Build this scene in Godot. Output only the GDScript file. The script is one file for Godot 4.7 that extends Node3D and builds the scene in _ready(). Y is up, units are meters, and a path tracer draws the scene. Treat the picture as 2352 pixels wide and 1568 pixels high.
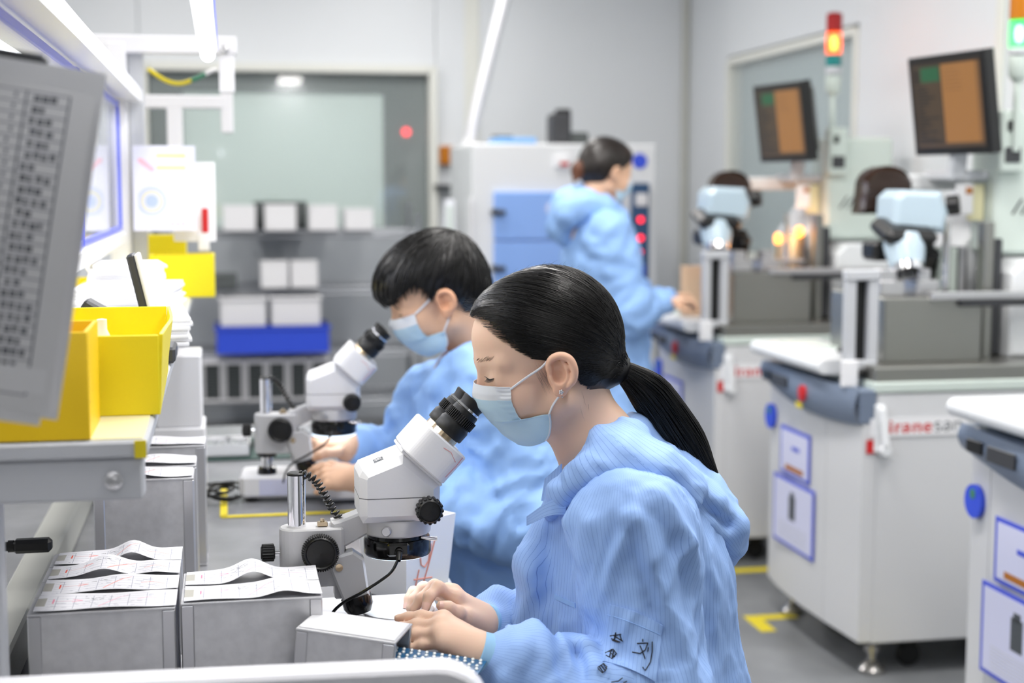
extends Node3D
# ---------------------------------------------------------------- lens and placing
const FOC := 52.0 / 36.0 * 2352.0
const EYE := Vector3(0, 1.38, 0)
const YAW := 0.190240888
const PITCH := 0.103847090
var eye_basis: Basis
var used_names := {}
var M := {}
var tex_cache := {}

func at(px: float, py: float, d: float) -> Vector3:
	return EYE + (eye_basis.x * ((px - 1176.0) / FOC) + eye_basis.y * ((784.0 - py) / FOC) - eye_basis.z) * d

# ---------------------------------------------------------------- naming and tagging
func numbered(called: String) -> String:
	if not used_names.has(called):
		used_names[called] = 0
		return called
	used_names[called] += 1
	return "%s_%03d" % [called, used_names[called]]

func thing(called: String, label: String, category: String, where := Vector3.ZERO, turn := 0.0, group := "") -> Node3D:
	var o := Node3D.new()
	o.name = numbered(called)
	add_child(o)
	o.position = where
	o.rotation.y = turn
	tag(o, label, category, group)
	return o

func tag(o: Node, label: String, category := "", group := "", kind := "") -> Node:
	if label: o.set_meta("label", label)
	if category: o.set_meta("category", category)
	if group: o.set_meta("group", group)
	if kind: o.set_meta("kind", kind)
	return o

func copy_of(root: Node3D, where: Vector3, turn: float, label: String, group := "") -> Node3D:
	var base := String(root.name)
	if base.length() > 4 and base[base.length() - 4] == "_" and base.right(3).is_valid_int(): base = base.left(base.length() - 4)
	var r: Node3D = root.duplicate()
	r.name = numbered(base)
	add_child(r)
	r.position = where
	r.rotation.y = turn
	r.set_meta("label", label)
	if group: r.set_meta("group", group)
	return r

# ---------------------------------------------------------------- materials
func mat(called: String, c: Color, rough := 0.6, metal := 0.0, spec := 0.5) -> StandardMaterial3D:
	var m := StandardMaterial3D.new()
	m.resource_name = called
	m.albedo_color = c
	m.roughness = rough
	m.metallic = metal
	m.metallic_specular = spec
	M[called] = m
	return m

func glow(called: String, c: Color, energy: float, base := Color(0.8, 0.8, 0.8)) -> StandardMaterial3D:
	var m := mat(called, base, 0.4)
	m.emission_enabled = true
	m.emission = c
	m.emission_energy_multiplier = energy
	return m

func noise_tex(called: String, freq: float, lo: Color, hi: Color, size := 256, octaves := 4, sd := 1, mid := -1.0) -> NoiseTexture2D:
	var n := FastNoiseLite.new()
	n.noise_type = FastNoiseLite.TYPE_SIMPLEX_SMOOTH
	n.frequency = freq
	n.fractal_octaves = octaves
	n.seed = sd
	var t := NoiseTexture2D.new()
	t.width = size
	t.height = size
	t.seamless = true
	t.noise = n
	var g := Gradient.new()
	g.set_color(0, lo)
	g.set_color(1, hi)
	if mid >= 0.0: g.set_offset(0, mid)
	t.color_ramp = g
	return t

func tri(m: StandardMaterial3D, t: Texture2D, per_metre: float, world := false) -> StandardMaterial3D:
	m.albedo_texture = t
	m.uv1_triplanar = true
	m.uv1_world_triplanar = world
	m.uv1_scale = Vector3.ONE * per_metre
	return m

# ---------------------------------------------------------------- a mesh collector
class Mesher:
	var v := PackedVector3Array()
	var n := PackedVector3Array()
	var u := PackedVector2Array()
	var c := PackedColorArray()
	var idx := PackedInt32Array()
	var tint := Color.WHITE
	var tinted := false
	var b := Basis.IDENTITY      # turn and place for what is added next
	var o := Vector3.ZERO

	func place(where := Vector3.ZERO, basis := Basis.IDENTITY) -> Mesher:
		o = where
		b = basis
		return self

	func vert(p: Vector3, nn: Vector3, uv := Vector2.ZERO) -> int:
		v.append(o + b * p)
		n.append((b * nn).normalized())
		u.append(uv)
		c.append(tint)
		return v.size() - 1

	func triangle(i: int, j: int, k: int) -> void:
		var g := (v[j] - v[i]).cross(v[k] - v[i])
		if g.dot(n[i] + n[j] + n[k]) > 0.0:
			idx.append_array([i, k, j])
		else:
			idx.append_array([i, j, k])

	func quad(i: int, j: int, k: int, l: int) -> void:
		triangle(i, j, k)
		triangle(i, k, l)

	func face(ps: Array, out: Vector3, uvs := []) -> void:
		# a flat convex polygon; out: a rough outward direction
		var g: Vector3 = (ps[1] - ps[0]).cross(ps[2] - ps[0]).normalized()
		if g.dot(out) < 0.0: g = -g
		var first := v.size()
		for i in ps.size(): vert(ps[i], g, uvs[i] if uvs.size() > i else Vector2.ZERO)
		for i in range(1, ps.size() - 1): triangle(first, first + i, first + i + 1)

	func box(mid: Vector3, size: Vector3, bevel := 0.0, turn := Basis.IDENTITY) -> Mesher:
		var h := size * 0.5
		var e := minf(bevel, minf(h.x, minf(h.y, h.z)) * 0.9)
		var axes := [turn.x, turn.y, turn.z]
		var hs := [h.x, h.y, h.z]
		for a in 3:
			var p := (a + 1) % 3
			var q := (a + 2) % 3
			for s in [-1.0, 1.0]:
				var f: Array = []
				for w in [[-1, -1], [1, -1], [1, 1], [-1, 1]]:
					f.append(mid + axes[a] * hs[a] * s + axes[p] * (hs[p] - e) * w[0] + axes[q] * (hs[q] - e) * w[1])
				face(f, axes[a] * s, [Vector2(0, 1), Vector2(1, 1), Vector2(1, 0), Vector2(0, 0)])
		if e <= 0.0: return self
		for a in 3:
			var p := (a + 1) % 3
			var q := (a + 2) % 3
			for s in [-1.0, 1.0]:
				for r in [-1.0, 1.0]:
					var k1: Vector3 = mid + axes[p] * hs[p] * s + axes[q] * (hs[q] - e) * r
					var k2: Vector3 = mid + axes[p] * (hs[p] - e) * s + axes[q] * hs[q] * r
					var w: Vector3 = axes[a] * (hs[a] - e)
					face([k1 - w, k1 + w, k2 + w, k2 - w], axes[p] * s + axes[q] * r)
		for sx in [-1.0, 1.0]:
			for sy in [-1.0, 1.0]:
				for sz in [-1.0, 1.0]:
					var k: Vector3 = mid + axes[0] * (hs[0] - e) * sx + axes[1] * (hs[1] - e) * sy + axes[2] * (hs[2] - e) * sz
					face([k + axes[0] * e * sx, k + axes[1] * e * sy, k + axes[2] * e * sz], axes[0] * sx + axes[1] * sy + axes[2] * sz)
		return self

	func bar(p: Vector3, q: Vector3, w: float, h: float, bevel := 0.0, up := Vector3.UP) -> Mesher:
		# a square bar from p to q, w across, h along up
		var d := (q - p)
		var z := d.normalized()
		var x := up.cross(z)
		if x.length() < 0.001: x = Vector3.RIGHT.cross(z)
		x = x.normalized()
		return box((p + q) * 0.5, Vector3(w, h, d.length()), bevel, Basis(x, z.cross(x), z))

	func lathe(p: Vector3, axis: Vector3, profile: Array, seg := 24, squash := 1.0, ref := Vector3.ZERO) -> Mesher:
		# profile: [distance along axis, radius] pairs; sharp corners where a pair is given twice
		var z := axis.normalized()
		var x := ref - z * ref.dot(z)
		if x.length() < 0.001: x = z.cross(Vector3.UP if absf(z.y) < 0.9 else Vector3.RIGHT)
		x = x.normalized()
		var y := z.cross(x)
		var rings := profile.size()
		for k in rings - 1:
			var a: Array = profile[k]
			var e: Array = profile[k + 1]
			var dl: float = e[0] - a[0]
			var dr: float = e[1] - a[1]
			if absf(dl) < 1e-7 and absf(dr) < 1e-7: continue
			var na := _slope(profile, k, 0)
			var nb := _slope(profile, k, 1)
			var first := v.size()
			for i in seg + 1:
				var t := TAU * i / seg
				var r := x * cos(t) + y * sin(t) * squash
				var rn := (x * cos(t) + y * sin(t) / squash).normalized()
				vert(p + z * a[0] + r * a[1], rn * na.x + z * na.y, Vector2(float(i) / seg, a[0]))
				vert(p + z * e[0] + r * e[1], rn * nb.x + z * nb.y, Vector2(float(i) / seg, e[0]))
			for i in seg:
				var w := first + i * 2
				if a[1] > 1e-6: triangle(w, w + 1, w + 2)
				if e[1] > 1e-6: triangle(w + 1, w + 3, w + 2)
		return self

	func _slope(profile: Array, k: int, end: int) -> Vector2:
		var own := _seg(profile, k)
		var other := k + (1 if end else -1)
		if other < 0 or other >= profile.size() - 1: return own
		var two := _seg(profile, other)
		if two == Vector2.ZERO or own.dot(two) < 0.8: return own
		return (own + two).normalized()

	func _seg(profile: Array, k: int) -> Vector2:
		var d := Vector2(profile[k + 1][0] - profile[k][0], profile[k + 1][1] - profile[k][1])
		return Vector2(d.x, -d.y).normalized() if d.length() > 1e-7 else Vector2.ZERO

	func cyl(p: Vector3, q: Vector3, r: float, seg := 20, bevel := 0.0, r2 := -1.0) -> Mesher:
		var l := (q - p).length()
		var re := r if r2 < 0.0 else r2
		var pr := [[0.0, 0.0], [0.0, r - bevel], [bevel, r], [l - bevel, re], [l, re - bevel], [l, 0.0]] if bevel > 0.0 else [[0.0, 0.0], [0.0, r], [l, re], [l, 0.0]]
		return lathe(p, q - p, pr, seg)

	func sweep(path: Array, radius: float, seg := 10, caps := true, radii := [], flat := 1.0, ref := Vector3.ZERO) -> Mesher:
		var k := path.size()
		var side := Vector3.ZERO
		var first := v.size()
		for i in k:
			var t: Vector3 = (path[mini(i + 1, k - 1)] - path[maxi(i - 1, 0)]).normalized()
			if side == Vector3.ZERO:
				side = ref if ref != Vector3.ZERO else (Vector3.UP if absf(t.y) < 0.9 else Vector3.RIGHT)
			side = (side - t * side.dot(t)).normalized()
			var other := t.cross(side)
			var r: float = radii[i] if radii.size() > i else radius
			for j in seg + 1:
				var a := TAU * j / seg
				vert(path[i] + (side * cos(a) + other * sin(a) * flat) * r, side * cos(a) * flat + other * sin(a), Vector2(float(j) / seg, float(i) / (k - 1)))
		for i in k - 1:
			for j in seg:
				var a := first + i * (seg + 1) + j
				quad(a, a + 1, a + seg + 2, a + seg + 1)
		if caps:
			for e in [0, k - 1]:
				var ring: Array = []
				for j in seg: ring.append(b.inverse() * (v[first + e * (seg + 1) + j] - o))
				face(ring, path[e] - path[1 if e == 0 else k - 2])
		return self

	func prism(outline: Array, z0: float, z1: float, bevel := 0.0, turn := Basis.IDENTITY, where := Vector3.ZERO) -> Mesher:
		# outline: Vector2 points in turn.x / turn.y, extruded along turn.z from z0 to z1, chamfered by bevel
		var poly := PackedVector2Array(outline)
		if Geometry2D.is_polygon_clockwise(poly): poly.reverse()
		var k := poly.size()
		var inner := PackedVector2Array()
		for i in k:
			var p := poly[i]
			var d1 := (p - poly[(i + k - 1) % k]).normalized()
			var d2 := (poly[(i + 1) % k] - p).normalized()
			var bis := (Vector2(-d1.y, d1.x) + Vector2(-d2.y, d2.x))
			inner.append(p + bis.normalized() * bevel / maxf(0.4, bis.length() * 0.5))
		var put := func(p: Vector2, z: float) -> Vector3: return where + turn.x * p.x + turn.y * p.y + turn.z * z
		var tris := Geometry2D.triangulate_polygon(inner)
		var zs := [minf(z0, z1), maxf(z0, z1)]
		var lo := poly[0]
		var hi := poly[0]
		for p in poly:
			lo = lo.min(p)
			hi = hi.max(p)
		for s in 2:
			var first := v.size()
			var nn := turn.z * (1.0 if s else -1.0)
			for p in inner: vert(put.call(p, zs[s]), nn, (p - lo) / (hi - lo))
			for t in range(0, tris.size(), 3): triangle(first + tris[t], first + tris[t + 1], first + tris[t + 2])
		var e := minf(bevel, (zs[1] - zs[0]) * 0.45)
		for i in k:
			var j := (i + 1) % k
			var d := (poly[j] - poly[i]).normalized()
			var nn := turn.x * d.y - turn.y * d.x
			face([put.call(poly[i], zs[0] + e), put.call(poly[j], zs[0] + e), put.call(poly[j], zs[1] - e), put.call(poly[i], zs[1] - e)], nn, [Vector2(0, 1), Vector2(1, 1), Vector2(1, 0), Vector2(0, 0)])
			if bevel > 0.0:
				face([put.call(poly[i], zs[0] + e), put.call(poly[j], zs[0] + e), put.call(inner[j], zs[0]), put.call(inner[i], zs[0])], nn - turn.z)
				face([put.call(poly[i], zs[1] - e), put.call(poly[j], zs[1] - e), put.call(inner[j], zs[1]), put.call(inner[i], zs[1])], nn + turn.z)
		return self

	func sheet(rows: int, cols: int, f: Callable, thick := 0.0) -> Mesher:
		# a grid surface f(u, v) -> Vector3 with u, v in 0..1; thick > 0 closes it into a solid sheet
		var pts: Array = []
		for i in rows + 1:
			for j in cols + 1: pts.append(f.call(float(j) / cols, float(i) / rows))
		var nrm: Array = []
		for i in rows + 1:
			for j in cols + 1:
				var a: Vector3 = pts[i * (cols + 1) + mini(j + 1, cols)] - pts[i * (cols + 1) + maxi(j - 1, 0)]
				var e: Vector3 = pts[mini(i + 1, rows) * (cols + 1) + j] - pts[maxi(i - 1, 0) * (cols + 1) + j]
				nrm.append(a.cross(e).normalized())
		var sides := [1.0] if thick <= 0.0 else [1.0, -1.0]
		for s in sides:
			var first := v.size()
			for i in rows + 1:
				for j in cols + 1:
					var w := i * (cols + 1) + j
					vert(pts[w] + nrm[w] * thick * 0.5 * s, nrm[w] * s, Vector2(float(j) / cols, float(i) / rows))
			for i in rows:
				for j in cols:
					var w := first + i * (cols + 1) + j
					quad(w, w + 1, w + cols + 2, w + cols + 1)
		if thick > 0.0:
			var edge: Array = []
			for j in cols: edge.append([j, j + 1, -1])
			for j in cols: edge.append([rows * (cols + 1) + j, rows * (cols + 1) + j + 1, -2])
			for i in rows: edge.append([i * (cols + 1), (i + 1) * (cols + 1), -3])
			for i in rows: edge.append([i * (cols + 1) + cols, (i + 1) * (cols + 1) + cols, -4])
			var mid: Vector3 = pts[(rows / 2) * (cols + 1) + cols / 2]
			for w in edge:
				var p: Vector3 = pts[w[0]]
				var q: Vector3 = pts[w[1]]
				face([p + nrm[w[0]] * thick * 0.5, q + nrm[w[1]] * thick * 0.5, q - nrm[w[1]] * thick * 0.5, p - nrm[w[0]] * thick * 0.5], (p + q) * 0.5 - mid)
		return self

	func mesh() -> ArrayMesh:
		var a := []
		a.resize(Mesh.ARRAY_MAX)
		a[Mesh.ARRAY_VERTEX] = v
		a[Mesh.ARRAY_NORMAL] = n
		a[Mesh.ARRAY_TEX_UV] = u
		if tinted: a[Mesh.ARRAY_COLOR] = c
		a[Mesh.ARRAY_INDEX] = idx
		var m := ArrayMesh.new()
		m.add_surface_from_arrays(Mesh.PRIMITIVE_TRIANGLES, a)
		return m

func mk() -> Mesher:
	return Mesher.new()

func obj(called: String, st, m, parent: Node = self, label := "") -> MeshInstance3D:
	var o := MeshInstance3D.new()
	o.name = numbered(called) if parent == self else called
	o.mesh = st if st is Mesh else st.mesh()
	o.material_override = M[m] if m is String else m
	parent.add_child(o, true)
	if label: o.set_meta("label", label)
	return o

func struct(called: String, st, m, parent: Node = self) -> MeshInstance3D:
	var o := obj(called, st, m, parent)
	if parent == self: o.set_meta("kind", "structure")
	return o

func single(called: String, st, m, label: String, category: String, group := "") -> MeshInstance3D:
	var o := obj(called, st, m)
	tag(o, label, category, group)
	return o

func V(x: float, y: float, z: float) -> Vector3:
	return Vector3(x, y, z)

func text_part(called: String, words: String, m, parent: Node, where: Vector3, facing: Basis, height: float, depth := 0.0006, wide := 0.0, bold := false) -> MeshInstance3D:
	# lettering, centred at where, reading along facing.x and standing along facing.y
	var t := TextMesh.new()
	var f := SystemFont.new()
	f.font_names = PackedStringArray(["Droid Sans"])
	if bold: f.font_weight = 700
	t.font = f
	t.text = words
	t.font_size = 64
	t.pixel_size = 0.01
	t.depth = 0.02
	t.curve_step = 2.0
	var ab := t.get_aabb()
	var sy := height / maxf(0.001, ab.size.y)
	var sx := sy if wide <= 0.0 else wide / maxf(0.001, ab.size.x)
	var o := MeshInstance3D.new()
	o.name = called
	o.mesh = t
	o.material_override = M[m] if m is String else m
	var bs := Basis(facing.x * sx, facing.y * sy, facing.z * depth / 0.02)
	o.transform = Transform3D(bs, where - bs * (ab.position + ab.size * 0.5))
	parent.add_child(o, true)
	return o

# ---------------------------------------------------------------- camera, light, exposure
func make_view() -> void:
	eye_basis = Basis.from_euler(Vector3(-PITCH, -YAW, 0))
	var cam := Camera3D.new()
	cam.name = "camera"
	cam.near = 0.05
	cam.far = 60.0
	var lens := CameraAttributesPhysical.new()
	lens.frustum_focal_length = 52.0
	lens.frustum_focus_distance = 2.0
	lens.exposure_aperture = 3.2
	cam.attributes = lens
	cam.fov = rad_to_deg(2.0 * atan(12.0 / 52.0))
	cam.transform = Transform3D(eye_basis, EYE)
	add_child(cam)
	cam.current = true
	var env := Environment.new()
	env.background_mode = Environment.BG_COLOR
	env.background_color = Color(0.02, 0.02, 0.02)
	env.tonemap_mode = Environment.TONE_MAPPER_LINEAR
	env.tonemap_exposure = 1.18
	env.sdfgi_enabled = true
	env.ssao_enabled = true
	env.ssil_enabled = true
	var w := WorldEnvironment.new()
	w.name = "world"
	w.environment = env
	add_child(w)

const LAMP_ENERGY := 2.0
func make_ceiling_lamps() -> void:
	var body: ArrayMesh = mk().box(V(0, 0.022, 0), V(0.34, 0.045, 1.22), 0.004).mesh()
	var face: ArrayMesh = mk().box(V(0, -0.004, 0), V(0.30, 0.008, 1.18), 0.002).mesh()
	var n := 0
	for row in [[-1.7, [-1.5, -3.0, -4.6]], [0.9, [4.6, -1.5, -3.0, -4.6]], [2.0, [-3.0]], [-0.4, [-6.5]], [1.0, [-6.7]]]:
		var x: float = row[0]
		for z in row[1]:
			var t := thing("ceiling_lamp", "white rectangular ceiling lamp panel", "lamp", V(x, 2.855, z), 0.0, "ceiling lamp panels")
			obj("housing", body, "lamp_white", t)
			obj("lamp_diffuser", face, "panel_glow", t)
			var l := AreaLight3D.new()
			l.name = "panel_light"
			l.area_size = Vector2(0.30, 1.18)
			l.area_normalize_energy = true
			l.light_energy = LAMP_ENERGY
			l.light_color = Color(1.0, 0.985, 0.97)
			l.area_range = 15.0
			l.shadow_enabled = true
			l.position = V(0, -0.012, 0)
			l.rotation = V(-PI / 2, 0, 0)
			t.add_child(l)
			n += 1

# ---------------------------------------------------------------- base materials
func make_materials() -> void:
	mat("wall", Color(0.855, 0.87, 0.885), 0.42)
	mat("wall_trim", Color(0.74, 0.745, 0.72), 0.4)
	mat("ceiling", Color(0.93, 0.93, 0.93), 0.8)
	tri(mat("floor", Color.WHITE, 0.32), noise_tex("f", 0.02, Color(0.44, 0.45, 0.46), Color(0.53, 0.54, 0.55), 256, 5, 3), 0.8, true)
	mat("yellow_tape", Color(0.90, 0.82, 0.12), 0.5)
	mat("lamp_white", Color(0.92, 0.92, 0.93), 0.4)
	glow("panel_glow", Color(1.0, 0.99, 0.98), 4.0, Color(0.95, 0.95, 0.95))
	mat("frame_beige", Color(0.86, 0.865, 0.84), 0.45)
	mat("dark_frame", Color(0.30, 0.325, 0.32), 0.12)
	mat("pale_pane", Color(0.80, 0.86, 0.84), 0.3)
	var gl := mat("clear_glass", Color(0.9, 0.95, 0.95, 0.12), 0.02)
	gl.transparency = BaseMaterial3D.TRANSPARENCY_ALPHA
	mat("paint_white", Color(0.91, 0.91, 0.93), 0.35)
	mat("paint_grey", Color(0.75, 0.76, 0.78), 0.4)
	mat("steel", Color(0.78, 0.78, 0.79), 0.3, 0.75)
	mat("chrome", Color(0.92, 0.92, 0.93), 0.06, 1.0)
	tri(mat("aluminium", Color.WHITE, 0.4, 0.3), noise_tex("a", 0.03, Color(0.78, 0.78, 0.79), Color(0.85, 0.85, 0.86), 256, 5, 9), 5.0)
	mat("black_plastic", Color(0.055, 0.055, 0.06), 0.38)
	mat("black_rubber", Color(0.05, 0.05, 0.055), 0.6)
	mat("dark_grey", Color(0.23, 0.235, 0.25), 0.45)
	mat("white_plastic", Color(0.93, 0.93, 0.94), 0.35)
	mat("paper", Color(0.955, 0.955, 0.965), 0.8)
	mat("yellow_board", Color(0.94, 0.87, 0.07), 0.45)
	mat("orange_board", Color(0.95, 0.79, 0.07), 0.4)
	mat("blue_plastic", Color(0.18, 0.30, 0.80), 0.35)

# ---------------------------------------------------------------- the room
const XW := 2.6
const ZB := -8.2
func make_room() -> void:
	var floor_ := mk().box(V(-0.45, -0.06, -1.6), V(6.6, 0.12, 13.8))
	struct("floor", floor_, "floor")
	struct("ceiling", mk().box(V(-0.45, 2.96, -1.6), V(6.6, 0.12, 13.8)), "ceiling")
	struct("wall_left", mk().box(V(-3.5, 1.45, -1.6), V(0.12, 2.9, 13.4)), "wall")
	struct("wall_front", mk().box(V(-0.45, 1.45, 5.06), V(6.22, 2.9, 0.12)), "wall")
	# back wall: sandwich panels round the window opening, each panel a piece
	var wb := Node3D.new()
	wb.name = "wall_back"
	wb.set_meta("kind", "structure")
	add_child(wb)
	var cuts := [-3.44, -2.2, -0.44, 1.15, 1.318, 2.6]
	for i in cuts.size() - 1:
		var a: float = cuts[i] + 0.0015
		var e: float = cuts[i + 1] - 0.0015
		if i == 3: continue
		if i == 2:
			obj("panel", mk().box(V((a + e) / 2, 2.47, ZB - 0.05), V(e - a, 0.86, 0.1), 0.002), "wall", wb)
			obj("panel", mk().box(V((a + e) / 2, 0.56, ZB - 0.05), V(e - a, 1.12, 0.1), 0.002), "wall", wb)
		else:
			obj("panel", mk().box(V((a + e) / 2, 1.45, ZB - 0.05), V(e - a, 2.9, 0.1), 0.002), "wall", wb)
	obj("panel", mk().box(V(1.234, 1.45, ZB - 0.05), V(0.165, 2.9, 0.1), 0.002), "wall", wb)
	struct("trim_1", mk().box(V(1.352, 1.45, ZB + 0.006), V(0.085, 2.9, 0.012), 0.003), "frame_beige")
	# window in the back wall
	var w1 := Node3D.new()
	w1.name = "window_1"
	w1.set_meta("kind", "structure")
	w1.position = V(0.355, 1.55, ZB)
	add_child(w1)
	var fr := mk()
	var hw := 0.795
	var hh := 0.49
	for s in [-1.0, 1.0]:
		fr.box(V(hw * s - 0.02 * s, 0, 0.005), V(0.045, hh * 2, 0.11), 0.004)
		fr.box(V(0, (hh - 0.02) * s, 0.005), V(hw * 2 - 0.09, 0.045, 0.11), 0.004)
	obj("frame", fr, "frame_beige", w1)
	# a second, dark frame behind the glass round a pale frosted pane
	var df := mk()
	df.box(V(0.627, 0.0, -0.06), V(0.235, 0.89, 0.02), 0.002)
	df.box(V(-0.66, 0.0, -0.06), V(0.17, 0.89, 0.02), 0.002)
	df.box(V(-0.032, 0.395, -0.06), V(1.085, 0.10, 0.02), 0.002)
	df.box(V(-0.032, -0.42, -0.06), V(1.085, 0.06, 0.02), 0.002)
	obj("inner_frame", df, "dark_frame", w1)
	obj("frosted_pane", mk().box(V(-0.032, -0.02, -0.075), V(1.10, 0.80, 0.008)), "pale_pane", w1)
	obj("pane", mk().box(V(0, 0, -0.01), V(1.50, 0.89, 0.006)), "clear_glass", w1)
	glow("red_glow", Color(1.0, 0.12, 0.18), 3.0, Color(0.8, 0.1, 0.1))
	obj("red_lamp_or_reflection", mk().lathe(V(0.635, 0.135, -0.05), V(0, 0, 1), [[0, 0.022], [0.012, 0.022], [0.02, 0.015], [0.022, 0]], 20), "red_glow", w1, "round red glow standing in for a reflection in the glass")  # glowing disc added in place of a red light mirrored in the pane
	# right wall: sandwich panels
	var wr := Node3D.new()
	wr.name = "wall_right"
	wr.set_meta("kind", "structure")
	add_child(wr)
	var zs := [5.0, 3.8, 2.6, 1.4, 0.2, -1.0, -2.2, -3.55, -4.70, -5.87, -7.52, -8.2]
	for i in zs.size() - 1:
		var a: float = zs[i + 1] + 0.0015
		var e: float = zs[i] - 0.0015
		if i == 9:
			obj("panel", mk().box(V(XW + 0.05, 2.48, (a + e) / 2), V(0.1, 0.84, e - a), 0.002), "wall", wr)
			obj("panel", mk().box(V(XW + 0.05, 0.5, (a + e) / 2), V(0.1, 1.0, e - a), 0.002), "wall", wr)
		else:
			obj("panel", mk().box(V(XW + 0.05, 1.45, (a + e) / 2), V(0.1, 2.9, e - a), 0.002), "wall", wr)
	struct("trim_2", mk().box(V(XW - 0.006, 1.45, -4.70), V(0.012, 2.9, 0.05), 0.003), "frame_beige")
	struct("trim_3", mk().box(V(XW - 0.02, 1.45, ZB + 0.02), V(0.04, 2.9, 0.04), 0.012), "wall_trim")
	struct("baseboard_right", mk().box(V(XW - 0.008, 0.05, -1.6), V(0.014, 0.1, 13.0), 0.004), "wall_trim")
	struct("baseboard_back", mk().box(V(-0.45, 0.05, ZB + 0.008), V(6.0, 0.1, 0.014), 0.004), "wall_trim")
	# window in the right wall
	var w2 := Node3D.new()
	w2.name = "window_2"
	w2.set_meta("kind", "structure")
	w2.position = V(XW, 1.53, -6.695)
	add_child(w2)
	var f2 := mk()
	for s in [-1.0, 1.0]:
		f2.box(V(0.03, 0, 0.805 * s), V(0.08, 1.02, 0.04), 0.004)
		f2.box(V(0.03, 0.50 * s, 0), V(0.08, 0.04, 1.57), 0.004)
	obj("frame", f2, "frame_beige", w2)
	mat("window_backing", Color(0.56, 0.63, 0.64), 0.35)
	obj("frosted_pane", mk().box(V(0.07, 0, 0), V(0.008, 0.95, 1.56)), "window_backing", w2)
	obj("pane", mk().box(V(0.02, 0, 0), V(0.006, 0.95, 1.56)), "clear_glass", w2)
	# floor tape marks
	var m := mk().box(V(1.72, 0.0008, -4.99), V(0.62, 0.0014, 0.05))
	single("floor_tape", m, "yellow_tape", "yellow floor tape strip running under the far machine", "tape")
	for q in [[V(1.615, 0, -4.44), "yellow corner mark taped to the floor left of the middle machine"], [V(1.63, 0, -3.72), "yellow floor tape corner at the near foot of the middle machine"]]:
		var g := mk()
		g.prism([Vector2(0, 0), Vector2(0.17, 0), Vector2(0.17, 0.05), Vector2(0.05, 0.05), Vector2(0.05, 0.17), Vector2(0, 0.17)], 0.0, 0.0014, 0.0, Basis(Vector3.RIGHT, Vector3.BACK, Vector3.UP), V(0, 0.0002, 0))
		var o := single("floor_tape", g, "yellow_tape", q[1], "tape")
		o.position = q[0]


# ---------------------------------------------------------------- wire bonding machines
func screen_texture() -> ImageTexture:
	var im := Image.create(256, 204, false, Image.FORMAT_RGB8)
	im.fill(Color(0.20, 0.16, 0.12))
	im.fill_rect(Rect2i(112, 10, 138, 182), Color(0.72, 0.50, 0.27))
	im.fill_rect(Rect2i(8, 10, 100, 182), Color(0.34, 0.27, 0.19))
	im.fill_rect(Rect2i(36, 14, 70, 34), Color(0.16, 0.42, 0.27))
	im.fill_rect(Rect2i(14, 16, 14, 36), Color(0.12, 0.10, 0.09))
	var r := RandomNumberGenerator.new()
	r.seed = 5
	for i in 17:
		im.fill_rect(Rect2i(12 + r.randi() % 5, 58 + i * 8, 20 + r.randi() % 70, 4), Color(0.14, 0.12, 0.11))
	for i in 6:
		im.fill_rect(Rect2i(120, 24 + i * 9, 20 + r.randi() % 50, 2), Color(0.60, 0.41, 0.22))
	im.fill_rect(Rect2i(8, 194, 242, 6), Color(0.42, 0.33, 0.24))
	im.fill_rect(Rect2i(236, 10, 14, 182), Color(0.55, 0.39, 0.23))
	return ImageTexture.create_from_image(im)

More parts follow.
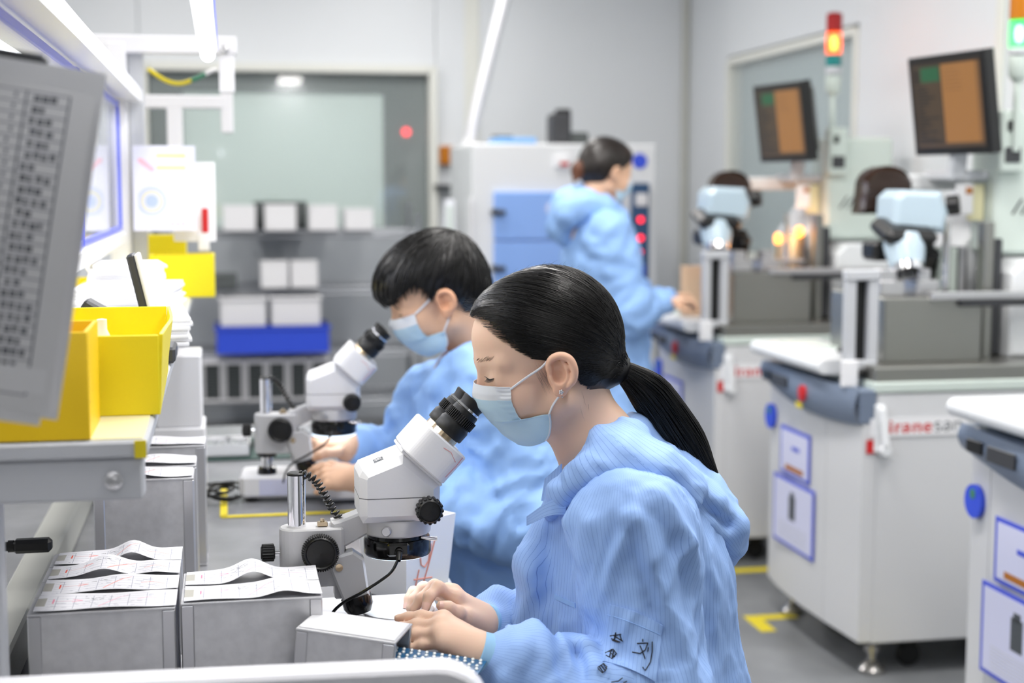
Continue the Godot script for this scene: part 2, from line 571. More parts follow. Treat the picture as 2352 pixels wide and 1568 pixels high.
func make_machine_materials() -> void:
	mat("cab_side", Color(0.835, 0.84, 0.85), 0.38)
	mat("cab_front", Color(0.835, 0.84, 0.85), 0.38)
	mat("band_blue", Color(0.43, 0.48, 0.56), 0.35)
	mat("console_white", Color(0.90, 0.91, 0.92), 0.3)
	mat("pale_green", Color(0.80, 0.845, 0.82), 0.42)
	mat("stainless", Color(0.60, 0.60, 0.58), 0.34, 0.85)
	mat("amber_cover", Color(0.17, 0.10, 0.06), 0.08)
	mat("scope_blue", Color(0.74, 0.815, 0.865), 0.18)
	mat("red_print", Color(0.80, 0.12, 0.13), 0.5)
	mat("dark_print", Color(0.30, 0.32, 0.34), 0.6)
	mat("blue_edge", Color(0.27, 0.34, 0.82), 0.4)
	mat("sheet_violet", Color(0.83, 0.84, 0.94), 0.5)
	mat("sticker_blue", Color(0.20, 0.32, 0.85), 0.4)
	mat("green_button", Color(0.25, 0.52, 0.40), 0.4)
	mat("foot_metal", Color(0.70, 0.69, 0.68), 0.25, 0.9)
	mat("cream_label", Color(0.88, 0.86, 0.70), 0.5)
	mat("brass", Color(0.85, 0.68, 0.38), 0.25, 1.0)
	mat("wood_card", Color(0.86, 0.74, 0.62), 0.6)
	var s := mat("screen_glow", Color(0.05, 0.05, 0.05), 0.3)
	s.emission_enabled = true
	s.emission = Color.BLACK
	s.emission_texture = screen_texture()
	s.emission_energy_multiplier = 0.62
	s.emission_operator = BaseMaterial3D.EMISSION_OP_ADD
	glow("lamp_amber", Color(1.0, 0.42, 0.03), 2.6, Color(0.9, 0.5, 0.1))
	glow("lamp_core", Color(1.0, 0.85, 0.35), 4.0, Color(0.9, 0.8, 0.4))
	glow("lamp_green", Color(0.10, 0.95, 0.40), 2.2, Color(0.2, 0.8, 0.4))
	glow("lamp_green_core", Color(0.75, 1.0, 0.85), 4.0, Color(0.8, 0.95, 0.85))
	for q in [["lamp_amber", Color(1.0, 0.45, 0.05, 0.5)], ["lamp_green", Color(0.15, 0.85, 0.40, 0.5)]]:
		var lm := glow(q[0] + "_lens", M[q[0]].emission, 0.9, q[1])
		lm.roughness = 0.1
		lm.transparency = BaseMaterial3D.TRANSPARENCY_ALPHA
	glow("warm_lamp", Color(1.0, 0.62, 0.22), 3.5, Color(0.9, 0.7, 0.4))
	mat("lens_red", Color(0.62, 0.06, 0.07), 0.2)
	mat("lens_amber", Color(0.70, 0.42, 0.05), 0.2)
	mat("lens_teal", Color(0.10, 0.50, 0.50), 0.2)

func make_machine(where: Vector3, label: String) -> Node3D:
	var t := thing("wire_bonding_machine", label, "machine", where, 0.0, "white factory machines along the right wall")
	# cabinet
	obj("cabinet", mk().box(V(0.45, 0.455, -0.37), V(0.82, 0.71, 0.736), 0.004), "cab_side", t)
	var fp := mk()
	fp.prism([Vector2(0.04, -0.74), Vector2(0.04, -0.625), Vector2(-0.004, -0.625), Vector2(0.012, -0.74)], 0.105, 0.765, 0.002, Basis(Vector3.RIGHT, Vector3.BACK, Vector3.DOWN), V(0, 0.87, 0))
	obj("front_panel", fp, "cab_front", t)
	fp = mk()
	fp.prism([Vector2(0.04, -0.62), Vector2(0.04, -0.225), Vector2(-0.012, -0.225), Vector2(-0.016, -0.42), Vector2(-0.005, -0.62)], 0.105, 0.765, 0.002, Basis(Vector3.RIGHT, Vector3.BACK, Vector3.DOWN), V(0, 0.87, 0))
	obj("front_panel", fp, "cab_front", t)
	fp = mk()
	fp.prism([Vector2(0.04, -0.222), Vector2(0.04, -0.002), Vector2(0.0, -0.002), Vector2(-0.012, -0.222)], 0.085, 0.765, 0.002, Basis(Vector3.RIGHT, Vector3.BACK, Vector3.DOWN), V(0, 0.87, 0))
	obj("front_panel", fp, "cab_front", t)
	# grey blue control band, deeper at the near end
	var bd := mk()
	bd.sheet(8, 24, func(a, b):
		var z: float = -0.005 - 0.745 * a
		var bulge: float = sin(a * PI) * 0.035 + 0.012
		var low: float = lerpf(0.725, 0.765, smoothstep(0.0, 1.0, a)) - sin(a * PI) * 0.015
		return V(-bulge - 0.012 * sin(b * PI), lerpf(low, 0.825, b), z), 0.0)
	bd.box(V(0.012, 0.775, -0.004), V(0.05, 0.095, 0.010), 0.003)
	bd.box(V(0.02, 0.80, -0.375), V(0.06, 0.046, 0.735), 0.004)
	var band := obj("control_band", bd, "band_blue", t)
	obj("emergency_button", mk().lathe(V(-0.03, 0.775, -0.30), V(-1, 0, 0), [[0, 0.02], [0.012, 0.02], [0.012, 0.012], [0.02, 0.012], [0.02, 0.024], [0.034, 0.024], [0.036, 0]], 18), "red_print", band)
	obj("caution_tag", mk().box(V(-0.05, 0.748, -0.345), V(0.004, 0.045, 0.05), 0.001), "yellow_tape", band)
	obj("switch", mk().box(V(-0.026, 0.79, -0.135), V(0.012, 0.022, 0.02), 0.003), "green_button", band)
	obj("switch", mk().box(V(-0.026, 0.755, -0.135), V(0.012, 0.028, 0.02), 0.003), "red_print", band)
	obj("display", mk().box(V(-0.062, 0.79, -0.48), V(0.006, 0.035, 0.12), 0.002), "dark_grey", band)
	obj("display", mk().box(V(-0.05, 0.79, -0.62), V(0.006, 0.03, 0.07), 0.002), "black_plastic", band)
	# deck and console lip
	obj("deck", mk().box(V(0.45, 0.828, -0.37), V(0.84, 0.03, 0.745), 0.004), "pale_green", t)
	var lip := mk()
	var prof: Array = []
	for i in 9:
		var a := PI * i / 8.0
		prof.append(Vector2(-0.05 - 0.022 * sin(a), 0.847 - 0.022 * cos(a) + 0.022))
	prof.append(Vector2(0.16, 0.891))
	prof.append(Vector2(0.16, 0.844))
	prof.append(Vector2(0.02, 0.844))
	lip.prism(prof, -0.16, -0.72, 0.003)
	obj("console", lip, "console_white", t)
	obj("console_pad", mk().box(V(0.05, 0.894, -0.52), V(0.12, 0.006, 0.22), 0.002), "pale_green", t)
	# side latch, sticker, name strip
	var hd := mk()
	hd.box(V(0.045, 0.715, 0.006), V(0.03, 0.135, 0.012), 0.004)
	hd.bar(V(0.048, 0.775, 0.014), V(0.056, 0.665, 0.03), 0.022, 0.014, 0.005, Vector3.BACK)
	hd.cyl(V(0.056, 0.655, 0.0), V(0.056, 0.655, 0.034), 0.016, 16, 0.003)
	obj("latch", hd, "console_white", t)
	obj("sticker", mk().box(V(0.043, 0.664, 0.001), V(0.066, 0.038, 0.002)), "red_print", t)
	var st := obj("name_strip", mk().box(V(0.165, 0.717, 0.001), V(0.29, 0.052, 0.002)), "white_plastic", t)
	text_part("lettering", "irane", "red_print", st, V(0.140, 0.718, 0.0022), Basis.IDENTITY, 0.036, 0.0006, 0.128, true)
	text_part("lettering", "san", "dark_print", st, V(0.252, 0.715, 0.0022), Basis.IDENTITY, 0.028, 0.0006, 0.082)
	# sheets in blue sleeves on the front
	var face := Basis(V(0, 0, -1), Vector3.UP, V(-1, 0, 0))
	face = Basis(V(0, 0, 1), Vector3.UP, V(-1, 0, 0))
	for q in [[0.55, -0.45, 0.15, 0.24], [0.372, -0.455, 0.215, 0.33]]:
		var cy: float = q[0] + (0.015 if q[2] < 0.2 else 0.0)
		var h: float = q[2]
		var w: float = q[3]
		var sl := obj("sleeve", mk().box(V(-0.018, cy, q[1]), V(0.003, h, w), 0.001), "blue_edge", t)
		obj("sheet", mk().box(V(-0.0200, cy, q[1]), V(0.0012, h - 0.022, w - 0.026)), "sheet_violet", sl)
		var ln := mk()
		if h < 0.18:
			ln.box(V(-0.0209, cy - 0.05, q[1]), V(0.0006, 0.016, w * 0.6))
			obj("print", ln, "lens_amber", sl)
			obj("print", mk().box(V(-0.0209, cy + 0.015, q[1] + 0.01), V(0.0006, 0.012, w * 0.25)), "blue_edge", sl)
		else:
			ln.box(V(-0.0209, cy + 0.02, q[1] - 0.005), V(0.0006, 0.075, 0.05))
			ln.box(V(-0.0209, cy + 0.06, q[1] - 0.005), V(0.0006, 0.02, 0.03))
			obj("print", ln, "dark_print", sl)
			for k in 7:
				obj("print", mk().box(V(-0.0209, cy - 0.035 - k * 0.008, q[1]), V(0.0006, 0.002, w * 0.7)), "paint_grey", sl)
	obj("round_sticker", mk().lathe(V(0.0, 0.647, -0.69), V(-1, 0, 0), [[0, 0.04], [0.012, 0.04], [0.0125, 0.0]], 24), "sticker_blue", t)
	obj("sticker_mark", mk().lathe(V(-0.012, 0.665, -0.69), V(-1, 0, 0), [[0, 0.012], [0.0015, 0.012], [0.002, 0.0]], 16), "green_button", t)
	# levelling feet, wheels
	for x in [0.07, 0.80]:
		for z in [-0.06, -0.66]:
			obj("foot", mk().lathe(V(x, 0.0, z), Vector3.UP, [[0, 0], [0, 0.038], [0.012, 0.038], [0.03, 0.02], [0.035, 0.012], [0.062, 0.012], [0.062, 0.022], [0.08, 0.022], [0.08, 0.012], [0.1, 0.012]], 18), "foot_metal", t)
	for x in [0.2, 0.68]:
		for z in [-0.1, -0.62]:
			var wh := mk().lathe(V(x, 0.034, z - 0.018), V(0, 0, 1), [[0, 0], [0, 0.028], [0.006, 0.034], [0.03, 0.034], [0.036, 0.028], [0.036, 0]], 18)
			wh.box(V(x, 0.082, z), V(0.05, 0.036, 0.05), 0.004)
			obj("wheel", wh, "black_rubber", t)
	# stainless work unit
	obj("work_unit", mk().box(V(0.255, 0.975, -0.30), V(0.30, 0.185, 0.38), 0.004), "stainless", t)
	obj("base_plate", mk().box(V(0.385, 0.862, -0.265), V(0.70, 0.042, 0.515), 0.003), "stainless", t)
	var pst := mk()
	for q in [V(-0.005, 0, -0.10), V(0.062, 0, -0.10)]: pst.box(q + V(0, 0.995, 0), V(0.03, 0.30, 0.03), 0.003)
	pst.box(V(0.028, 1.135, -0.10), V(0.10, 0.03, 0.04), 0.004)
	pst.box(V(0.028, 0.865, -0.10), V(0.09, 0.06, 0.035), 0.004)
	obj("end_frame", pst, "paint_grey", t)
	obj("slot_plate", mk().box(V(0.028, 0.995, -0.115), V(0.04, 0.26, 0.01)), "black_plastic", t)
	obj("terminal_box", mk().box(V(-0.012, 0.86, -0.075), V(0.05, 0.075, 0.012), 0.003), "white_plastic", t)
	obj("terminal", mk().cyl(V(0.026, 0.86, -0.08), V(0.026, 0.86, -0.06), 0.014, 16, 0.003), "black_plastic", t)
	var sl2 := mk()
	sl2.box(V(0.16, 1.09, -0.22), V(0.075, 0.045, 0.09), 0.004)
	sl2.box(V(0.27, 1.09, -0.22), V(0.07, 0.045, 0.09), 0.004)
	sl2.box(V(0.155, 1.125, -0.22), V(0.05, 0.04, 0.06), 0.004)
	sl2.box(V(0.265, 1.125, -0.22), V(0.04, 0.04, 0.06), 0.004)
	obj("clamp_blocks", sl2, "steel", t)
	obj("rail", mk().box(V(0.52, 1.072, -0.115), V(0.56, 0.022, 0.05), 0.003), "steel", t)
	obj("rail_support", mk().box(V(0.56, 1.051, -0.115), V(0.46, 0.02, 0.04), 0.003), "dark_grey", t)
	obj("tower_base", mk().prism([Vector2(0.53, 0.885), Vector2(0.855, 0.885), Vector2(0.855, 1.17), Vector2(0.57, 1.17), Vector2(0.53, 1.13)], -0.40, -0.17, 0.008), "console_white", t)
	obj("duct_slot", mk().box(V(0.505, 1.06, -0.26), V(0.03, 0.34, 0.10), 0.004), "dark_grey", t)
	obj("column", mk().box(V(0.47, 1.08, -0.22), V(0.03, 0.40, 0.05), 0.004), "stainless", t)
	obj("column", mk().box(V(0.40, 1.02, -0.36), V(0.06, 0.36, 0.10), 0.004), "pale_green", t)
	obj("column_slot", mk().box(V(0.458, 1.02, -0.40), V(0.05, 0.36, 0.10), 0.004), "dark_grey", t)
	obj("rod", mk().cyl(V(0.36, 1.05, -0.25), V(0.36, 1.28, -0.25), 0.011, 14), "chrome", t)
	obj("rod", mk().cyl(V(0.44, 0.98, -0.30), V(0.44, 1.2, -0.30), 0.010, 14), "steel", t)
	# eyepiece head looking down towards the operator
	var ax := V(-0.05, -0.88, 0.46).normalized()
	var p0 := V(0.222, 1.250, -0.255)
	var hb := mk()
	hb.prism([Vector2(-0.075, -0.045), Vector2(0.085, -0.06), Vector2(0.10, 0.0), Vector2(0.075, 0.062), Vector2(-0.045, 0.068), Vector2(-0.072, 0.045)], -0.07, 0.07, 0.016, Basis.IDENTITY, V(0.262, 1.305, -0.305))
	var head := obj("eyepiece_head", hb, "scope_blue", t)
	obj("collar", mk().box(p0 + V(0.005, 0.0, 0.0), V(0.165, 0.05, 0.14), 0.018, Basis.from_euler(V(0.30, 0.0, -0.05))), "black_plastic", head)
	obj("focus_knob", mk().cyl(V(0.372, 1.325, -0.28), V(0.405, 1.33, -0.26), 0.03, 18, 0.005), "black_plastic", head)
	obj("eye_tube", mk().lathe(p0, ax, [[0.026, 0.0], [0.026, 0.058], [0.04, 0.060], [0.075, 0.056], [0.11, 0.048]], 24), "scope_blue", head)
	obj("tube_ring", mk().lathe(p0 + ax * 0.11, ax, [[0.0, 0.046], [0.0, 0.048], [0.022, 0.045], [0.022, 0.037], [0.005, 0.035]], 24), "chrome", head)
	obj("eye_lens", mk().lathe(p0 + ax * 0.115, ax, [[0.0, 0.0], [0.0, 0.036], [0.004, 0.037], [0.008, 0.0]], 20), "black_plastic", head)
	var sh := mk()
	sh.box(V(0.26, 1.19, -0.40), V(0.16, 0.06, 0.10), 0.012)
	sh.box(V(0.325, 1.16, -0.37), V(0.09, 0.12, 0.08), 0.012)
	sh.cyl(V(0.345, 1.13, -0.35), V(0.345, 1.19, -0.31), 0.028, 16, 0.006)
	obj("bond_head", sh, "black_plastic", t)
	# brown dome cover behind the eyepieces
	var dm := mk()
	var arc: Array = []
	for i in 11:
		var a := PI * i / 10.0
		arc.append(Vector2(0.245 - 0.082 * cos(a), 1.36 + 0.085 * sin(a) ** 0.7))
	arc.append(Vector2(0.335, 1.30))
	arc.append(Vector2(0.155, 1.30))
	dm.prism(arc, -0.48, -0.40, 0.012)
	obj("dome_cover", dm, "amber_cover", t)
	# rear tower
	var tw := mk()
	tw.prism([Vector2(0.50, 0.845), Vector2(0.84, 0.845), Vector2(0.84, 1.40), Vector2(0.60, 1.40), Vector2(0.60, 1.34), Vector2(0.50, 1.20)], -0.72, -0.42, 0.006)
	obj("tower_body", tw, "console_white", t)
	obj("tower_cabinet", mk().box(V(0.665, 1.375, -0.36), V(0.27, 0.39, 0.16), 0.012), "pale_green", t)
	for k in 5:
		obj("vent_slot", mk().bar(V(0.585 + k * 0.028, 1.30, -0.2795), V(0.615 + k * 0.028, 1.345, -0.2795), 0.007, 0.002, 0.0, Vector3.BACK), "dark_grey", t)
	obj("switch_box", mk().box(V(0.56, 1.515, -0.27), V(0.075, 0.18, 0.05), 0.006), "pale_green", t)
	obj("switch", mk().box(V(0.55, 1.56, -0.243), V(0.018, 0.03, 0.008), 0.002), "black_plastic", t)
	obj("gauge", mk().box(V(0.56, 1.475, -0.243), V(0.05, 0.045, 0.006), 0.002), "dark_grey", t)
	obj("lower_cover", mk().prism([Vector2(0.36, 0.845), Vector2(0.62, 0.845), Vector2(0.62, 1.17), Vector2(0.50, 1.17), Vector2(0.40, 1.02)], -0.44, -0.62, 0.008), "console_white", t)
	obj("shelf_board", mk().box(V(0.44, 1.395, -0.56), V(0.34, 0.05, 0.16), 0.006), "console_white", t)
	obj("caution_card", mk().box(V(0.455, 1.345, -0.33), V(0.055, 0.09, 0.006), 0.001), "white_plastic", t)
	obj("caution_card", mk().box(V(0.50, 1.335, -0.345), V(0.045, 0.11, 0.02), 0.002), "cream_label", t)
	obj("caution_mark", mk().box(V(0.468, 1.37, -0.326), V(0.02, 0.02, 0.003)), "lens_amber", t)
	obj("monitor_arm", mk().bar(V(0.43, 1.40, -0.34), V(0.43, 1.56, -0.31), 0.05, 0.03, 0.006, Vector3.BACK).box(V(0.47, 1.415, -0.42), V(0.12, 0.03, 0.20), 0.006), "paint_grey", t)
	return t

func make_monitor(where: Vector3, label: String) -> Node3D:
	var t := thing("monitor", label, "monitor", where, deg_to_rad(-80), "flat monitors on the machines")
	t.rotation.x = deg_to_rad(8)
	t.rotation_order = EULER_ORDER_YXZ
	obj("bezel", mk().prism([Vector2(-0.178, -0.148), Vector2(0.178, -0.148), Vector2(0.178, 0.148), Vector2(-0.178, 0.148)], -0.02, 0.02, 0.004), "black_plastic", t)
	obj("back_shell", mk().prism([Vector2(-0.16, -0.02), Vector2(0.16, -0.02), Vector2(0.11, -0.07), Vector2(-0.11, -0.07)], -0.125, 0.125, 0.01, Basis(Vector3.RIGHT, Vector3.BACK, Vector3.UP)), "black_plastic", t)
	var q := mk()
	q.face([V(-0.163, -0.128, 0.0212), V(0.163, -0.128, 0.0212), V(0.163, 0.132, 0.0212), V(-0.163, 0.132, 0.0212)], Vector3.BACK, [Vector2(0, 1), Vector2(1, 1), Vector2(1, 0), Vector2(0, 0)])
	obj("screen", q, "screen_glow", t)
	return t

func make_tower_lamp(where: Vector3, lit: String, label: String, stages: Array) -> void:
	var t := thing("signal_tower_lamp", label, "lamp", where, 0.0)
	obj("pole", mk().cyl(V(0, 0, 0), V(0, 0.20, 0), 0.011, 14), "pale_green", t)
	obj("base", mk().lathe(V(0, 0.20, 0), Vector3.UP, [[0, 0.012], [0.012, 0.022], [0.02, 0.028], [0.075, 0.03], [0.078, 0.0]], 20), "pale_green", t)
	var y := 0.28
	for s in stages:
		var r := 0.030
		var body := mk().lathe(V(0, y, 0), Vector3.UP, [[0, 0.0], [0, r - 0.003], [0.003, r], [s[1] - 0.003, r], [s[1], r - 0.003], [s[1], 0]], 22)
		var part := obj("lamp_stage", body, s[0] + "_lens" if s[0] == lit else s[0], t)
		if s[0] == lit:
			part.set_meta("label", "lit lamp stage")
			obj("lamp_core", mk().lathe(V(0, y + s[1] * 0.16, 0), Vector3.UP, [[0, 0], [0.008, 0.010], [s[1] * 0.35, 0.0135], [s[1] * 0.6, 0.010], [s[1] * 0.68, 0]], 16), "lamp_core" if lit == "lamp_amber" else "lamp_green_core", part)
			var l := OmniLight3D.new()
			l.name = "stage_light"
			l.light_energy = 0.012
			l.light_color = M[lit].emission
			l.omni_range = 8.0
			l.shadow_enabled = true
			l.light_size = 0.03
			l.position = V(0, y + s[1] * 0.5, 0)
			t.add_child(l)
		y += s[1]
	obj("cap", mk().lathe(V(0, y, 0), Vector3.UP, [[0, 0.03], [0.008, 0.03], [0.014, 0.02], [0.015, 0]], 20), "lens_red" if lit == "lamp_amber" else "paint_grey", t)

func make_machines() -> void:
	make_machine_materials()
	var near := make_machine(V(1.72, 0, -3.79), "white machine with red and grey lettering, in the middle of the row")
	var far := copy_of(near, V(1.72, 0, -5.06), 0.0, "farthest white machine, beside the standing worker in blue")
	copy_of(near, V(1.72, 0, -2.46), 0.0, "nearest white machine, cut off by the right edge of the picture")
	far_machine_details(far)
	make_monitor(V(2.115, 1.625, -4.09), "larger flat monitor with orange screen above the middle machine")
	make_monitor(V(2.085, 1.625, -5.36), "smaller flat monitor with orange screen above the farthest machine")
	make_tower_lamp(V(2.275, 1.525, -5.36), "lamp_amber", "signal tower lamp glowing amber with a red top", [["paint_grey", 0.03], ["lens_teal", 0.045], ["lamp_amber", 0.085], ["lens_red", 0.058]])
	make_tower_lamp(V(2.285, 1.485, -4.03), "lamp_green", "signal tower lamp glowing green under an amber stage", [["paint_grey", 0.02], ["lamp_green", 0.08], ["lens_amber", 0.10]])
	for q in [[V(1.80, 0.8985, -4.05), "black computer mouse on the white console of the middle machine"]]:
		var ms := mk()
		ms.sheet(8, 10, func(a, b):
			var th: float = a * PI
			var k: float = sin(b * PI) ** 0.6
			return V(-cos(th) * 0.03 * k, sin(th) ** 0.7 * 0.03 * k, (b - 0.5) * 0.10), 0.0)
		var o := single("computer_mouse", ms, "black_plastic", q[1], "mouse")
		o.position = q[0]
		o.rotation.y = 1.1

# ---------------------------------------------------------------- printed sheets
func stroke(im: Image, p: Vector2, q: Vector2, w: float, c: Color) -> void:
	var n := int(p.distance_to(q)) + 1
	for i in n + 1:
		var r := p.lerp(q, float(i) / n)
		im.fill_rect(Rect2i(int(r.x - w / 2), int(r.y - w / 2), maxi(1, int(w)), maxi(1, int(w))), c)

func form_texture(sd: int, ink: Color) -> ImageTexture:
	var im := Image.create(512, 256, false, Image.FORMAT_RGB8)
	im.fill(Color(0.91, 0.91, 0.935))
	var r := RandomNumberGenerator.new()
	r.seed = sd
	for i in 6: im.fill_rect(Rect2i(40, 40 + i * 40, 460, 2), Color(0.58, 0.59, 0.66))
	for i in 7: im.fill_rect(Rect2i(70 + i * 66, 40, 2, 200), Color(0.60, 0.61, 0.68))
	for i in 40:
		im.fill_rect(Rect2i(50 + r.randi() % 420, 48 + (r.randi() % 10) * 20, 6 + r.randi() % 18, 4), Color(0.50, 0.51, 0.58))
	stroke(im, Vector2(60, 90), Vector2(60, 150), 6, ink)
	stroke(im, Vector2(64, 120), Vector2(150, 112), 2, ink)
	stroke(im, Vector2(130, 90), Vector2(165, 112), 4, ink)
	stroke(im, Vector2(165, 112), Vector2(130, 130), 4, ink)
	stroke(im, Vector2(230, 230), Vector2(300, 90), 4, ink.lerp(Color.WHITE, 0.3))
	stroke(im, Vector2(300, 90), Vector2(330, 60), 3, ink.lerp(Color.WHITE, 0.3))
	stroke(im, Vector2(370, 140), Vector2(410, 110), 4, ink.lerp(Color.WHITE, 0.4))
	stroke(im, Vector2(410, 110), Vector2(460, 150), 4, ink.lerp(Color.WHITE, 0.4))
	for k in 9:
		var a := Vector2(185 + r.randf() * 50, 70 + r.randf() * 40)
		stroke(im, a, a + Vector2(r.randf_range(-18, 18), r.randf_range(-14, 14)), 2, Color(0.20, 0.21, 0.26))
	im.fill_rect(Rect2i(0, 60, 34, 130), Color(0.72, 0.71, 0.68))
	return ImageTexture.create_from_image(im)

func list_texture() -> ImageTexture:
	var im := Image.create(512, 720, false, Image.FORMAT_RGB8)
	im.fill(Color(0.93, 0.93, 0.94))
	var r := RandomNumberGenerator.new()
	r.seed = 11
	var line := Color(0.42, 0.44, 0.48)
	for i in 27: im.fill_rect(Rect2i(20, 60 + i * 24, 440, 3), Color(0.62, 0.63, 0.66))
	for x in [20, 120, 200, 300, 370, 458]: im.fill_rect(Rect2i(x, 60, 4, 624), line)
	for i in 26:
		for c in [[30, 60], [130, 20], [215, 60], [310, 20], [380, 60]]:
			var x: int = c[0] + r.randi() % 10
			var n := 2 + r.randi() % 3
			for k in n:
				if c[1] > 30: im.fill_rect(Rect2i(x + k * 17, 66 + i * 24 + r.randi() % 3, 9 + r.randi() % 6, 12), Color(0.30, 0.31, 0.35).lerp(Color(0.55, 0.56, 0.60), r.randf() * 0.6))
			if c[1] <= 30: im.fill_rect(Rect2i(x + 30, 67 + i * 24, 6, 10), Color(0.50, 0.52, 0.56))
	return ImageTexture.create_from_image(im)

func poster_texture() -> ImageTexture:
	var im := Image.create(256, 352, false, Image.FORMAT_RGB8)
	im.fill(Color(0.90, 0.90, 0.96))
	im.fill_rect(Rect2i(96, 34, 120, 16), Color(0.90, 0.87, 0.62))
	im.fill_rect(Rect2i(96, 84, 120, 16), Color(0.90, 0.87, 0.62))
	stroke(im, Vector2(30, 60), Vector2(80, 100), 16, Color(0.94, 0.74, 0.80))
	for y in range(150, 310):
		for x in range(20, 140):
			var d := Vector2(x - 75, y - 230).length()
			if d < 26: im.set_pixel(x, y, Color(0.70, 0.76, 0.95))
			elif d < 36: im.set_pixel(x, y, Color(0.86, 0.86, 0.92))
			elif d < 46: im.set_pixel(x, y, Color(0.88, 0.86, 0.72))
			elif d < 62: im.set_pixel(x, y, Color(0.78, 0.81, 0.95))
	for i in 6: im.fill_rect(Rect2i(150 + (i % 3) * 22, 318, 14, 14), Color(0.95, 0.72, 0.78))
	return ImageTexture.create_from_image(im)

func printed(called: String, t: Texture2D) -> StandardMaterial3D:
	var m := mat(called, Color.WHITE, 0.75)
	m.albedo_texture = t
	return m

# ---------------------------------------------------------------- the work bench
func make_bench() -> void:
	tri(mat("bench_top", Color.WHITE, 0.25), noise_tex("bt", 0.012, Color(0.49, 0.495, 0.51), Color(0.58, 0.585, 0.60), 256, 5, 21), 1.6, true)
	printed("form_red", form_texture(2, Color(0.90, 0.33, 0.24)))
	printed("form_pink", form_texture(7, Color(0.92, 0.55, 0.66)))
	printed("list_print", list_texture())
	printed("poster_print", poster_texture())
	glow("tube_glow", Color(0.97, 0.98, 1.0), 7.0, Color(0.95, 0.95, 0.95))
	mat("blue_film", Color(0.36, 0.42, 0.92), 0.3)
	var t := thing("workbench", "long grey topped workbench carrying the microscopes", "workbench", V(0, 0, 0))
	obj("top", mk().box(V(-0.26, 0.726, -2.45), V(1.20, 0.036, 3.1), 0.004), "bench_top", t)
	obj("edge_strip", mk().box(V(0.343, 0.726, -2.45), V(0.008, 0.038, 3.1), 0.002), "paint_grey", t)
	for x in [-0.8, 0.28]:
		for z in [-0.96, -2.45, -3.94]:
			obj("leg", mk().box(V(x, 0.354, z), V(0.05, 0.708, 0.05), 0.004), "paint_grey", t)
	for z in [-0.96, -3.94]: obj("crossbar", mk().box(V(-0.26, 0.25, z), V(1.03, 0.04, 0.03), 0.004), "paint_grey", t)
	obj("back_rail", mk().box(V(-0.30, 0.775, -2.35), V(0.05, 0.06, 2.7), 0.004), "wall_trim", t)
	# yellow tape on the bench top
	for q in [[V(0.155, 0.745, -2.87), V(0.35, 0.001, 0.018), "yellow tape line on the bench in front of the far microscope"], [V(-0.016, 0.745, -3.04), V(0.014, 0.001, 0.34), "yellow tape line on the bench left of the far microscope"], [V(0.328, 0.745, -2.34), V(0.014, 0.001, 0.95), "yellow tape along the bench edge near the blue sleeves"], [V(0.0, 0.745, -2.40), V(0.36, 0.001, 0.012), "yellow tape line on the bench behind the near microscope"]]:
		single("bench_tape", mk().box(q[0] + V(0, 0.0006, 0), q[1]), "yellow_tape", q[2], "tape")
	# shelf rack above the back of the bench
	var s := thing("bench_shelf", "grey shelf rack with lamp hood over the bench, holding yellow bins", "shelf", V(0, 0, 0))
	obj("shelf_board", mk().box(V(-0.29, 1.110, -2.73), V(0.41, 0.018, 2.34), 0.003), "paint_grey", s)
	obj("shelf_liner", mk().box(V(-0.29, 1.1195, -2.73), V(0.40, 0.0016, 2.32)), "cream_label", s)
	obj("edge_tape", mk().box(V(-0.092, 1.110, -1.559), V(0.012, 0.0185, 0.002)), "yellow_tape", s)
	obj("bracket", mk().box(V(-0.19, 1.078, -1.585), V(0.20, 0.044, 0.04), 0.003), "paint_grey", s)
	obj("bolt", mk().lathe(V(-0.12, 1.077, -1.565), V(0, 0, 1), [[0, 0.010], [0.003, 0.010], [0.006, 0.006], [0.0065, 0]], 14), "steel", s)
	obj("bracket", mk().box(V(-0.29, 1.078, -3.86), V(0.38, 0.044, 0.04), 0.003), "paint_grey", s)
	for z in [-1.60, -3.86]:
		obj("post", mk().box(V(-0.2555 if z > -2.0 else -0.275, 0.9005, z), V(0.036, 0.311, 0.036), 0.003), "paint_grey", s)
	obj("post", mk().box(V(-0.248, 1.42, -3.66), V(0.046, 0.60, 0.046), 0.003), "paint_white", s)
	obj("post", mk().box(V(-0.205, 1.42, -3.68), V(0.036, 0.60, 0.036), 0.003), "paint_grey", s)
	obj("post_hole", mk().lathe(V(-0.243, 1.635, -3.637), V(0, 0, 1), [[0, 0.008], [0.002, 0.008], [0.0025, 0]], 14), "black_plastic", s)
	obj("top_beam", mk().box(V(-0.168, 1.716, -3.66), V(0.40, 0.042, 0.042), 0.003), "paint_white", s)
	obj("drop_arm", mk().box(V(0.008, 1.655, -3.66), V(0.036, 0.10, 0.036), 0.003), "paint_white", s)
	obj("bolt", mk().lathe(V(0.004, 1.705, -3.638), V(0, 0, 1), [[0, 0.010], [0.004, 0.010], [0.006, 0.006], [0.0065, 0]], 14), "steel", s)
	obj("lamp_hood", mk().prism([Vector2(-0.262, 1.592), Vector2(-0.19, 1.578), Vector2(-0.188, 1.606), Vector2(-0.215, 1.625), Vector2(-0.262, 1.612)], -3.64, -1.35, 0.002), "paint_white", s)
	# glass screen with blue film edges under the hood
	obj("screen_rail", mk().box(V(-0.245, 1.262, -2.55), V(0.03, 0.03, 2.1), 0.003), "paint_white", s)
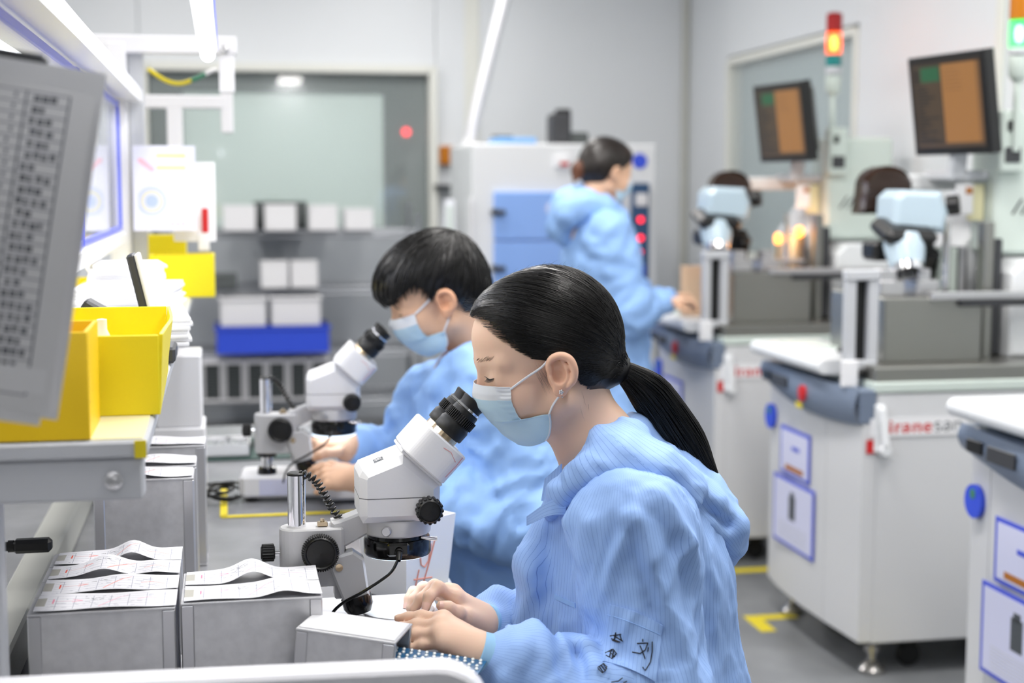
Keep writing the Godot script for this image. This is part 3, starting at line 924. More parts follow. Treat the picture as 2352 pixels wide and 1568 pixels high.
	for q in [[-1.56, -2.60], [-2.63, -3.58]]:
		var mid: float = (q[0] + q[1]) / 2
		var w: float = q[0] - q[1]
		var g := obj("glass_pane", mk().box(V(-0.245, 1.43, mid), V(0.005, 0.30, w)), "clear_glass", s)
		for z in [q[0], q[1]]: obj("blue_edge", mk().box(V(-0.245, 1.43, z), V(0.012, 0.30, 0.010), 0.001), "blue_film", g)
		obj("blue_edge", mk().box(V(-0.245, 1.572, mid), V(0.012, 0.012, w), 0.001), "blue_film", g)
		obj("blue_edge", mk().box(V(-0.245, 1.286, mid), V(0.012, 0.010, w), 0.001), "blue_film", g)
	obj("tie_bar", mk().box(V(-0.34, 1.45, -3.66), V(0.14, 0.03, 0.03), 0.003), "paint_white", s)
	# tube lamp over the bench
	bench_lamp(V(-0.034, 1.69, -2.35), "bright tube lamp hanging over the bench under the white beam", 2.3, 0.19)
	bench_lamp(V(-0.50, 1.60, -2.25), "tube lamp partly behind the hanging list at the left edge", 1.6, 0.2)
	# a second frame farther along
	var g := thing("end_frame", "white jointed frame arm in front of the back window", "frame", V(0, 0, 0))
	obj("beam", mk().box(V(-0.12, 1.615, -4.25), V(0.26, 0.036, 0.036), 0.003), "paint_white", g)
	obj("drop_arm", mk().box(V(-0.135, 1.545, -4.25), V(0.042, 0.11, 0.036), 0.003), "paint_white", g)
	obj("side_arm", mk().box(V(0.008, 1.63, -4.25), V(0.034, 0.20, 0.034), 0.003), "paint_white", g)
	obj("post", mk().box(V(-0.262, 0.82, -4.25), V(0.036, 1.64, 0.036), 0.003), "paint_white", g)
	# earth wire
	var pth: Array = []
	for i in 17:
		var f := i / 16.0
		pth.append(at(lerpf(340, 440, f), 158 + 34 * sin(f * PI * 0.72) , 3.62))
	var w := thing("earth_wire", "sagging yellow and green earth wire under the white beam", "wire")
	obj("yellow_lead", mk().sweep(pth, 0.005, 8), "yellow_tape", w)
	obj("green_lead", mk().sweep([pth[16], at(455, 178, 3.62), at(472, 170, 3.62)], 0.006, 8), "green_button", w)
	obj("white_lead", mk().sweep([at(472, 170, 3.62), at(485, 163, 3.62), at(498, 160, 3.62)], 0.005, 8), "white_plastic", w)
	bench_things()

func bench_lamp(where: Vector3, label: String, long: float, energy: float) -> void:
	var t := thing("tube_lamp", label, "lamp", where, 0.0)
	obj("housing", mk().prism([Vector2(-0.018, 0.0), Vector2(0.018, 0.0), Vector2(0.014, 0.022), Vector2(-0.014, 0.022)], -long / 2, long / 2, 0.002), "lamp_white", t)
	obj("side_film", mk().box(V(0.021, 0.008, 0.0), V(0.002, 0.018, long * 0.96)), "blue_film", t)
	obj("lamp_tube", mk().cyl(V(0, -0.010, -long / 2 + 0.01), V(0, -0.010, long / 2 - 0.01), 0.014, 16, 0.003), "tube_glow", t)
	var l := AreaLight3D.new()
	l.name = "tube_light"
	l.area_size = Vector2(0.03, long)
	l.area_normalize_energy = true
	l.light_energy = energy
	l.light_color = Color(0.95, 0.97, 1.0)
	l.area_range = 8.0
	l.shadow_enabled = true
	l.position = V(0, -0.026, 0)
	l.rotation = V(-PI / 2, 0, 0)
	t.add_child(l)

# an open-ended slotted metal magazine, long along x
func make_magazine(size: Vector3, label: String, where: Vector3, group: String) -> Node3D:
	var t := thing("metal_magazine", label, "magazine box", where, 0.0, group)
	var w := 0.003
	obj("top_plate", mk().box(V(0, size.y - w / 2, 0), V(size.x, w, size.z), 0.0006), "aluminium", t)
	obj("bottom_plate", mk().box(V(0, w / 2, 0), V(size.x, w, size.z), 0.0006), "aluminium", t)
	for s in [-1.0, 1.0]:
		obj("side_plate", mk().box(V(0, size.y / 2, s * (size.z / 2 - w)), V(size.x - 0.03, size.y - w * 2, w)), "aluminium", t)
		for e in [-1.0, 1.0]:
			obj("corner_rail", mk().box(V(e * (size.x / 2 - 0.008), size.y / 2, s * (size.z / 2 - 0.004)), V(0.016, size.y - w * 2, 0.008), 0.0015), "steel", t)
	var n := int(size.y / 0.012)
	var rb := mk()
	for i in range(1, n):
		for s in [-1.0, 1.0]: rb.box(V(0, i * 0.012, s * (size.z / 2 - w * 2)), V(size.x - 0.034, 0.003, 0.004))
	obj("slot_ribs", rb, "aluminium", t)
	return t

func paper_on(where: Vector3, size: Vector2, bump: Array, m: String, label: String, sd: float) -> void:
	# bump: list of [centre 0..1, width, height] ridges across x
	var st := mk()
	st.sheet(4, 28, func(a, b):
		var y := 0.0012
		for k in bump: y += k[2] * exp(-pow((a - k[0]) / k[1], 2.0)) * (1.0 - 0.35 * b * k[3])
		y += 0.0008 * (1.0 + sin(a * 9.0 + sd + b * 3.0))
		return V((a - 0.5) * size.x, y, (b - 0.5) * size.y), 0.0004)
	var o := single("paper_form", st, m, label, "paper", "paper forms on the metal magazines")
	o.position = where

func bench_things() -> void:
	var gm := "metal magazines on the bench"
	# near left row: four magazines one behind the other
	var names := ["nearest of the four magazines in the left front row", "second magazine from the front in the left row", "third magazine from the front in the left row", "rearmost of the four magazines in the left row"]
	var first: Node3D
	for i in 4:
		var w := V(-0.156, 0.745, -1.828 - i * 0.075)
		if i == 0: first = make_magazine(V(0.172, 0.130, 0.072), "scuffed metal magazine, " + names[i], w, gm)
		else: copy_of(first, w, 0.0, "metal magazine, " + names[i], gm)
	var bumps := [[[0.3, 0.5, 0.001, 0.0]], [[0.55, 0.2, 0.004, 0.3]], [[0.42, 0.16, 0.012, 0.2], [0.8, 0.12, 0.003, 0.0]], [[0.60, 0.13, 0.014, 0.4]]]
	var pn := ["paper form with pink marks lying flat on the nearest left magazine", "paper form with orange marks on the second left magazine", "wavy paper form with orange marks on the third left magazine", "paper form with a tall hump on the rearmost left magazine"]
	for i in 4: paper_on(V(-0.152, 0.8755, -1.828 - i * 0.075), Vector2(0.166, 0.068), bumps[i], "form_pink" if i == 0 else "form_red", pn[i], i * 1.7)
	# near right row: two magazines
	copy_of(first, V(0.022, 0.745, -1.842), 0.0, "metal magazine in front of the near microscope, right of the left row", gm)
	copy_of(first, V(0.022, 0.745, -1.9145), 0.0, "metal magazine beside the focus knob, behind the right front one", gm)
	paper_on(V(0.024, 0.8755, -1.842), Vector2(0.168, 0.068), [[0.72, 0.14, 0.007, 0.0]], "form_pink", "white paper form on the right front magazine", 3.0)
	paper_on(V(0.024, 0.8755, -1.9145), Vector2(0.168, 0.068), [[0.5, 0.14, 0.014, 0.0]], "form_pink", "humped white paper form on the magazine beside the focus knob", 5.0)
	# taller magazines behind
	var tall := make_magazine(V(0.145, 0.205, 0.08), "tall metal magazine with a smooth face behind the left row", V(-0.128, 0.745, -2.26), gm)
	copy_of(tall, V(-0.126, 0.745, -2.36), 0.0, "tall metal magazine, second of the tall ones under the shelf", gm)
	copy_of(tall, V(-0.115, 0.745, -2.54), 0.0, "tall metal magazine, third of the tall ones under the shelf", gm)
	paper_on(V(-0.125, 0.9505, -2.26), Vector2(0.135, 0.07), [[0.4, 0.2, 0.004, 0.0]], "form_red", "paper form on the first tall magazine", 1.0)
	paper_on(V(-0.122, 0.9505, -2.36), Vector2(0.135, 0.07), [[0.5, 0.3, 0.004, 0.0]], "form_red", "paper form on the second tall magazine", 2.0)
	paper_on(V(-0.11, 0.9505, -2.54), Vector2(0.135, 0.07), [[0.3, 0.3, 0.003, 0.0]], "form_pink", "paper form on the third tall magazine", 4.0)
	# white cartons under the far shelf
	for q in [[V(-0.10, 0.745, -3.05), V(0.10, 0.16, 0.16), "lower white carton under the far end of the shelf"], [V(-0.10, 0.905, -3.05), V(0.09, 0.145, 0.15), "upper white carton stacked under the far end of the shelf"]]:
		var o := single("white_carton", mk().box(V(0, q[1].y / 2, 0), q[1], 0.003), "white_plastic", q[2], "carton")
		o.position = q[0]
	# magazine with boards beside the worker's hands
	var ob := Basis.from_euler(V(0, deg_to_rad(-22), deg_to_rad(-5)))
	var om := make_magazine(V(0.125, 0.084, 0.08), "low open-ended metal magazine with a white top beside the worker's hands", V(0.188, 0.840, -1.712) - ob * V(0.0625, 0.084, 0.04), gm)
	om.transform.basis = ob
	obj("white_liner", mk().box(V(0, 0.0845, 0), V(0.12, 0.002, 0.07), 0.0005), "white_plastic", om)
	make_boards(V(0.188, 0.840, -1.712), ob)
	# partition edge nearest the camera
	var pb := mk()
	var ol: Array = [Vector2(-0.75, -0.25), Vector2(-0.75, 0.0)]
	for i in 9:
		var a := PI / 2 - (PI / 2) * i / 8.0
		ol.append(Vector2(-0.05 + 0.05 * cos(a), -0.05 + 0.05 * sin(a)))
	ol.append(Vector2(0.0, -0.25))
	pb.prism(ol, -0.04, 0.0, 0.004)
	var part := thing("partition_board", "white rounded board edge along the bottom of the picture", "partition", at(1122, 1532, 1.42))
	obj("board", pb, "paint_white", part)
	var fc := mk()
	var o2: Array = []
	for p in ol: o2.append(Vector2(p.x - 0.012, p.y - 0.014))
	fc.prism(o2, 0.0, 0.006, 0.002)
	obj("face_sheet", fc, "paint_grey", part)
	obj("support", mk().box(V(-0.40, -0.57, -0.02), V(0.05, 0.70, 0.035), 0.004), "paint_grey", part)
	part.rotation.y = deg_to_rad(-9)
	part.rotation.z = deg_to_rad(2.0)
	# black power plug
	var pl := thing("power_plug", "black power plug on its cable behind the bench rail", "plug", at(75, 1252, 2.15))
	obj("plug_body", mk().box(V(0, 0, 0), V(0.055, 0.02, 0.022), 0.005), "black_plastic", pl)
	obj("strain_relief", mk().lathe(V(-0.026, 0, 0), V(-1, 0, 0), [[0, 0.009], [0.008, 0.009], [0.008, 0.007], [0.014, 0.007], [0.014, 0.008], [0.02, 0.008], [0.026, 0.005]], 12), "black_plastic", pl)
	obj("cable", mk().sweep([V(-0.03, 0, 0), V(-0.06, -0.01, 0), V(-0.07, -0.05, 0), V(-0.07, -0.07, 0.0), V(-0.075, -0.085, 0)], 0.004, 8), "black_rubber", pl)
	# bins on the shelf
	yellow_bin(V(-0.152, 1.1205, -1.935), V(0.14, 0.092, 0.42), 0.012, "open yellow bin with a white bottle tip, on the near end of the shelf", "yellow_board", 0.016)
	yellow_bin(V(-0.208, 1.1205, -1.635), V(0.13, 0.112, 0.14), 0.0, "orange-yellow bin behind the hanging list", "orange_board", 0.008)
	yellow_bin(V(-0.105, 1.1205, -3.64), V(0.15, 0.10, 0.12), 0.0, "yellow bin with white paper on top at the far end of the shelf", "yellow_board", 0.0)
	yellow_bin(V(-0.16, 1.1205, -3.82), V(0.12, 0.14, 0.10), 0.0, "tall yellow bin below the hanging poster", "yellow_board", 0.0)
	yellow_bin(V(-0.36, 1.1205, -2.95), V(0.16, 0.07, 0.60), 0.0, "long low yellow bin along the glass screen", "yellow_board", 0.0)
	var bt := thing("bottle", "small white nozzle bottle standing in the near yellow bin", "bottle", V(-0.150, 1.1255, -1.84))
	obj("body", mk().lathe(V(0, 0, 0), Vector3.UP, [[0, 0], [0, 0.02], [0.05, 0.02], [0.062, 0.012]], 16), "white_plastic", bt)
	obj("nozzle", mk().lathe(V(0, 0.062, 0), Vector3.UP, [[0, 0.012], [0.008, 0.012], [0.022, 0.006], [0.034, 0.006], [0.035, 0]], 16), "white_plastic", bt)
	# stack of white paper on the shelf
	var pap := [[V(-0.17, 1.1205, -2.62), V(0.20, 0.045, 0.30), 0.05], [V(-0.175, 1.1655, -2.75), V(0.17, 0.04, 0.26), -0.08], [V(-0.185, 1.2055, -2.83), V(0.13, 0.035, 0.2), 0.1]]
	var pnm := ["bottom stack of white papers on the shelf", "middle stack of white papers on the shelf", "top stack of white papers on the shelf"]
	for i in 3:
		var k := mk()
		var r := RandomNumberGenerator.new()
		r.seed = 40 + i
		var layers := 7
		for j in layers:
			var h: float = pap[i][1].y / layers
			k.box(V(r.randf_range(-0.004, 0.004), h * (j + 0.5), r.randf_range(-0.004, 0.004)), V(pap[i][1].x, h * 0.92, pap[i][1].z), 0.001, Basis.from_euler(V(0, r.randf_range(-0.03, 0.03), 0)))
		var o := single("paper_stack", k, "paper", pnm[i], "papers")
		o.position = pap[i][0]
		o.rotation.y = pap[i][2]
	# dark cradle with two slanted plates
	var cr := thing("desk_stand", "dark grey desk stand with two slanted plates behind the near yellow bin", "stand", V(-0.128, 1.1205, -2.28))
	obj("base", mk().box(V(0.0, 0.012, 0.0), V(0.10, 0.024, 0.10), 0.004), "dark_grey", cr)
	obj("tall_plate", mk().box(V(0.004, 0.085, 0.0), V(0.012, 0.155, 0.07), 0.003, Basis.from_euler(V(0, 0, 0.22))), "dark_grey", cr)
	obj("plate_face", mk().box(V(0.013, 0.086, 0.0), V(0.006, 0.155, 0.07), 0.002, Basis.from_euler(V(0, 0, 0.22))), "white_plastic", cr)
	obj("slanted_plate", mk().box(V(-0.04, 0.062, 0.0), V(0.10, 0.018, 0.06), 0.004, Basis.from_euler(V(0, 0, -0.55))), "dark_grey", cr)
	obj("plate_window", mk().box(V(-0.046, 0.074, 0.0), V(0.05, 0.003, 0.04), 0.001, Basis.from_euler(V(0, 0, -0.55))), "paint_grey", cr)
	# sheets hanging on the frame
	var ps := mk().sheet(8, 6, func(a, b): return V((a - 0.5) * 0.145, -b * 0.20, 0.006 * sin(a * 5.0) + 0.012 * b * b), 0.0006)
	var po := single("poster_sheet", ps, "poster_print", "pale poster sheet with a ring diagram hanging beyond the lamp", "poster")
	po.position = V(-0.142, 1.478, -3.62)
	var p2 := single("hanging_sheet", mk().sheet(8, 6, func(a, b): return V((a - 0.5) * 0.10, -b * 0.19, 0.02 * sin(a * 3.0) + 0.01 * b), 0.0006), "paper", "plain white sheet hanging behind the poster", "paper")
	p2.position = V(-0.075, 1.44, -3.68)
	var tg := thing("hanging_tag", "red and white tag hanging below the white sheet", "tag", V(-0.05, 1.30, -3.64))
	obj("red_part", mk().box(V(0, 0.0, 0), V(0.016, 0.06, 0.006), 0.002), "red_print", tg)
	obj("white_part", mk().box(V(-0.004, -0.05, 0), V(0.026, 0.045, 0.006), 0.002), "white_plastic", tg)
	# list on a clip, nearest thing at the left
	var cl := thing("hanging_list", "grey printed list sheets hanging close to the camera at the left", "paper list", at(230, 168, 1.25))
	for q in [[0.0, 0.0, 0.0, "list_print"], [-0.006, -0.010, -0.004, "paper"], [0.006, -0.004, -0.008, "paper"], [-0.016, 0.006, -0.012, "paper"]]:
		var sh := mk().sheet(10, 8, func(a, b): return V((a - 1.0) * 0.205 + q[0], -b * 0.292 + q[1] * b, 0.004 * sin(b * 4.0 + q[0] * 200.0) + q[2] * (0.3 + b)), 0.0005)
		obj("sheet", sh, q[3], cl)
	obj("clip_bar", mk().box(V(-0.12, 0.003, -0.006), V(0.15, 0.010, 0.012), 0.003), "dark_grey", cl)
	cl.transform.basis = eye_basis * Basis.from_euler(V(0.0, 0.12, deg_to_rad(-8.5)))
	# ring cables on the far bench
	var cb := thing("coiled_cable", "tangled black cable beside the far microscope", "cable", V(-0.02, 0.746, -3.03))
	var pts: Array = []
	for i in 60:
		var a := i * 0.42
		pts.append(V(0.03 * cos(a) * (1.0 + 0.3 * sin(a * 0.37)) - 0.01 * sin(a * 0.21), 0.006 + 0.02 * absf(sin(a * 0.31)), 0.05 * sin(a) * (1.0 + 0.2 * cos(a * 0.53))))
	obj("cable", mk().sweep(pts, 0.003, 6), "black_rubber", cb)
	# white box with red handwriting behind the near microscope
	var wb := thing("white_bin", "translucent white bin with red handwriting behind the near microscope", "bin", V(0.268, 0.746, -2.27), deg_to_rad(38))
	var walls := mk()
	for k in 4:
		var bs := Basis.from_euler(V(0, PI / 2 * k, 0))
		walls.place(Vector3.ZERO, bs)
		walls.face([V(-0.045, 0, 0.045), V(0.045, 0, 0.045), V(0.055, 0.125, 0.055), V(-0.055, 0.125, 0.055)], V(0, 0, 1))
		walls.face([V(-0.043, 0.002, 0.043), V(0.043, 0.002, 0.043), V(0.0525, 0.125, 0.0525), V(-0.0525, 0.125, 0.0525)], V(0, 0, -1))
		walls.face([V(-0.055, 0.125, 0.055), V(0.055, 0.125, 0.055), V(0.0525, 0.125, 0.0525), V(-0.0525, 0.125, 0.0525)], V(0, 1, 0))
	walls.place()
	walls.box(V(0, 0.0015, 0), V(0.088, 0.003, 0.088))
	obj("bin_shell", walls, "white_plastic", wb)
	var rr := mk()
	var fz := func(x: float, y: float) -> Vector3: return V(x - 0.01, y, 0.045 + y * 0.08 + 0.0006)
	for k in [[[-0.012, 0.075], [-0.008, 0.055], [0.0, 0.05], [0.008, 0.058], [0.012, 0.085]], [[0.02, 0.09], [0.008, 0.05], [-0.006, 0.01]], [[-0.022, 0.034], [0.018, 0.03]], [[-0.012, 0.048], [-0.018, 0.022]]]:
		var pp: Array = []
		for x in k: pp.append(fz.call(x[0], x[1]))
		rr.sweep(pp, 0.0012, 6)
	obj("handwriting", rr, mat("red_marker", Color(0.90, 0.60, 0.52), 0.6), wb)

func yellow_bin(where: Vector3, size: Vector3, flare: float, label: String, m: String, turn: float) -> void:
	var t := thing("yellow_bin", label, "bin", where, turn, "yellow bins on the bench shelf")
	var hx := size.x / 2
	var hz := size.z / 2
	var w := 0.004
	var st := mk()
	st.box(V(0, w / 2, 0), V(size.x - 0.004, w, size.z - 0.004))
	obj("base", st, m, t)
	for s in [-1.0, 1.0]:
		obj("end_wall", mk().box(V(0, size.y / 2, s * (hz - w / 2)), V(size.x, size.y, w), 0.001), m, t)
		var f := flare if s > 0.0 else 0.0
		obj("side_wall", mk().sheet(6, 14, func(a, b):
			var z: float = lerpf(-hz + w, hz - w, a)
			return V(s * (hx - w / 2) + s * f * b * (0.4 + 0.6 * sin(a * PI)) , size.y * b - 0.006 * f / 0.035 * sin(a * 6.0) * b, z), w), m, t)

func make_boards(corner: Vector3, ob: Basis) -> void:
	mat("pcb_blue", Color(0.16, 0.40, 0.58), 0.25)
	mat("pcb_chip", Color(0.88, 0.90, 0.90), 0.3, 0.3)
	for i in 2:
		var t := thing("circuit_board_strip", ["blue circuit board strip full of rounded chips, sticking out of the low magazine", "lower blue board strip under the first one in the low magazine"][i], "circuit board", corner + ob * V(0.026 - i * 0.014, -0.028 - i * 0.012, -0.038))
		t.transform.basis = ob
		obj("board", mk().box(V(0, 0, 0), V(0.15, 0.0016, 0.055), 0.0003), "pcb_blue", t)
		if i == 0:
			var chip: ArrayMesh = mk().lathe(V(0, 0, 0), Vector3.UP, [[0, 0.0034], [0.0012, 0.0032], [0.0022, 0.002], [0.0026, 0]], 10, 0.7).mesh()
			for a in 15:
				for b in 5:
					var c := obj("chip", chip, "pcb_chip", t)
					c.position = V(-0.068 + a * 0.0097 + (0.002 if b % 2 else 0.0), 0.0008, -0.021 + b * 0.0105)

# ---------------------------------------------------------------- stereo microscopes
func make_scope_materials() -> void:
	var m := mat("scope_white", Color(0.915, 0.915, 0.93), 0.42)
	var nt := noise_tex("sw", 0.25, Color(0.35, 0.35, 0.35), Color(0.65, 0.65, 0.65), 256, 2, 31)
	m.normal_enabled = true
	nt.as_normal_map = true
	nt.bump_strength = 2.0
	nt.color_ramp = null
	m.normal_texture = nt
	m.normal_scale = 0.10
	m.uv1_triplanar = true
	m.uv1_scale = Vector3.ONE * 14.0
	mat("arm_grey", Color(0.80, 0.80, 0.81), 0.38)
	mat("seam", Color(0.35, 0.35, 0.37), 0.6)
	mat("knob_black", Color(0.045, 0.045, 0.05), 0.42)
	mat("gloss_black", Color(0.03, 0.03, 0.035), 0.15)
	mat("gold_ring", Color(0.82, 0.74, 0.62), 0.22, 1.0)
	mat("red_pen", Color(0.85, 0.35, 0.32), 0.6)
	glow("ring_glow", Color(0.85, 0.93, 1.0), 1.6, Color(0.9, 0.9, 0.9))

func ribbed(m: Mesher, p: Vector3, axis: Vector3, r: float, long: float, n: int, lug: float) -> void:
	# a knurled knob: a turned body with n ribs round it
	var z := axis.normalized()
	m.lathe(p, z, [[0, 0], [0, r - 0.003], [0.002, r - 0.001], [long - 0.004, r - 0.001], [long - 0.001, r - 0.004], [long - 0.002, r * 0.78], [long - 0.0035, r * 0.75], [long - 0.002, 0.0]], 40)
	var x := z.cross(Vector3.UP if absf(z.y) < 0.9 else Vector3.RIGHT).normalized()
	var y := z.cross(x)
	for i in n:
		var a := TAU * i / n
		var d := x * cos(a) + y * sin(a)
		m.box(p + d * (r - 0.0012) + z * long * 0.47, Vector3(0.0036, lug, long * 0.82), minf(lug * 0.4, 0.001), Basis(d, z.cross(d), z))

func make_scope(where: Vector3, label: String, turn: float, lit: bool) -> Node3D:
	var t := thing("stereo_microscope", label, "microscope", where, turn, "stereo microscopes on the bench")
	var cx := 0.1364
	# base with a stage plate
	var bs := mk()
	bs.prism([Vector2(-0.055, -0.02), Vector2(-0.045, -0.028), Vector2(0.105, -0.028), Vector2(0.12, -0.07), Vector2(0.18, -0.07), Vector2(0.195, -0.06), Vector2(0.195, 0.06), Vector2(0.175, 0.085), Vector2(-0.04, 0.085), Vector2(-0.055, 0.075)], 0.008, 0.054, 0.006, Basis(Vector3.RIGHT, Vector3.FORWARD, Vector3.UP))
	obj("base", bs, "scope_white", t)
	obj("stage_plate", mk().lathe(V(cx, 0.0535, 0), Vector3.UP, [[0, 0.05], [0.0025, 0.05], [0.003, 0.049], [0.003, 0]], 40), "white_plastic", t)
	for x in [-0.03, 0.18]:
		for z in [-0.065, 0.012]: obj("foot", mk().cyl(V(x, 0.0, z), V(x, 0.01, z), 0.012, 12, 0.002), "black_rubber", t)
	obj("rating_label", mk().box(V(0.03, 0.03, 0.0283), V(0.09, 0.032, 0.0006)), "sheet_violet", t)
	# pole
	obj("pole", mk().cyl(V(0, 0.05, 0), V(0, 0.2485, 0), 0.0122, 32), "chrome", t)
	obj("pole_socket", mk().lathe(V(0, 0.053, 0), Vector3.UP, [[0, 0.02], [0.014, 0.018], [0.016, 0.0125]], 24), "gloss_black", t)
	obj("pole_cap", mk().lathe(V(0, 0.2485, 0), Vector3.UP, [[0, 0.0126], [0.002, 0.0126], [0.0035, 0.011], [0.004, 0]], 28), "knob_black", t)
	# focus block: holder round the pole and a body
	var bl := mk()
	var ol: Array = []
	for i in 13:
		var a := PI / 2 + PI * i / 12.0
		ol.append(Vector2(0.024 * cos(a), 0.024 * sin(a)))
	ol.append(Vector2(0.058, -0.024))
	ol.append(Vector2(0.062, -0.02))
	ol.append(Vector2(0.062, 0.02))
	ol.append(Vector2(0.058, 0.024))
	bl.prism(ol, 0.098, 0.1775, 0.002, Basis(Vector3.RIGHT, Vector3.FORWARD, Vector3.UP))
	obj("focus_block", bl, "arm_grey", t)
	obj("pole_lock_ring", mk().lathe(V(0, 0.09, 0), Vector3.UP, [[0, 0.018], [0.0, 0.02], [0.008, 0.02], [0.009, 0.014]], 24), "gloss_black", t)
	var kn := mk()
	ribbed(kn, V(0.029, 0.148, 0.026), V(0, 0, 1), 0.0245, 0.018, 48, 0.0022)
	obj("focus_knob", kn, "knob_black", t)
	kn = mk()
	ribbed(kn, V(0.029, 0.148, -0.026), V(0, 0, -1), 0.0245, 0.018, 48, 0.0022)
	obj("focus_knob", kn, "knob_black", t)
	obj("knob_shaft", mk().cyl(V(-0.022, 0.143, 0), V(-0.032, 0.143, 0), 0.004, 12), "chrome", t)
	kn = mk()
	ribbed(kn, V(-0.030, 0.143, 0), V(-1, 0, 0), 0.0115, 0.02, 18, 0.0025)
	obj("lock_knob", kn, "knob_black", t)
	obj("brass_clip", mk().box(V(0.034, 0.181, 0.005), V(0.014, 0.006, 0.012), 0.001).cyl(V(0.034, 0.184, 0.005), V(0.034, 0.188, 0.005), 0.003, 10), "gold_ring", t)
	# rack slide below the block
	obj("rack_slide", mk().box(V(0.055, 0.115, 0.0), V(0.012, 0.075, 0.03), 0.002), "arm_grey", t)
	obj("rack_teeth", mk().box(V(0.063, 0.11, 0.0), V(0.004, 0.075, 0.012)), "knob_black", t)
	# arm
	var ar := mk()
	ar.prism([Vector2(0.046, 0.128), Vector2(0.046, 0.184), Vector2(0.056, 0.186), Vector2(0.088, 0.1975), Vector2(0.104, 0.1975), Vector2(0.104, 0.170), Vector2(0.098, 0.168), Vector2(0.064, 0.150), Vector2(0.060, 0.128)], -0.017, 0.017, 0.003)
	obj("arm", ar, "arm_grey", t)
	obj("ring_holder", mk().lathe(V(cx, 0.165, 0), Vector3.UP, [[0, 0.034], [0, 0.0445], [0.002, 0.0462], [0.020, 0.0468], [0.0225, 0.0455], [0.0225, 0.034]], 48), "arm_grey", t)
	obj("holder_screw", mk().lathe(V(cx - 0.018, 0.176, 0.042), V(-0.3, 0, 1), [[0, 0.0065], [0.008, 0.0065], [0.0095, 0.0055], [0.0095, 0]], 20), "steel", t)
	# ring light
	obj("ring_light", mk().lathe(V(cx, 0.135, 0), Vector3.UP, [[0.002, 0.028], [0, 0.03], [0, 0.0445], [0.003, 0.0462], [0.020, 0.0462], [0.024, 0.0445], [0.0242, 0.041], [0.0242, 0.041], [0.029, 0.040], [0.031, 0.036]], 48), "gloss_black", t)
	var rg := obj("ring_lamp", mk().lathe(V(cx, 0.1342 if where.z > -2.5 else 0.131, 0), Vector3.UP, [[0.002, 0.0285], [0, 0.030], [0, 0.0430], [0.0018, 0.0448], [0.004, 0.0448]], 48), "ring_glow" if lit else "white_plastic", t)
	rg.set_meta("label", "pale ring lamp under the black ring")
	obj("ring_block", mk().box(V(cx - 0.004, 0.150, 0.042), V(0.03, 0.018, 0.014), 0.003), "gloss_black", t)
	obj("thumb_screw", mk().cyl(V(cx + 0.030, 0.161, 0.028), V(cx + 0.05, 0.160, 0.036), 0.0028, 12), "chrome", t)
	var ca := V(cx - 0.003, 0.149, 0.050)
	obj("cable_plug", mk().lathe(ca, V(-0.12, -0.5, 0.8), [[0, 0.0055], [0.003, 0.0055], [0.003, 0.0042], [0.007, 0.0044], [0.011, 0.0036], [0.011, 0.0040], [0.015, 0.0030], [0.018, 0.0022]], 14), "knob_black", t)
	var cab: Array = []
	var cps := [ca + V(-0.003, -0.008, 0.012), V(0.118, 0.125, 0.072), V(0.085, 0.104, 0.074), V(0.055, 0.086, 0.066), V(0.040, 0.068, 0.06), V(0.034, 0.045, 0.058)]
	var cv := Curve3D.new()
	for i in cps.size():
		var tg: Vector3 = (cps[mini(i + 1, cps.size() - 1)] - cps[maxi(i - 1, 0)]) * 0.17
		cv.add_point(cps[i], -tg, tg)
	for i in 31: cab.append(cv.sample_baked(cv.get_baked_length() * i / 30.0, true))
	obj("lamp_cable", mk().sweep(cab, 0.0021, 8), "gloss_black", t)
	# body
	var lo := mk()
	lo.prism([Vector2(0.086, 0.187), Vector2(0.0815, 0.196), Vector2(0.0815, 0.250), Vector2(0.0865, 0.2585), Vector2(0.141, 0.279), Vector2(0.1905, 0.236), Vector2(0.1895, 0.196), Vector2(0.186, 0.187)], -0.050, 0.050, 0.010)
	obj("scope_body", lo, "scope_white", t)
	var ring: Array = []
	for q in [[-1, -1, 1], [-1, -1, 0], [-1, 1, 0], [-1, 1, 1], [1, 1, 1], [1, 1, 0], [1, -1, 0], [1, -1, 1]]:
		ring.append(Vector2(0.1355 + q[0] * (0.0541 - (0.0 if q[2] == 0 else 0.0101)), q[1] * (0.0502 - (0.0100 if q[2] == 0 else 0.0))))
	obj("body_seam", mk().prism(ring, 0.2207, 0.2217, 0.0, Basis(Vector3.RIGHT, Vector3.FORWARD, Vector3.UP)), "seam", t)
	var kz := mk()
	ribbed(kz, V(0.1735, 0.205, 0.049), V(0, 0, 1), 0.0180, 0.020, 16, 0.0042)
	obj("zoom_knob", kz, "knob_black", t)
	kz = mk()
	ribbed(kz, V(0.1735, 0.205, -0.049), V(0, 0, -1), 0.0175, 0.020, 14, 0.004)
	obj("zoom_knob", kz, "knob_black", t)
	# eyepiece tubes leaning up towards the worker
	var ax := V(0.68, 0.735, 0).normalized()
	var sd := V(0.735, -0.68, 0).normalized()
	obj("tube_flange", mk().box(V(0.166, 0.2605, 0) - ax * 0.001, V(0.0735, 0.004, 0.088), 0.001, Basis(sd, ax, V(0, 0, 1))), "scope_white", t)
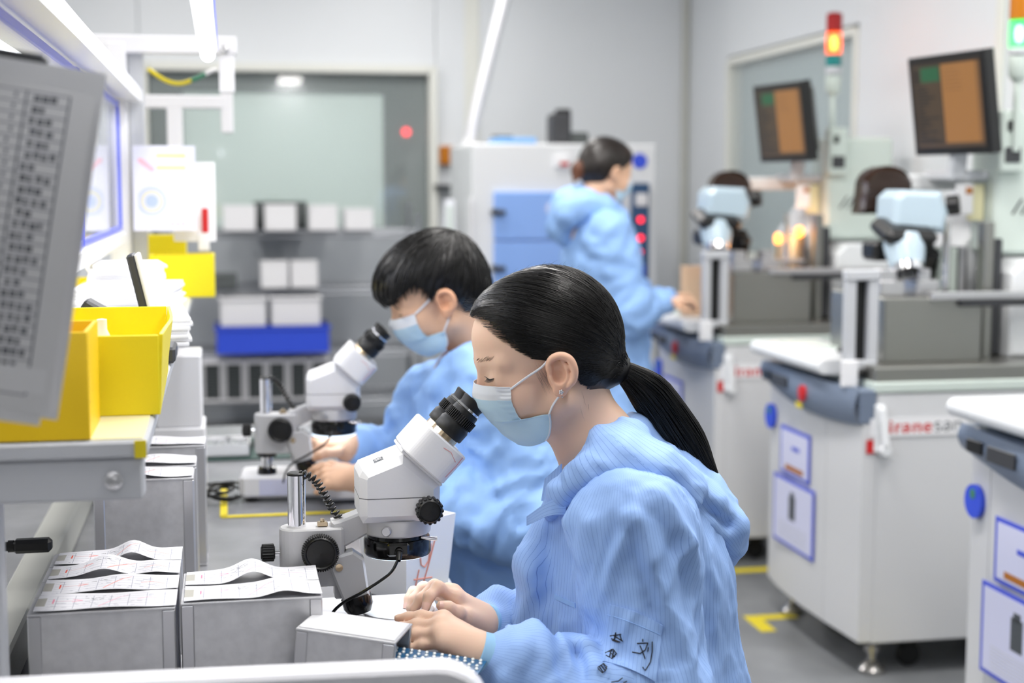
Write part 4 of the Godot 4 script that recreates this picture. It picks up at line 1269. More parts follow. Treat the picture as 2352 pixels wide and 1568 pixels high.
	for s in [1.0, -1.0]:
		var q := V(0.1665, 0.262, 0.031 * s)
		var hs := mk()
		var oo: Array = []
		for i in 49:
			var a := TAU * i / 48.0
			oo.append(Vector2(0.0375 * signf(cos(a)) * pow(absf(cos(a)), 0.55), 0.031 * signf(sin(a)) * pow(absf(sin(a)), 0.6)))
		oo.pop_back()
		hs.prism(oo, 0.0, 0.047, 0.002, Basis(sd, V(0, 0, 1) * s, ax), q)
		var h := obj("tube_housing", hs, "scope_white", t)
		if s > 0.0:
			obj("screw", mk().lathe(q + sd * 0.024 + ax * 0.012 + V(0, 0, 0.0275), V(0.25, -0.2, 1), [[0, 0.0034], [0.001, 0.0034], [0.001, 0.0024], [0.0004, 0.0022], [0.0004, 0]], 16), "steel", h)
			var pen := mk()
			pen.sweep([q + sd * 0.030 + ax * 0.010 + V(0, 0, 0.0268), q + sd * 0.031 + ax * 0.030 + V(0, 0, 0.0263), q + sd * 0.030 + ax * 0.045 + V(0, 0, 0.0268)], 0.0003, 5)
			pen.sweep([q + sd * 0.026 + ax * 0.034 + V(0, 0, 0.0288), q + sd * 0.012 + ax * 0.040 + V(0, 0, 0.0312), q + sd * 0.0 + ax * 0.038 + V(0, 0, 0.0314)], 0.0003, 5)
			obj("pen_mark", pen, "red_pen", h)
		var e0 := q + ax * 0.045 - sd * 0.003
		var ep := obj("eyepiece", mk().lathe(e0, ax, [[0, 0.0185], [0.010, 0.0185], [0.010, 0.0215], [0.012, 0.0225], [0.026, 0.0225], [0.028, 0.021], [0.050, 0.0190], [0.0515, 0.0175], [0.058, 0.0165], [0.0665, 0.0185], [0.068, 0.0175], [0.066, 0.0145], [0.060, 0.013], [0.059, 0.0]], 40), "knob_black", t)
		obj("chrome_band", mk().lathe(e0, ax, [[0.002, 0.0189], [0.009, 0.0189]], 36), "gold_ring", ep)
		obj("chrome_band", mk().lathe(e0, ax, [[0.0515, 0.0185], [0.0545, 0.0183]], 36), "chrome", ep)
		var rib := mk()
		var zz := V(0, 0, 1)
		for i in 44:
			var a := TAU * i / 44.0
			var d := sd * cos(a) + zz * sin(a)
			rib.box(e0 + d * 0.0215 + ax * 0.037, V(0.0022, 0.0015, 0.013), 0.0004, Basis(d, ax.cross(d), ax))
		obj("grip_ribs", rib, "knob_black", ep)
	# print on the sloping top
	var sl := V(0.0545, 0.0205, 0).normalized()
	var nt := V(-sl.y, sl.x, 0)
	text_part("lettering", "COB", "dark_print", t, V(0.110, 0.2676, 0.012), Basis(V(0, 0, 1), sl, nt), 0.014, 0.0005, 0.024)
	# coiled cord from the pole cap to the arm
	var cp := Curve3D.new()
	cp.add_point(V(0.004, 0.252, 0.002), Vector3.ZERO, V(0.010, 0.012, 0))
	cp.add_point(V(0.026, 0.240, 0.004), V(-0.010, 0.010, 0), V(0.010, -0.012, 0))
	cp.add_point(V(0.046, 0.204, 0.003), V(-0.007, 0.012, 0), V(0.006, -0.010, 0))
	cp.add_point(V(0.060, 0.183, 0.0), V(-0.004, 0.006, 0), Vector3.ZERO)
	var ln := cp.get_baked_length()
	var hel: Array = []
	var turns := 15
	for i in turns * 12 + 1:
		var f := float(i) / (turns * 12)
		var c := cp.sample_baked(ln * f, true)
		var tg := (cp.sample_baked(minf(ln, ln * f + 0.002), true) - cp.sample_baked(maxf(0, ln * f - 0.002), true)).normalized()
		var n1 := tg.cross(V(0, 0, 1)).normalized()
		var rr := 0.0048 * minf(1.0, minf(f * 12.0, (1.0 - f) * 14.0) + 0.1)
		hel.append(c + (n1 * cos(f * TAU * turns) + V(0, 0, 1) * sin(f * TAU * turns)) * rr)
	obj("coiled_cord", mk().sweep(hel, 0.00165, 7), "gloss_black", t)
	# slanted spot lamp under the arm
	var la := V(0.24, -0.95, 0.15).normalized()
	var l0 := V(0.070, 0.110, 0.018)
	var br := mk()
	br.prism([Vector2(-0.024, -0.02), Vector2(-0.010, -0.034), Vector2(0.012, -0.034), Vector2(0.024, -0.02), Vector2(0.018, 0.030), Vector2(-0.018, 0.030)], -0.014, 0.014, 0.003, Basis(la.cross(V(0, 0, 1)).normalized() * -1.0, la, V(0, 0, 1)), l0)
	var sp := obj("spot_lamp", br, "arm_grey", t)
	obj("pivot_screw", mk().lathe(l0 - la * 0.016 + V(-0.012, 0, 0.014), V(0, 0, 1), [[0, 0.0052], [0.0016, 0.0052], [0.002, 0.0]], 18), "gold_ring", sp)
	obj("barrel", mk().lathe(l0 + la * 0.028, la, [[0, 0.0], [0, 0.021], [0.014, 0.0205], [0.024, 0.015], [0.024, 0.012], [0.020, 0.0]], 28), "gloss_black", sp)
	if lit:
		var l := AreaLight3D.new()
		l.name = "ring_area_light"
		l.area_size = Vector2(0.07, 0.07)
		l.area_normalize_energy = true
		l.light_energy = 0.006
		l.light_color = Color(0.9, 0.95, 1.0)
		l.area_range = 4.0
		l.shadow_enabled = true
		l.position = V(cx, 0.131, 0)
		l.rotation = V(-PI / 2, 0, 0)
		t.add_child(l)
	return t

func make_scopes() -> void:
	make_scope_materials()
	make_scope(V(0.086, 0.745, -1.99), "sharp white stereo microscope in front of the woman with the ponytail", 0.0, true)
	make_scope(V(0.072, 0.745, -3.02), "blurred white stereo microscope in front of the man", deg_to_rad(-4), true)

# ---------------------------------------------------------------- smooth bodies: tapered capsules and ellipsoids joined by a smooth minimum, meshed as surface nets
class Prim:
	var kind := 0
	var a := Vector3.ZERO
	var ab := Vector3.ZERO
	var inv := 0.0
	var ra := 0.0
	var dr := 0.0
	var k := 0.01
	var reg := 0
	var sub := false
	var turn := Basis.IDENTITY
	var ir := Vector3.ONE
	func dist(p: Vector3) -> float:
		if kind == 0:
			var pa := p - a
			var t := clampf(pa.dot(ab) * inv, 0.0, 1.0)
			return (pa - ab * t).length() - ra - dr * t
		var l := (turn * (p - a)) * ir
		var k0 := l.length()
		var k1 := (l * ir).length()
		return k0 * (k0 - 1.0) / k1 if k1 > 1e-6 else -0.01

class Field:
	var prims: Array[Prim] = []
	var reg := 0
	var k := 0.01
	var kmax := 0.0
	var frame := Transform3D.IDENTITY   # prims are given in this frame

	func cone(p: Vector3, q: Vector3, r: float, r2 := -1.0, kk := -1.0, sub := false) -> Field:
		var x := Prim.new()
		x.a = frame * p
		x.ab = frame * q - x.a
		x.inv = 1.0 / maxf(1e-9, x.ab.length_squared())
		x.ra = r
		x.dr = (r2 - r) if r2 >= 0.0 else 0.0
		return _add(x, kk, sub)

	func ball(p: Vector3, r: float, kk := -1.0, sub := false) -> Field:
		return cone(p, p + Vector3(0, 1e-5, 0), r, -1.0, kk, sub)

	func egg(p: Vector3, r: Vector3, turn := Basis.IDENTITY, kk := -1.0, sub := false) -> Field:
		var x := Prim.new()
		x.kind = 1
		x.a = frame * p
		x.turn = (frame.basis.orthonormalized() * turn).inverse()
		x.ir = Vector3.ONE / r
		return _add(x, kk, sub)

	func chain(pts: Array, radii: Array, kk := -1.0, sub := false) -> Field:
		for i in pts.size() - 1: cone(pts[i], pts[i + 1], radii[i], radii[i + 1], kk, sub)
		return self

	func _add(x: Prim, kk: float, sub: bool) -> Field:
		x.k = kk if kk >= 0.0 else k
		x.reg = reg
		x.sub = sub
		kmax = maxf(kmax, x.k)
		prims.append(x)
		return self

	func value(p: Vector3, act: Array[Prim]) -> float:
		var d := 1e3
		for q in act:
			var di: float
			if q.kind == 0:
				var pa := p - q.a
				var t := clampf(pa.dot(q.ab) * q.inv, 0.0, 1.0)
				di = (pa - q.ab * t).length() - q.ra - q.dr * t
			else:
				var l := (q.turn * (p - q.a)) * q.ir
				var k0 := l.length()
				var k1 := (l * q.ir).length()
				di = k0 * (k0 - 1.0) / k1 if k1 > 1e-6 else -0.01
			if q.sub:
				di = -di
				var h := maxf(q.k - absf(d - di), 0.0)
				d = maxf(d, di) + h * h * 0.25 / q.k
			else:
				var h := maxf(q.k - absf(d - di), 0.0)
				d = minf(d, di) - h * h * 0.25 / q.k
		return d

	func region_at(p: Vector3) -> int:
		var best := 1e3
		var r := 0
		for q in prims:
			if q.sub: continue
			var d := q.dist(p)
			if d < best:
				best = d
				r = q.reg
		return r

	# surface nets over the box lo..hi with cells of size h; returns [vertices, quads (4 ids each)]
	func net(lo: Vector3, hi: Vector3, h: float) -> Array:
		var B := 5
		var nx := int(ceil((hi.x - lo.x) / (h * B)))
		var ny := int(ceil((hi.y - lo.y) / (h * B)))
		var nz := int(ceil((hi.z - lo.z) / (h * B)))
		var diag := h * B * 0.5 * 1.7321
		var cells := {}
		var verts := PackedVector3Array()
		var edges := PackedInt64Array()
		var S := B + 1
		var val := PackedFloat32Array()
		val.resize(S * S * S)
		var SX := (nx * B + 2)
		var SY := (ny * B + 2)
		var act: Array[Prim] = []
		for bz in nz:
			for by in ny:
				for bx in nx:
					var org := lo + Vector3(bx, by, bz) * (h * B)
					var mid := org + Vector3.ONE * (h * B * 0.5)
					var near := 1e3
					var ds := PackedFloat32Array()
					for q in prims:
						var dq := q.dist(mid)
						if not q.sub: near = minf(near, dq)
						ds.append(dq)
					if near > diag * 1.15 + kmax * 0.3: continue
					act.clear()
					var reach := maxf(near, -0.2) + diag * 2.0 + kmax
					var deep := false
					for i in prims.size():
						var q := prims[i]
						if q.sub:
							if ds[i] < diag * 1.3 + q.k: act.append(q)
						elif ds[i] < reach: act.append(q)
					if value(mid, act) < -diag * 1.5: deep = true
					if deep: continue
					var pos := false
					var neg := false
					var w := 0
					for z in S:
						for y in S:
							var row := org + Vector3(0, y * h, z * h)
							for x in S:
								var d := value(row, act)
								val[w] = d
								if d < 0.0: neg = true
								else: pos = true
								w += 1
								row.x += h
					if not (pos and neg): continue
					for z in B:
						for y in B:
							for x in B:
								var c := x + y * S + z * S * S
								var v0 := val[c]
								var v1 := val[c + 1]
								var v2 := val[c + S]
								var v3 := val[c + S + 1]
								var v4 := val[c + S * S]
								var v5 := val[c + S * S + 1]
								var v6 := val[c + S * S + S]
								var v7 := val[c + S * S + S + 1]
								var s0 := v0 < 0.0
								if s0 == (v1 < 0.0) and s0 == (v2 < 0.0) and s0 == (v3 < 0.0) and s0 == (v4 < 0.0) and s0 == (v5 < 0.0) and s0 == (v6 < 0.0) and s0 == (v7 < 0.0): continue
								var sum := Vector3.ZERO
								var n := 0
								if s0 != (v1 < 0.0):
									sum += Vector3(v0 / (v0 - v1), 0, 0)
									n += 1
								if (v2 < 0.0) != (v3 < 0.0):
									sum += Vector3(v2 / (v2 - v3), 1, 0)
									n += 1
								if (v4 < 0.0) != (v5 < 0.0):
									sum += Vector3(v4 / (v4 - v5), 0, 1)
									n += 1
								if (v6 < 0.0) != (v7 < 0.0):
									sum += Vector3(v6 / (v6 - v7), 1, 1)
									n += 1
								if s0 != (v2 < 0.0):
									sum += Vector3(0, v0 / (v0 - v2), 0)
									n += 1
								if (v1 < 0.0) != (v3 < 0.0):
									sum += Vector3(1, v1 / (v1 - v3), 0)
									n += 1
								if (v4 < 0.0) != (v6 < 0.0):
									sum += Vector3(0, v4 / (v4 - v6), 1)
									n += 1
								if (v5 < 0.0) != (v7 < 0.0):
									sum += Vector3(1, v5 / (v5 - v7), 1)
									n += 1
								if s0 != (v4 < 0.0):
									sum += Vector3(0, 0, v0 / (v0 - v4))
									n += 1
								if (v1 < 0.0) != (v5 < 0.0):
									sum += Vector3(1, 0, v1 / (v1 - v5))
									n += 1
								if (v2 < 0.0) != (v6 < 0.0):
									sum += Vector3(0, 1, v2 / (v2 - v6))
									n += 1
								if (v3 < 0.0) != (v7 < 0.0):
									sum += Vector3(1, 1, v3 / (v3 - v7))
									n += 1
								var gx := bx * B + x
								var gy := by * B + y
								var gz := bz * B + z
								var key := gx + SX * (gy + SY * gz)
								cells[key] = verts.size()
								verts.append(lo + (Vector3(gx, gy, gz) + sum / n) * h)
								# edges that start at this cell's low corner: key * 8 + axis * 2 + sign
								if s0 != (v1 < 0.0): edges.append(key * 8 + (1 if s0 else 0))
								if s0 != (v2 < 0.0): edges.append(key * 8 + 2 + (1 if s0 else 0))
								if s0 != (v4 < 0.0): edges.append(key * 8 + 4 + (1 if s0 else 0))
		var quads := PackedInt32Array()
		var st := [1, SX, SX * SY]
		for e in edges:
			var key := e / 8
			var axis := (e % 8) / 2
			var p: int = st[(axis + 1) % 3]
			var q: int = st[(axis + 2) % 3]
			var c0: int = cells.get(key, -1)
			var c1: int = cells.get(key - p, -1)
			var c2: int = cells.get(key - p - q, -1)
			var c3: int = cells.get(key - q, -1)
			if c0 < 0 or c1 < 0 or c2 < 0 or c3 < 0: continue
			if e % 2 == 1: quads.append_array([c0, c1, c2, c3])
			else: quads.append_array([c0, c3, c2, c1])
		return [verts, quads]

func net_into(st: Mesher, f: Field, lo: Vector3, hi: Vector3, h: float, frames := {}, paint = null, warp = null) -> void:
	# adds the field's surface to a mesher; frames: region -> [origin, axis, ref, radius] for cloth uv in metres
	var r := f.net(lo, hi, h)
	var v: PackedVector3Array = r[0]
	var q: PackedInt32Array = r[1]
	var nn := PackedVector3Array()
	nn.resize(v.size())
	for i in range(0, q.size(), 4):
		var g := (v[q[i + 2]] - v[q[i]]).cross(v[q[i + 3]] - v[q[i + 1]])
		for j in 4: nn[q[i + j]] += g
	# outward check by the field itself
	var flip := 0
	for i in range(0, v.size(), maxi(1, v.size() / 40)):
		var g := nn[i].normalized()
		if f.value(v[i] + g * h * 0.5, f.prims) < f.value(v[i] - g * h * 0.5, f.prims): flip += 1
		else: flip -= 1
	var sg := -1.0 if flip > 0 else 1.0
	var regs := PackedInt32Array()
	if not frames.is_empty():
		regs.resize(v.size())
		for i in v.size(): regs[i] = f.region_at(v[i])
	if warp != null:
		# cloth relief: move along the normal, then take the normals again
		for i in v.size(): v[i] += nn[i].normalized() * sg * warp.call(v[i], regs[i])
		nn.fill(Vector3.ZERO)
		for i in range(0, q.size(), 4):
			var g := (v[q[i + 2]] - v[q[i]]).cross(v[q[i + 3]] - v[q[i + 1]])
			for j in 4: nn[q[i + j]] += g
	if frames.is_empty():
		var base := st.v.size()
		for i in v.size():
			st.v.append(v[i])
			st.n.append((nn[i] * sg).normalized())
			st.u.append(Vector2.ZERO)
			st.c.append(paint.call(v[i]) if paint != null else st.tint)
		for i in range(0, q.size(), 4): st.quad(base + q[i], base + q[i + 1], base + q[i + 2], base + q[i + 3])
		return
	var made := {}
	for i in range(0, q.size(), 4):
		var g := regs[q[i]]
		var fr: Array = frames.get(g, frames.values()[0])
		var org: Vector3 = fr[0]
		var ax: Vector3 = fr[1]
		var xr: Vector3 = (fr[2] - ax * ax.dot(fr[2])).normalized()
		var yr := ax.cross(xr)
		var an := PackedFloat32Array()
		var lo_a := 9.0
		var hi_a := -9.0
		for j in 4:
			var l := v[q[i + j]] - org
			var a := atan2(l.dot(yr), l.dot(xr))
			an.append(a)
			lo_a = minf(lo_a, a)
			hi_a = maxf(hi_a, a)
		var ids := PackedInt32Array()
		for j in 4:
			var a := an[j]
			var wrap := 0
			if hi_a - lo_a > PI and a < 0.0:
				a += TAU
				wrap = 1
			var key := (q[i + j] * 64 + g) * 2 + wrap
			if not made.has(key):
				var l := v[q[i + j]] - org
				made[key] = st.v.size()
				st.v.append(v[q[i + j]])
				st.n.append((nn[q[i + j]] * sg).normalized())
				st.u.append(Vector2(a * fr[3], l.dot(ax)))
				st.c.append(st.tint)
			ids.append(made[key])
		st.quad(ids[0], ids[1], ids[2], ids[3])

func onz(px: float, py: float, z: float) -> Vector3:
	var r := eye_basis.x * ((px - 1176.0) / FOC) + eye_basis.y * ((784.0 - py) / FOC) - eye_basis.z
	return EYE + r * (z / r.z)

# ---------------------------------------------------------------- people
func stripe_texture(ground: Color, line: Color) -> ImageTexture:
	var im := Image.create(64, 8, false, Image.FORMAT_RGB8)
	im.fill(ground)
	for x in [29, 30, 31, 32, 33, 34]:
		var k := 0.62 if absi(x - 31) < 2 else 0.22
		for y in 8: im.set_pixel(x, y, ground.lerp(line, k))
	return ImageTexture.create_from_image(im)

func make_people_materials() -> void:
	var sk := mat("skin", Color(0.93, 0.785, 0.69), 0.5, 0.0, 0.4)
	sk.vertex_color_use_as_albedo = true
	sk.subsurf_scatter_enabled = true
	sk.subsurf_scatter_strength = 0.12
	var sm := mat("skin_man", Color(0.90, 0.73, 0.61), 0.5, 0.0, 0.4)
	sm.vertex_color_use_as_albedo = true
	var cl := mat("cloth", Color.WHITE, 0.62, 0.0, 0.35)
	cl.albedo_texture = stripe_texture(Color(0.62, 0.76, 0.97), Color(0.34, 0.46, 0.78))
	cl.uv1_scale = Vector3(1.0 / 0.0056, 1.0 / 0.05, 1.0)
	mat("cloth_plain", Color(0.60, 0.755, 0.965), 0.62, 0.0, 0.35)
	mat("cuff_knit", Color(0.62, 0.80, 0.94), 0.85)
	mat("hair", Color(0.045, 0.038, 0.038), 0.36, 0.0, 0.5)
	mat("hair_brown", Color(0.10, 0.07, 0.055), 0.4, 0.0, 0.5)
	mat("hair_tip", Color(0.36, 0.20, 0.11), 0.45)
	mat("mask_blue", Color(0.76, 0.88, 0.955), 0.75)
	mat("mask_white", Color(0.92, 0.935, 0.96), 0.75)
	mat("trousers", Color(0.20, 0.22, 0.28), 0.8)
	mat("shoe", Color(0.85, 0.86, 0.88), 0.5)
	mat("mesh_white", Color(0.93, 0.94, 0.97), 0.8)
	mat("pink_shirt", Color(0.90, 0.58, 0.66), 0.8)
	mat("black_shirt", Color(0.06, 0.06, 0.07), 0.8)
	mat("eye_dark", Color(0.05, 0.04, 0.04), 0.2)
	mat("nail", Color(0.94, 0.78, 0.72), 0.25)
	mat("pen_ink", Color(0.10, 0.10, 0.14), 0.6)

func head_frame(ear: Vector3, half: float, pitch: float, face_left := true, yaw := 0.0) -> Transform3D:
	# x: where the face points, y: up through the crown, z: towards the seen ear's side
	var fw := V(-cos(pitch), -sin(pitch), 0) if face_left else V(cos(pitch), -sin(pitch), 0)
	var up := V(-sin(pitch), cos(pitch), 0) if face_left else V(sin(pitch), cos(pitch), 0)
	var t := Transform3D(Basis(fw, up, V(0, 0, 1)), V(ear.x, ear.y, ear.z - half))
	return Transform3D(Basis(Vector3.UP, yaw) * t.basis, t.origin)

func head_field(fr: Transform3D, male: bool) -> Field:
	var f := Field.new()
	f.frame = fr
	f.k = 0.018
	var g := 1.04 if male else 1.0
	f.egg(V(-0.010, 0.050, 0) * g, V(0.092, 0.080, 0.069) * g)
	f.egg(V(0.034, 0.056, 0) * g, V(0.058, 0.056, 0.057) * g)
	f.egg(V(0.036, -0.005, 0) * g, V(0.054, 0.072, 0.054) * g)
	for s in [-1.0, 1.0]:
		f.egg(V(0.056, -0.020, 0.030 * s) * g, V(0.029, 0.034, 0.026) * g)
		f.cone(V(0.000, -0.035, 0.047 * s) * g, V(0.046, -0.070, 0.020 * s) * g, 0.019 * g, 0.016 * g)
		f.cone(V(0.080, 0.032, 0.010 * s) * g, V(0.064, 0.030, 0.042 * s) * g, 0.0125 * g, 0.011 * g, 0.012)
	f.ball(V(0.050, -0.066, 0) * g, 0.0170 * g)
	f.cone(V(0.0845, 0.020, 0) * g, V(0.097, -0.010, 0) * g, 0.0064 * g, 0.0085 * g, 0.010)
	for s in [-1.0, 1.0]: f.ball(V(0.092, -0.013, 0.009 * s) * g, 0.0062 * g, 0.006)
	for s in [-1.0, 1.0]: f.ball(V(0.0975, 0.013, 0.035 * s) * g, 0.011 * g, 0.016, true)
	for s in [-1.0, 1.0]: f.egg(V(0.0705, 0.009, 0.031 * s) * g, V(0.0125, 0.0110, 0.0165) * g, Basis.IDENTITY, 0.012)
	return f

func ear_field(fr: Transform3D, s: float, male: bool) -> Field:
	var f := Field.new()
	f.frame = Transform3D(fr.basis * Basis.from_euler(V(0, 0.25 * s, 0.10)), fr * (V(-0.003, 0.002, 0.0) + V(0, 0, (0.071 if male else 0.069) * s)))
	f.k = 0.006
	f.egg(V(-0.001, 0.002, -0.001 * s), V(0.0185, 0.0265, 0.0070))
	var hp := smooth_path([V(0.011, 0.002, 0.004 * s), V(0.0135, 0.013, 0.006 * s), V(0.009, 0.0235, 0.008 * s), V(-0.003, 0.0275, 0.010 * s), V(-0.0145, 0.022, 0.011 * s), V(-0.0195, 0.009, 0.011 * s), V(-0.0175, -0.005, 0.010 * s), V(-0.010, -0.014, 0.008 * s)], 22)
	for i in 22: f.cone(hp[i], hp[i + 1], 0.0031 + 0.0009 * sin(PI * i / 22.0), 0.0031 + 0.0009 * sin(PI * (i + 1) / 22.0), 0.004)
	f.egg(V(0.002, -0.019, 0.005 * s), V(0.0095, 0.0095, 0.0042))
	f.cone(V(0.0, -0.012, 0.003 * s), V(0.004, -0.010, 0.003 * s), 0.006, 0.006)
	f.chain([V(-0.005, 0.020, 0.006 * s), V(-0.010, 0.010, 0.007 * s), V(-0.010, -0.003, 0.007 * s), V(-0.003, -0.011, 0.007 * s)], [0.003, 0.0034, 0.0034, 0.003], 0.003)
	f.cone(V(0.0105, -0.002, 0.005 * s), V(0.0095, -0.006, 0.005 * s), 0.0042, 0.0036, 0.003)
	f.egg(V(0.0015, 0.001, 0.0085 * s), V(0.0085, 0.0105, 0.0075), Basis.IDENTITY, 0.003, true)
	f.egg(V(0.004, 0.0165, 0.0105 * s), V(0.006, 0.004, 0.004), Basis.IDENTITY, 0.003, true)
	return f

func bounds_of(f: Field, pad: float) -> Array:
	var lo := Vector3.ONE * 1e3
	var hi := -lo
	for q in f.prims:
		if q.sub: continue
		var r := maxf(q.ra, q.ra + q.dr)
		if q.kind == 1: r = 1.0 / minf(q.ir.x, minf(q.ir.y, q.ir.z))
		for p in [q.a, q.a + q.ab]:
			lo = lo.min(p - Vector3.ONE * r)
			hi = hi.max(p + Vector3.ONE * r)
	return [lo - Vector3.ONE * pad, hi + Vector3.ONE * pad]

func net_all(st: Mesher, f: Field, h: float, frames := {}, paint = null, warp = null) -> void:
	var b := bounds_of(f, h * 1.5)
	net_into(st, f, b[0], b[1], h, frames, paint, warp)

# radius of a field along a direction from inside it
func reach(f: Field, c: Vector3, d: Vector3, far := 0.2) -> float:
	var lo := 0.0
	var hi := far
	for i in 11:
		var m := (lo + hi) * 0.5
		if f.value(c + d * m, f.prims) < 0.0: lo = m
		else: hi = m
	return lo

func ribbon(st: Mesher, pts: PackedVector3Array, w: float, out: Vector3) -> void:
	# one hair lock: a three-sided tapering tube
	var n := pts.size()
	var base := st.v.size()
	for i in n:
		var t := (pts[mini(i + 1, n - 1)] - pts[maxi(i - 1, 0)]).normalized()
		var o := pts[i] - out
		o = (o - t * o.dot(t)).normalized()
		var s := t.cross(o)
		var r := w * (0.10 + 0.90 * sin(PI * clampf(0.04 + 0.90 * i / (n - 1.0), 0.0, 1.0)))
		for j in 3:
			var a := TAU * j / 3.0 + PI / 2
			var d := s * cos(a) + o * sin(a)
			st.v.append(pts[i] + d * r)
			st.n.append(d)
			st.u.append(Vector2.ZERO)
			st.c.append(Color.WHITE)
	for i in n - 1:
		for j in 3:
			var a := base + i * 3 + j
			var b := base + i * 3 + (j + 1) % 3
			st.quad(a, b, b + 3, a + 3)

func hairline_keep(l: Vector3, line: Array) -> bool:
	# line: [forward, up] pairs from front to back; hair is kept above it
	if l.x >= line[0][0]: return l.y > line[0][1]
	for i in line.size() - 1:
		var a: Array = line[i]
		var b: Array = line[i + 1]
		if l.x <= a[0] and l.x >= b[0]:
			var t: float = (a[0] - l.x) / maxf(1e-6, a[0] - b[0])
			return l.y > lerpf(a[1], b[1], t)
	return l.y > line[line.size() - 1][1]

func cap_mesh(f: Field, fr: Transform3D, line: Array, h: float) -> Mesher:
	var raw := mk()
	net_all(raw, f, h)
	var st := mk()
	var inv := fr.affine_inverse()
	var keep := PackedByteArray()
	for p in raw.v: keep.append(1 if hairline_keep(inv * p, line) else 0)
	st.v = raw.v
	st.n = raw.n
	st.u = raw.u
	st.c = raw.c
	for i in range(0, raw.idx.size(), 3):
		if keep[raw.idx[i]] and keep[raw.idx[i + 1]] and keep[raw.idx[i + 2]]: st.idx.append_array([raw.idx[i], raw.idx[i + 1], raw.idx[i + 2]])
	return st

func smooth_path(pts: Array, n: int) -> PackedVector3Array:
	var cv := Curve3D.new()
	cv.bake_interval = 0.004
	for i in pts.size():
		var tg: Vector3 = (pts[mini(i + 1, pts.size() - 1)] - pts[maxi(i - 1, 0)]) / 6.0
		cv.add_point(pts[i], -tg, tg)
	var out := PackedVector3Array()
	for i in n + 1: out.append(cv.sample_baked(cv.get_baked_length() * i / n, true))
	return out

func finger(f: Field, p: Array, r: float) -> void:
	# p: knuckle, middle joint, end joint, tip
	f.chain(p, [r * 1.12, r * 1.0, r * 0.88, r * 0.72], 0.005)
	f.ball(p[1], r * 1.05, 0.004)

func nail(st: Mesher, tip: Vector3, joint: Vector3, up: Vector3, r: float) -> void:
	var d := (tip - joint).normalized()
	var u := (up - d * up.dot(d)).normalized()
	var s := d.cross(u)
	st.sheet(5, 5, func(a, b):
		var x: float = (a - 0.5) * 2.0
		var y: float = b
		return tip + d * (lerpf(-0.006, 0.0055, y)) + s * x * r * 0.72 * (1.0 - 0.25 * y * y) + u * (r * 0.86 * sqrt(maxf(0.0, 1.0 - x * x * 0.62)) - 0.0016 * y * y), 0.0005)

func off_skin(hf: Field, fr: Transform3D, l: Vector3, gap: float) -> Vector3:
	# the head-frame point l, moved out of the skin to at least gap from it
	var p := fr * l
	for i in 3:
		var d := hf.value(p, hf.prims)
		if d >= gap: return p
		var c := fr * V(minf(l.x, 0.02), l.y, 0)
		p += (p - c).normalized() * (gap - d)
	return p

func mask_parts(t: Node3D, fr: Transform3D, upper: Array, lower: Array, g: float, hf: Field) -> void:
	# each row: [front forward, front up, side forward, side up, side z]
	var sheet_of := func(rows: Array, v0: float, v1: float, amp: float) -> Mesher:
		var at_v := func(v: float) -> Array:
			var k: float = v * (rows.size() - 1)
			var i := mini(int(k), rows.size() - 2)
			var q := k - i
			var o: Array = []
			for j in 5: o.append(lerpf(rows[i][j], rows[i + 1][j], q))
			return o
		return mk().sheet(14, 36, func(a, b):
			var r: Array = at_v.call(lerpf(v0, v1, b))
			var x: float = a * 2.0 - 1.0
			var c := cos(x * PI / 2)
			var e := sin(x * PI / 2)
			var bul := pow(maxf(c, 0.0), 0.8)
			var rip: float = amp * sin(b * 22.0 + x * 2.0) * (0.3 + 0.7 * absf(x)) + amp * 0.8 * sin(x * 9.0 + b * 6.0)
			return off_skin(hf, fr, V(lerpf(r[2], r[0], bul), lerpf(r[3], r[1], bul), r[4] * e) * g, 0.0018 + rip + amp), 0.0007)
	obj("mask_band", sheet_of.call(upper, 0.0, 0.36, 0.0005), "mask_white", t)
	obj("mask_panel", sheet_of.call(upper, 0.355, 1.0, 0.0006), "mask_blue", t)
	obj("mask_fold", sheet_of.call(lower, 0.0, 1.0, 0.0012), "mask_blue", t)
	# stitched edges of the folded side
	for s in [-1.0, 1.0]:
		var ed := mk()
		var pp: Array = []
		for r in lower.slice(1): pp.append(off_skin(hf, fr, V(r[2] + 0.002, r[3], (r[4] + 0.0006) * s) * g, 0.003))
		ed.sweep(Array(smooth_path(pp, 12)), 0.0016, 6, true, [], 0.5)
		obj("mask_edge", ed, "mask_white", t)

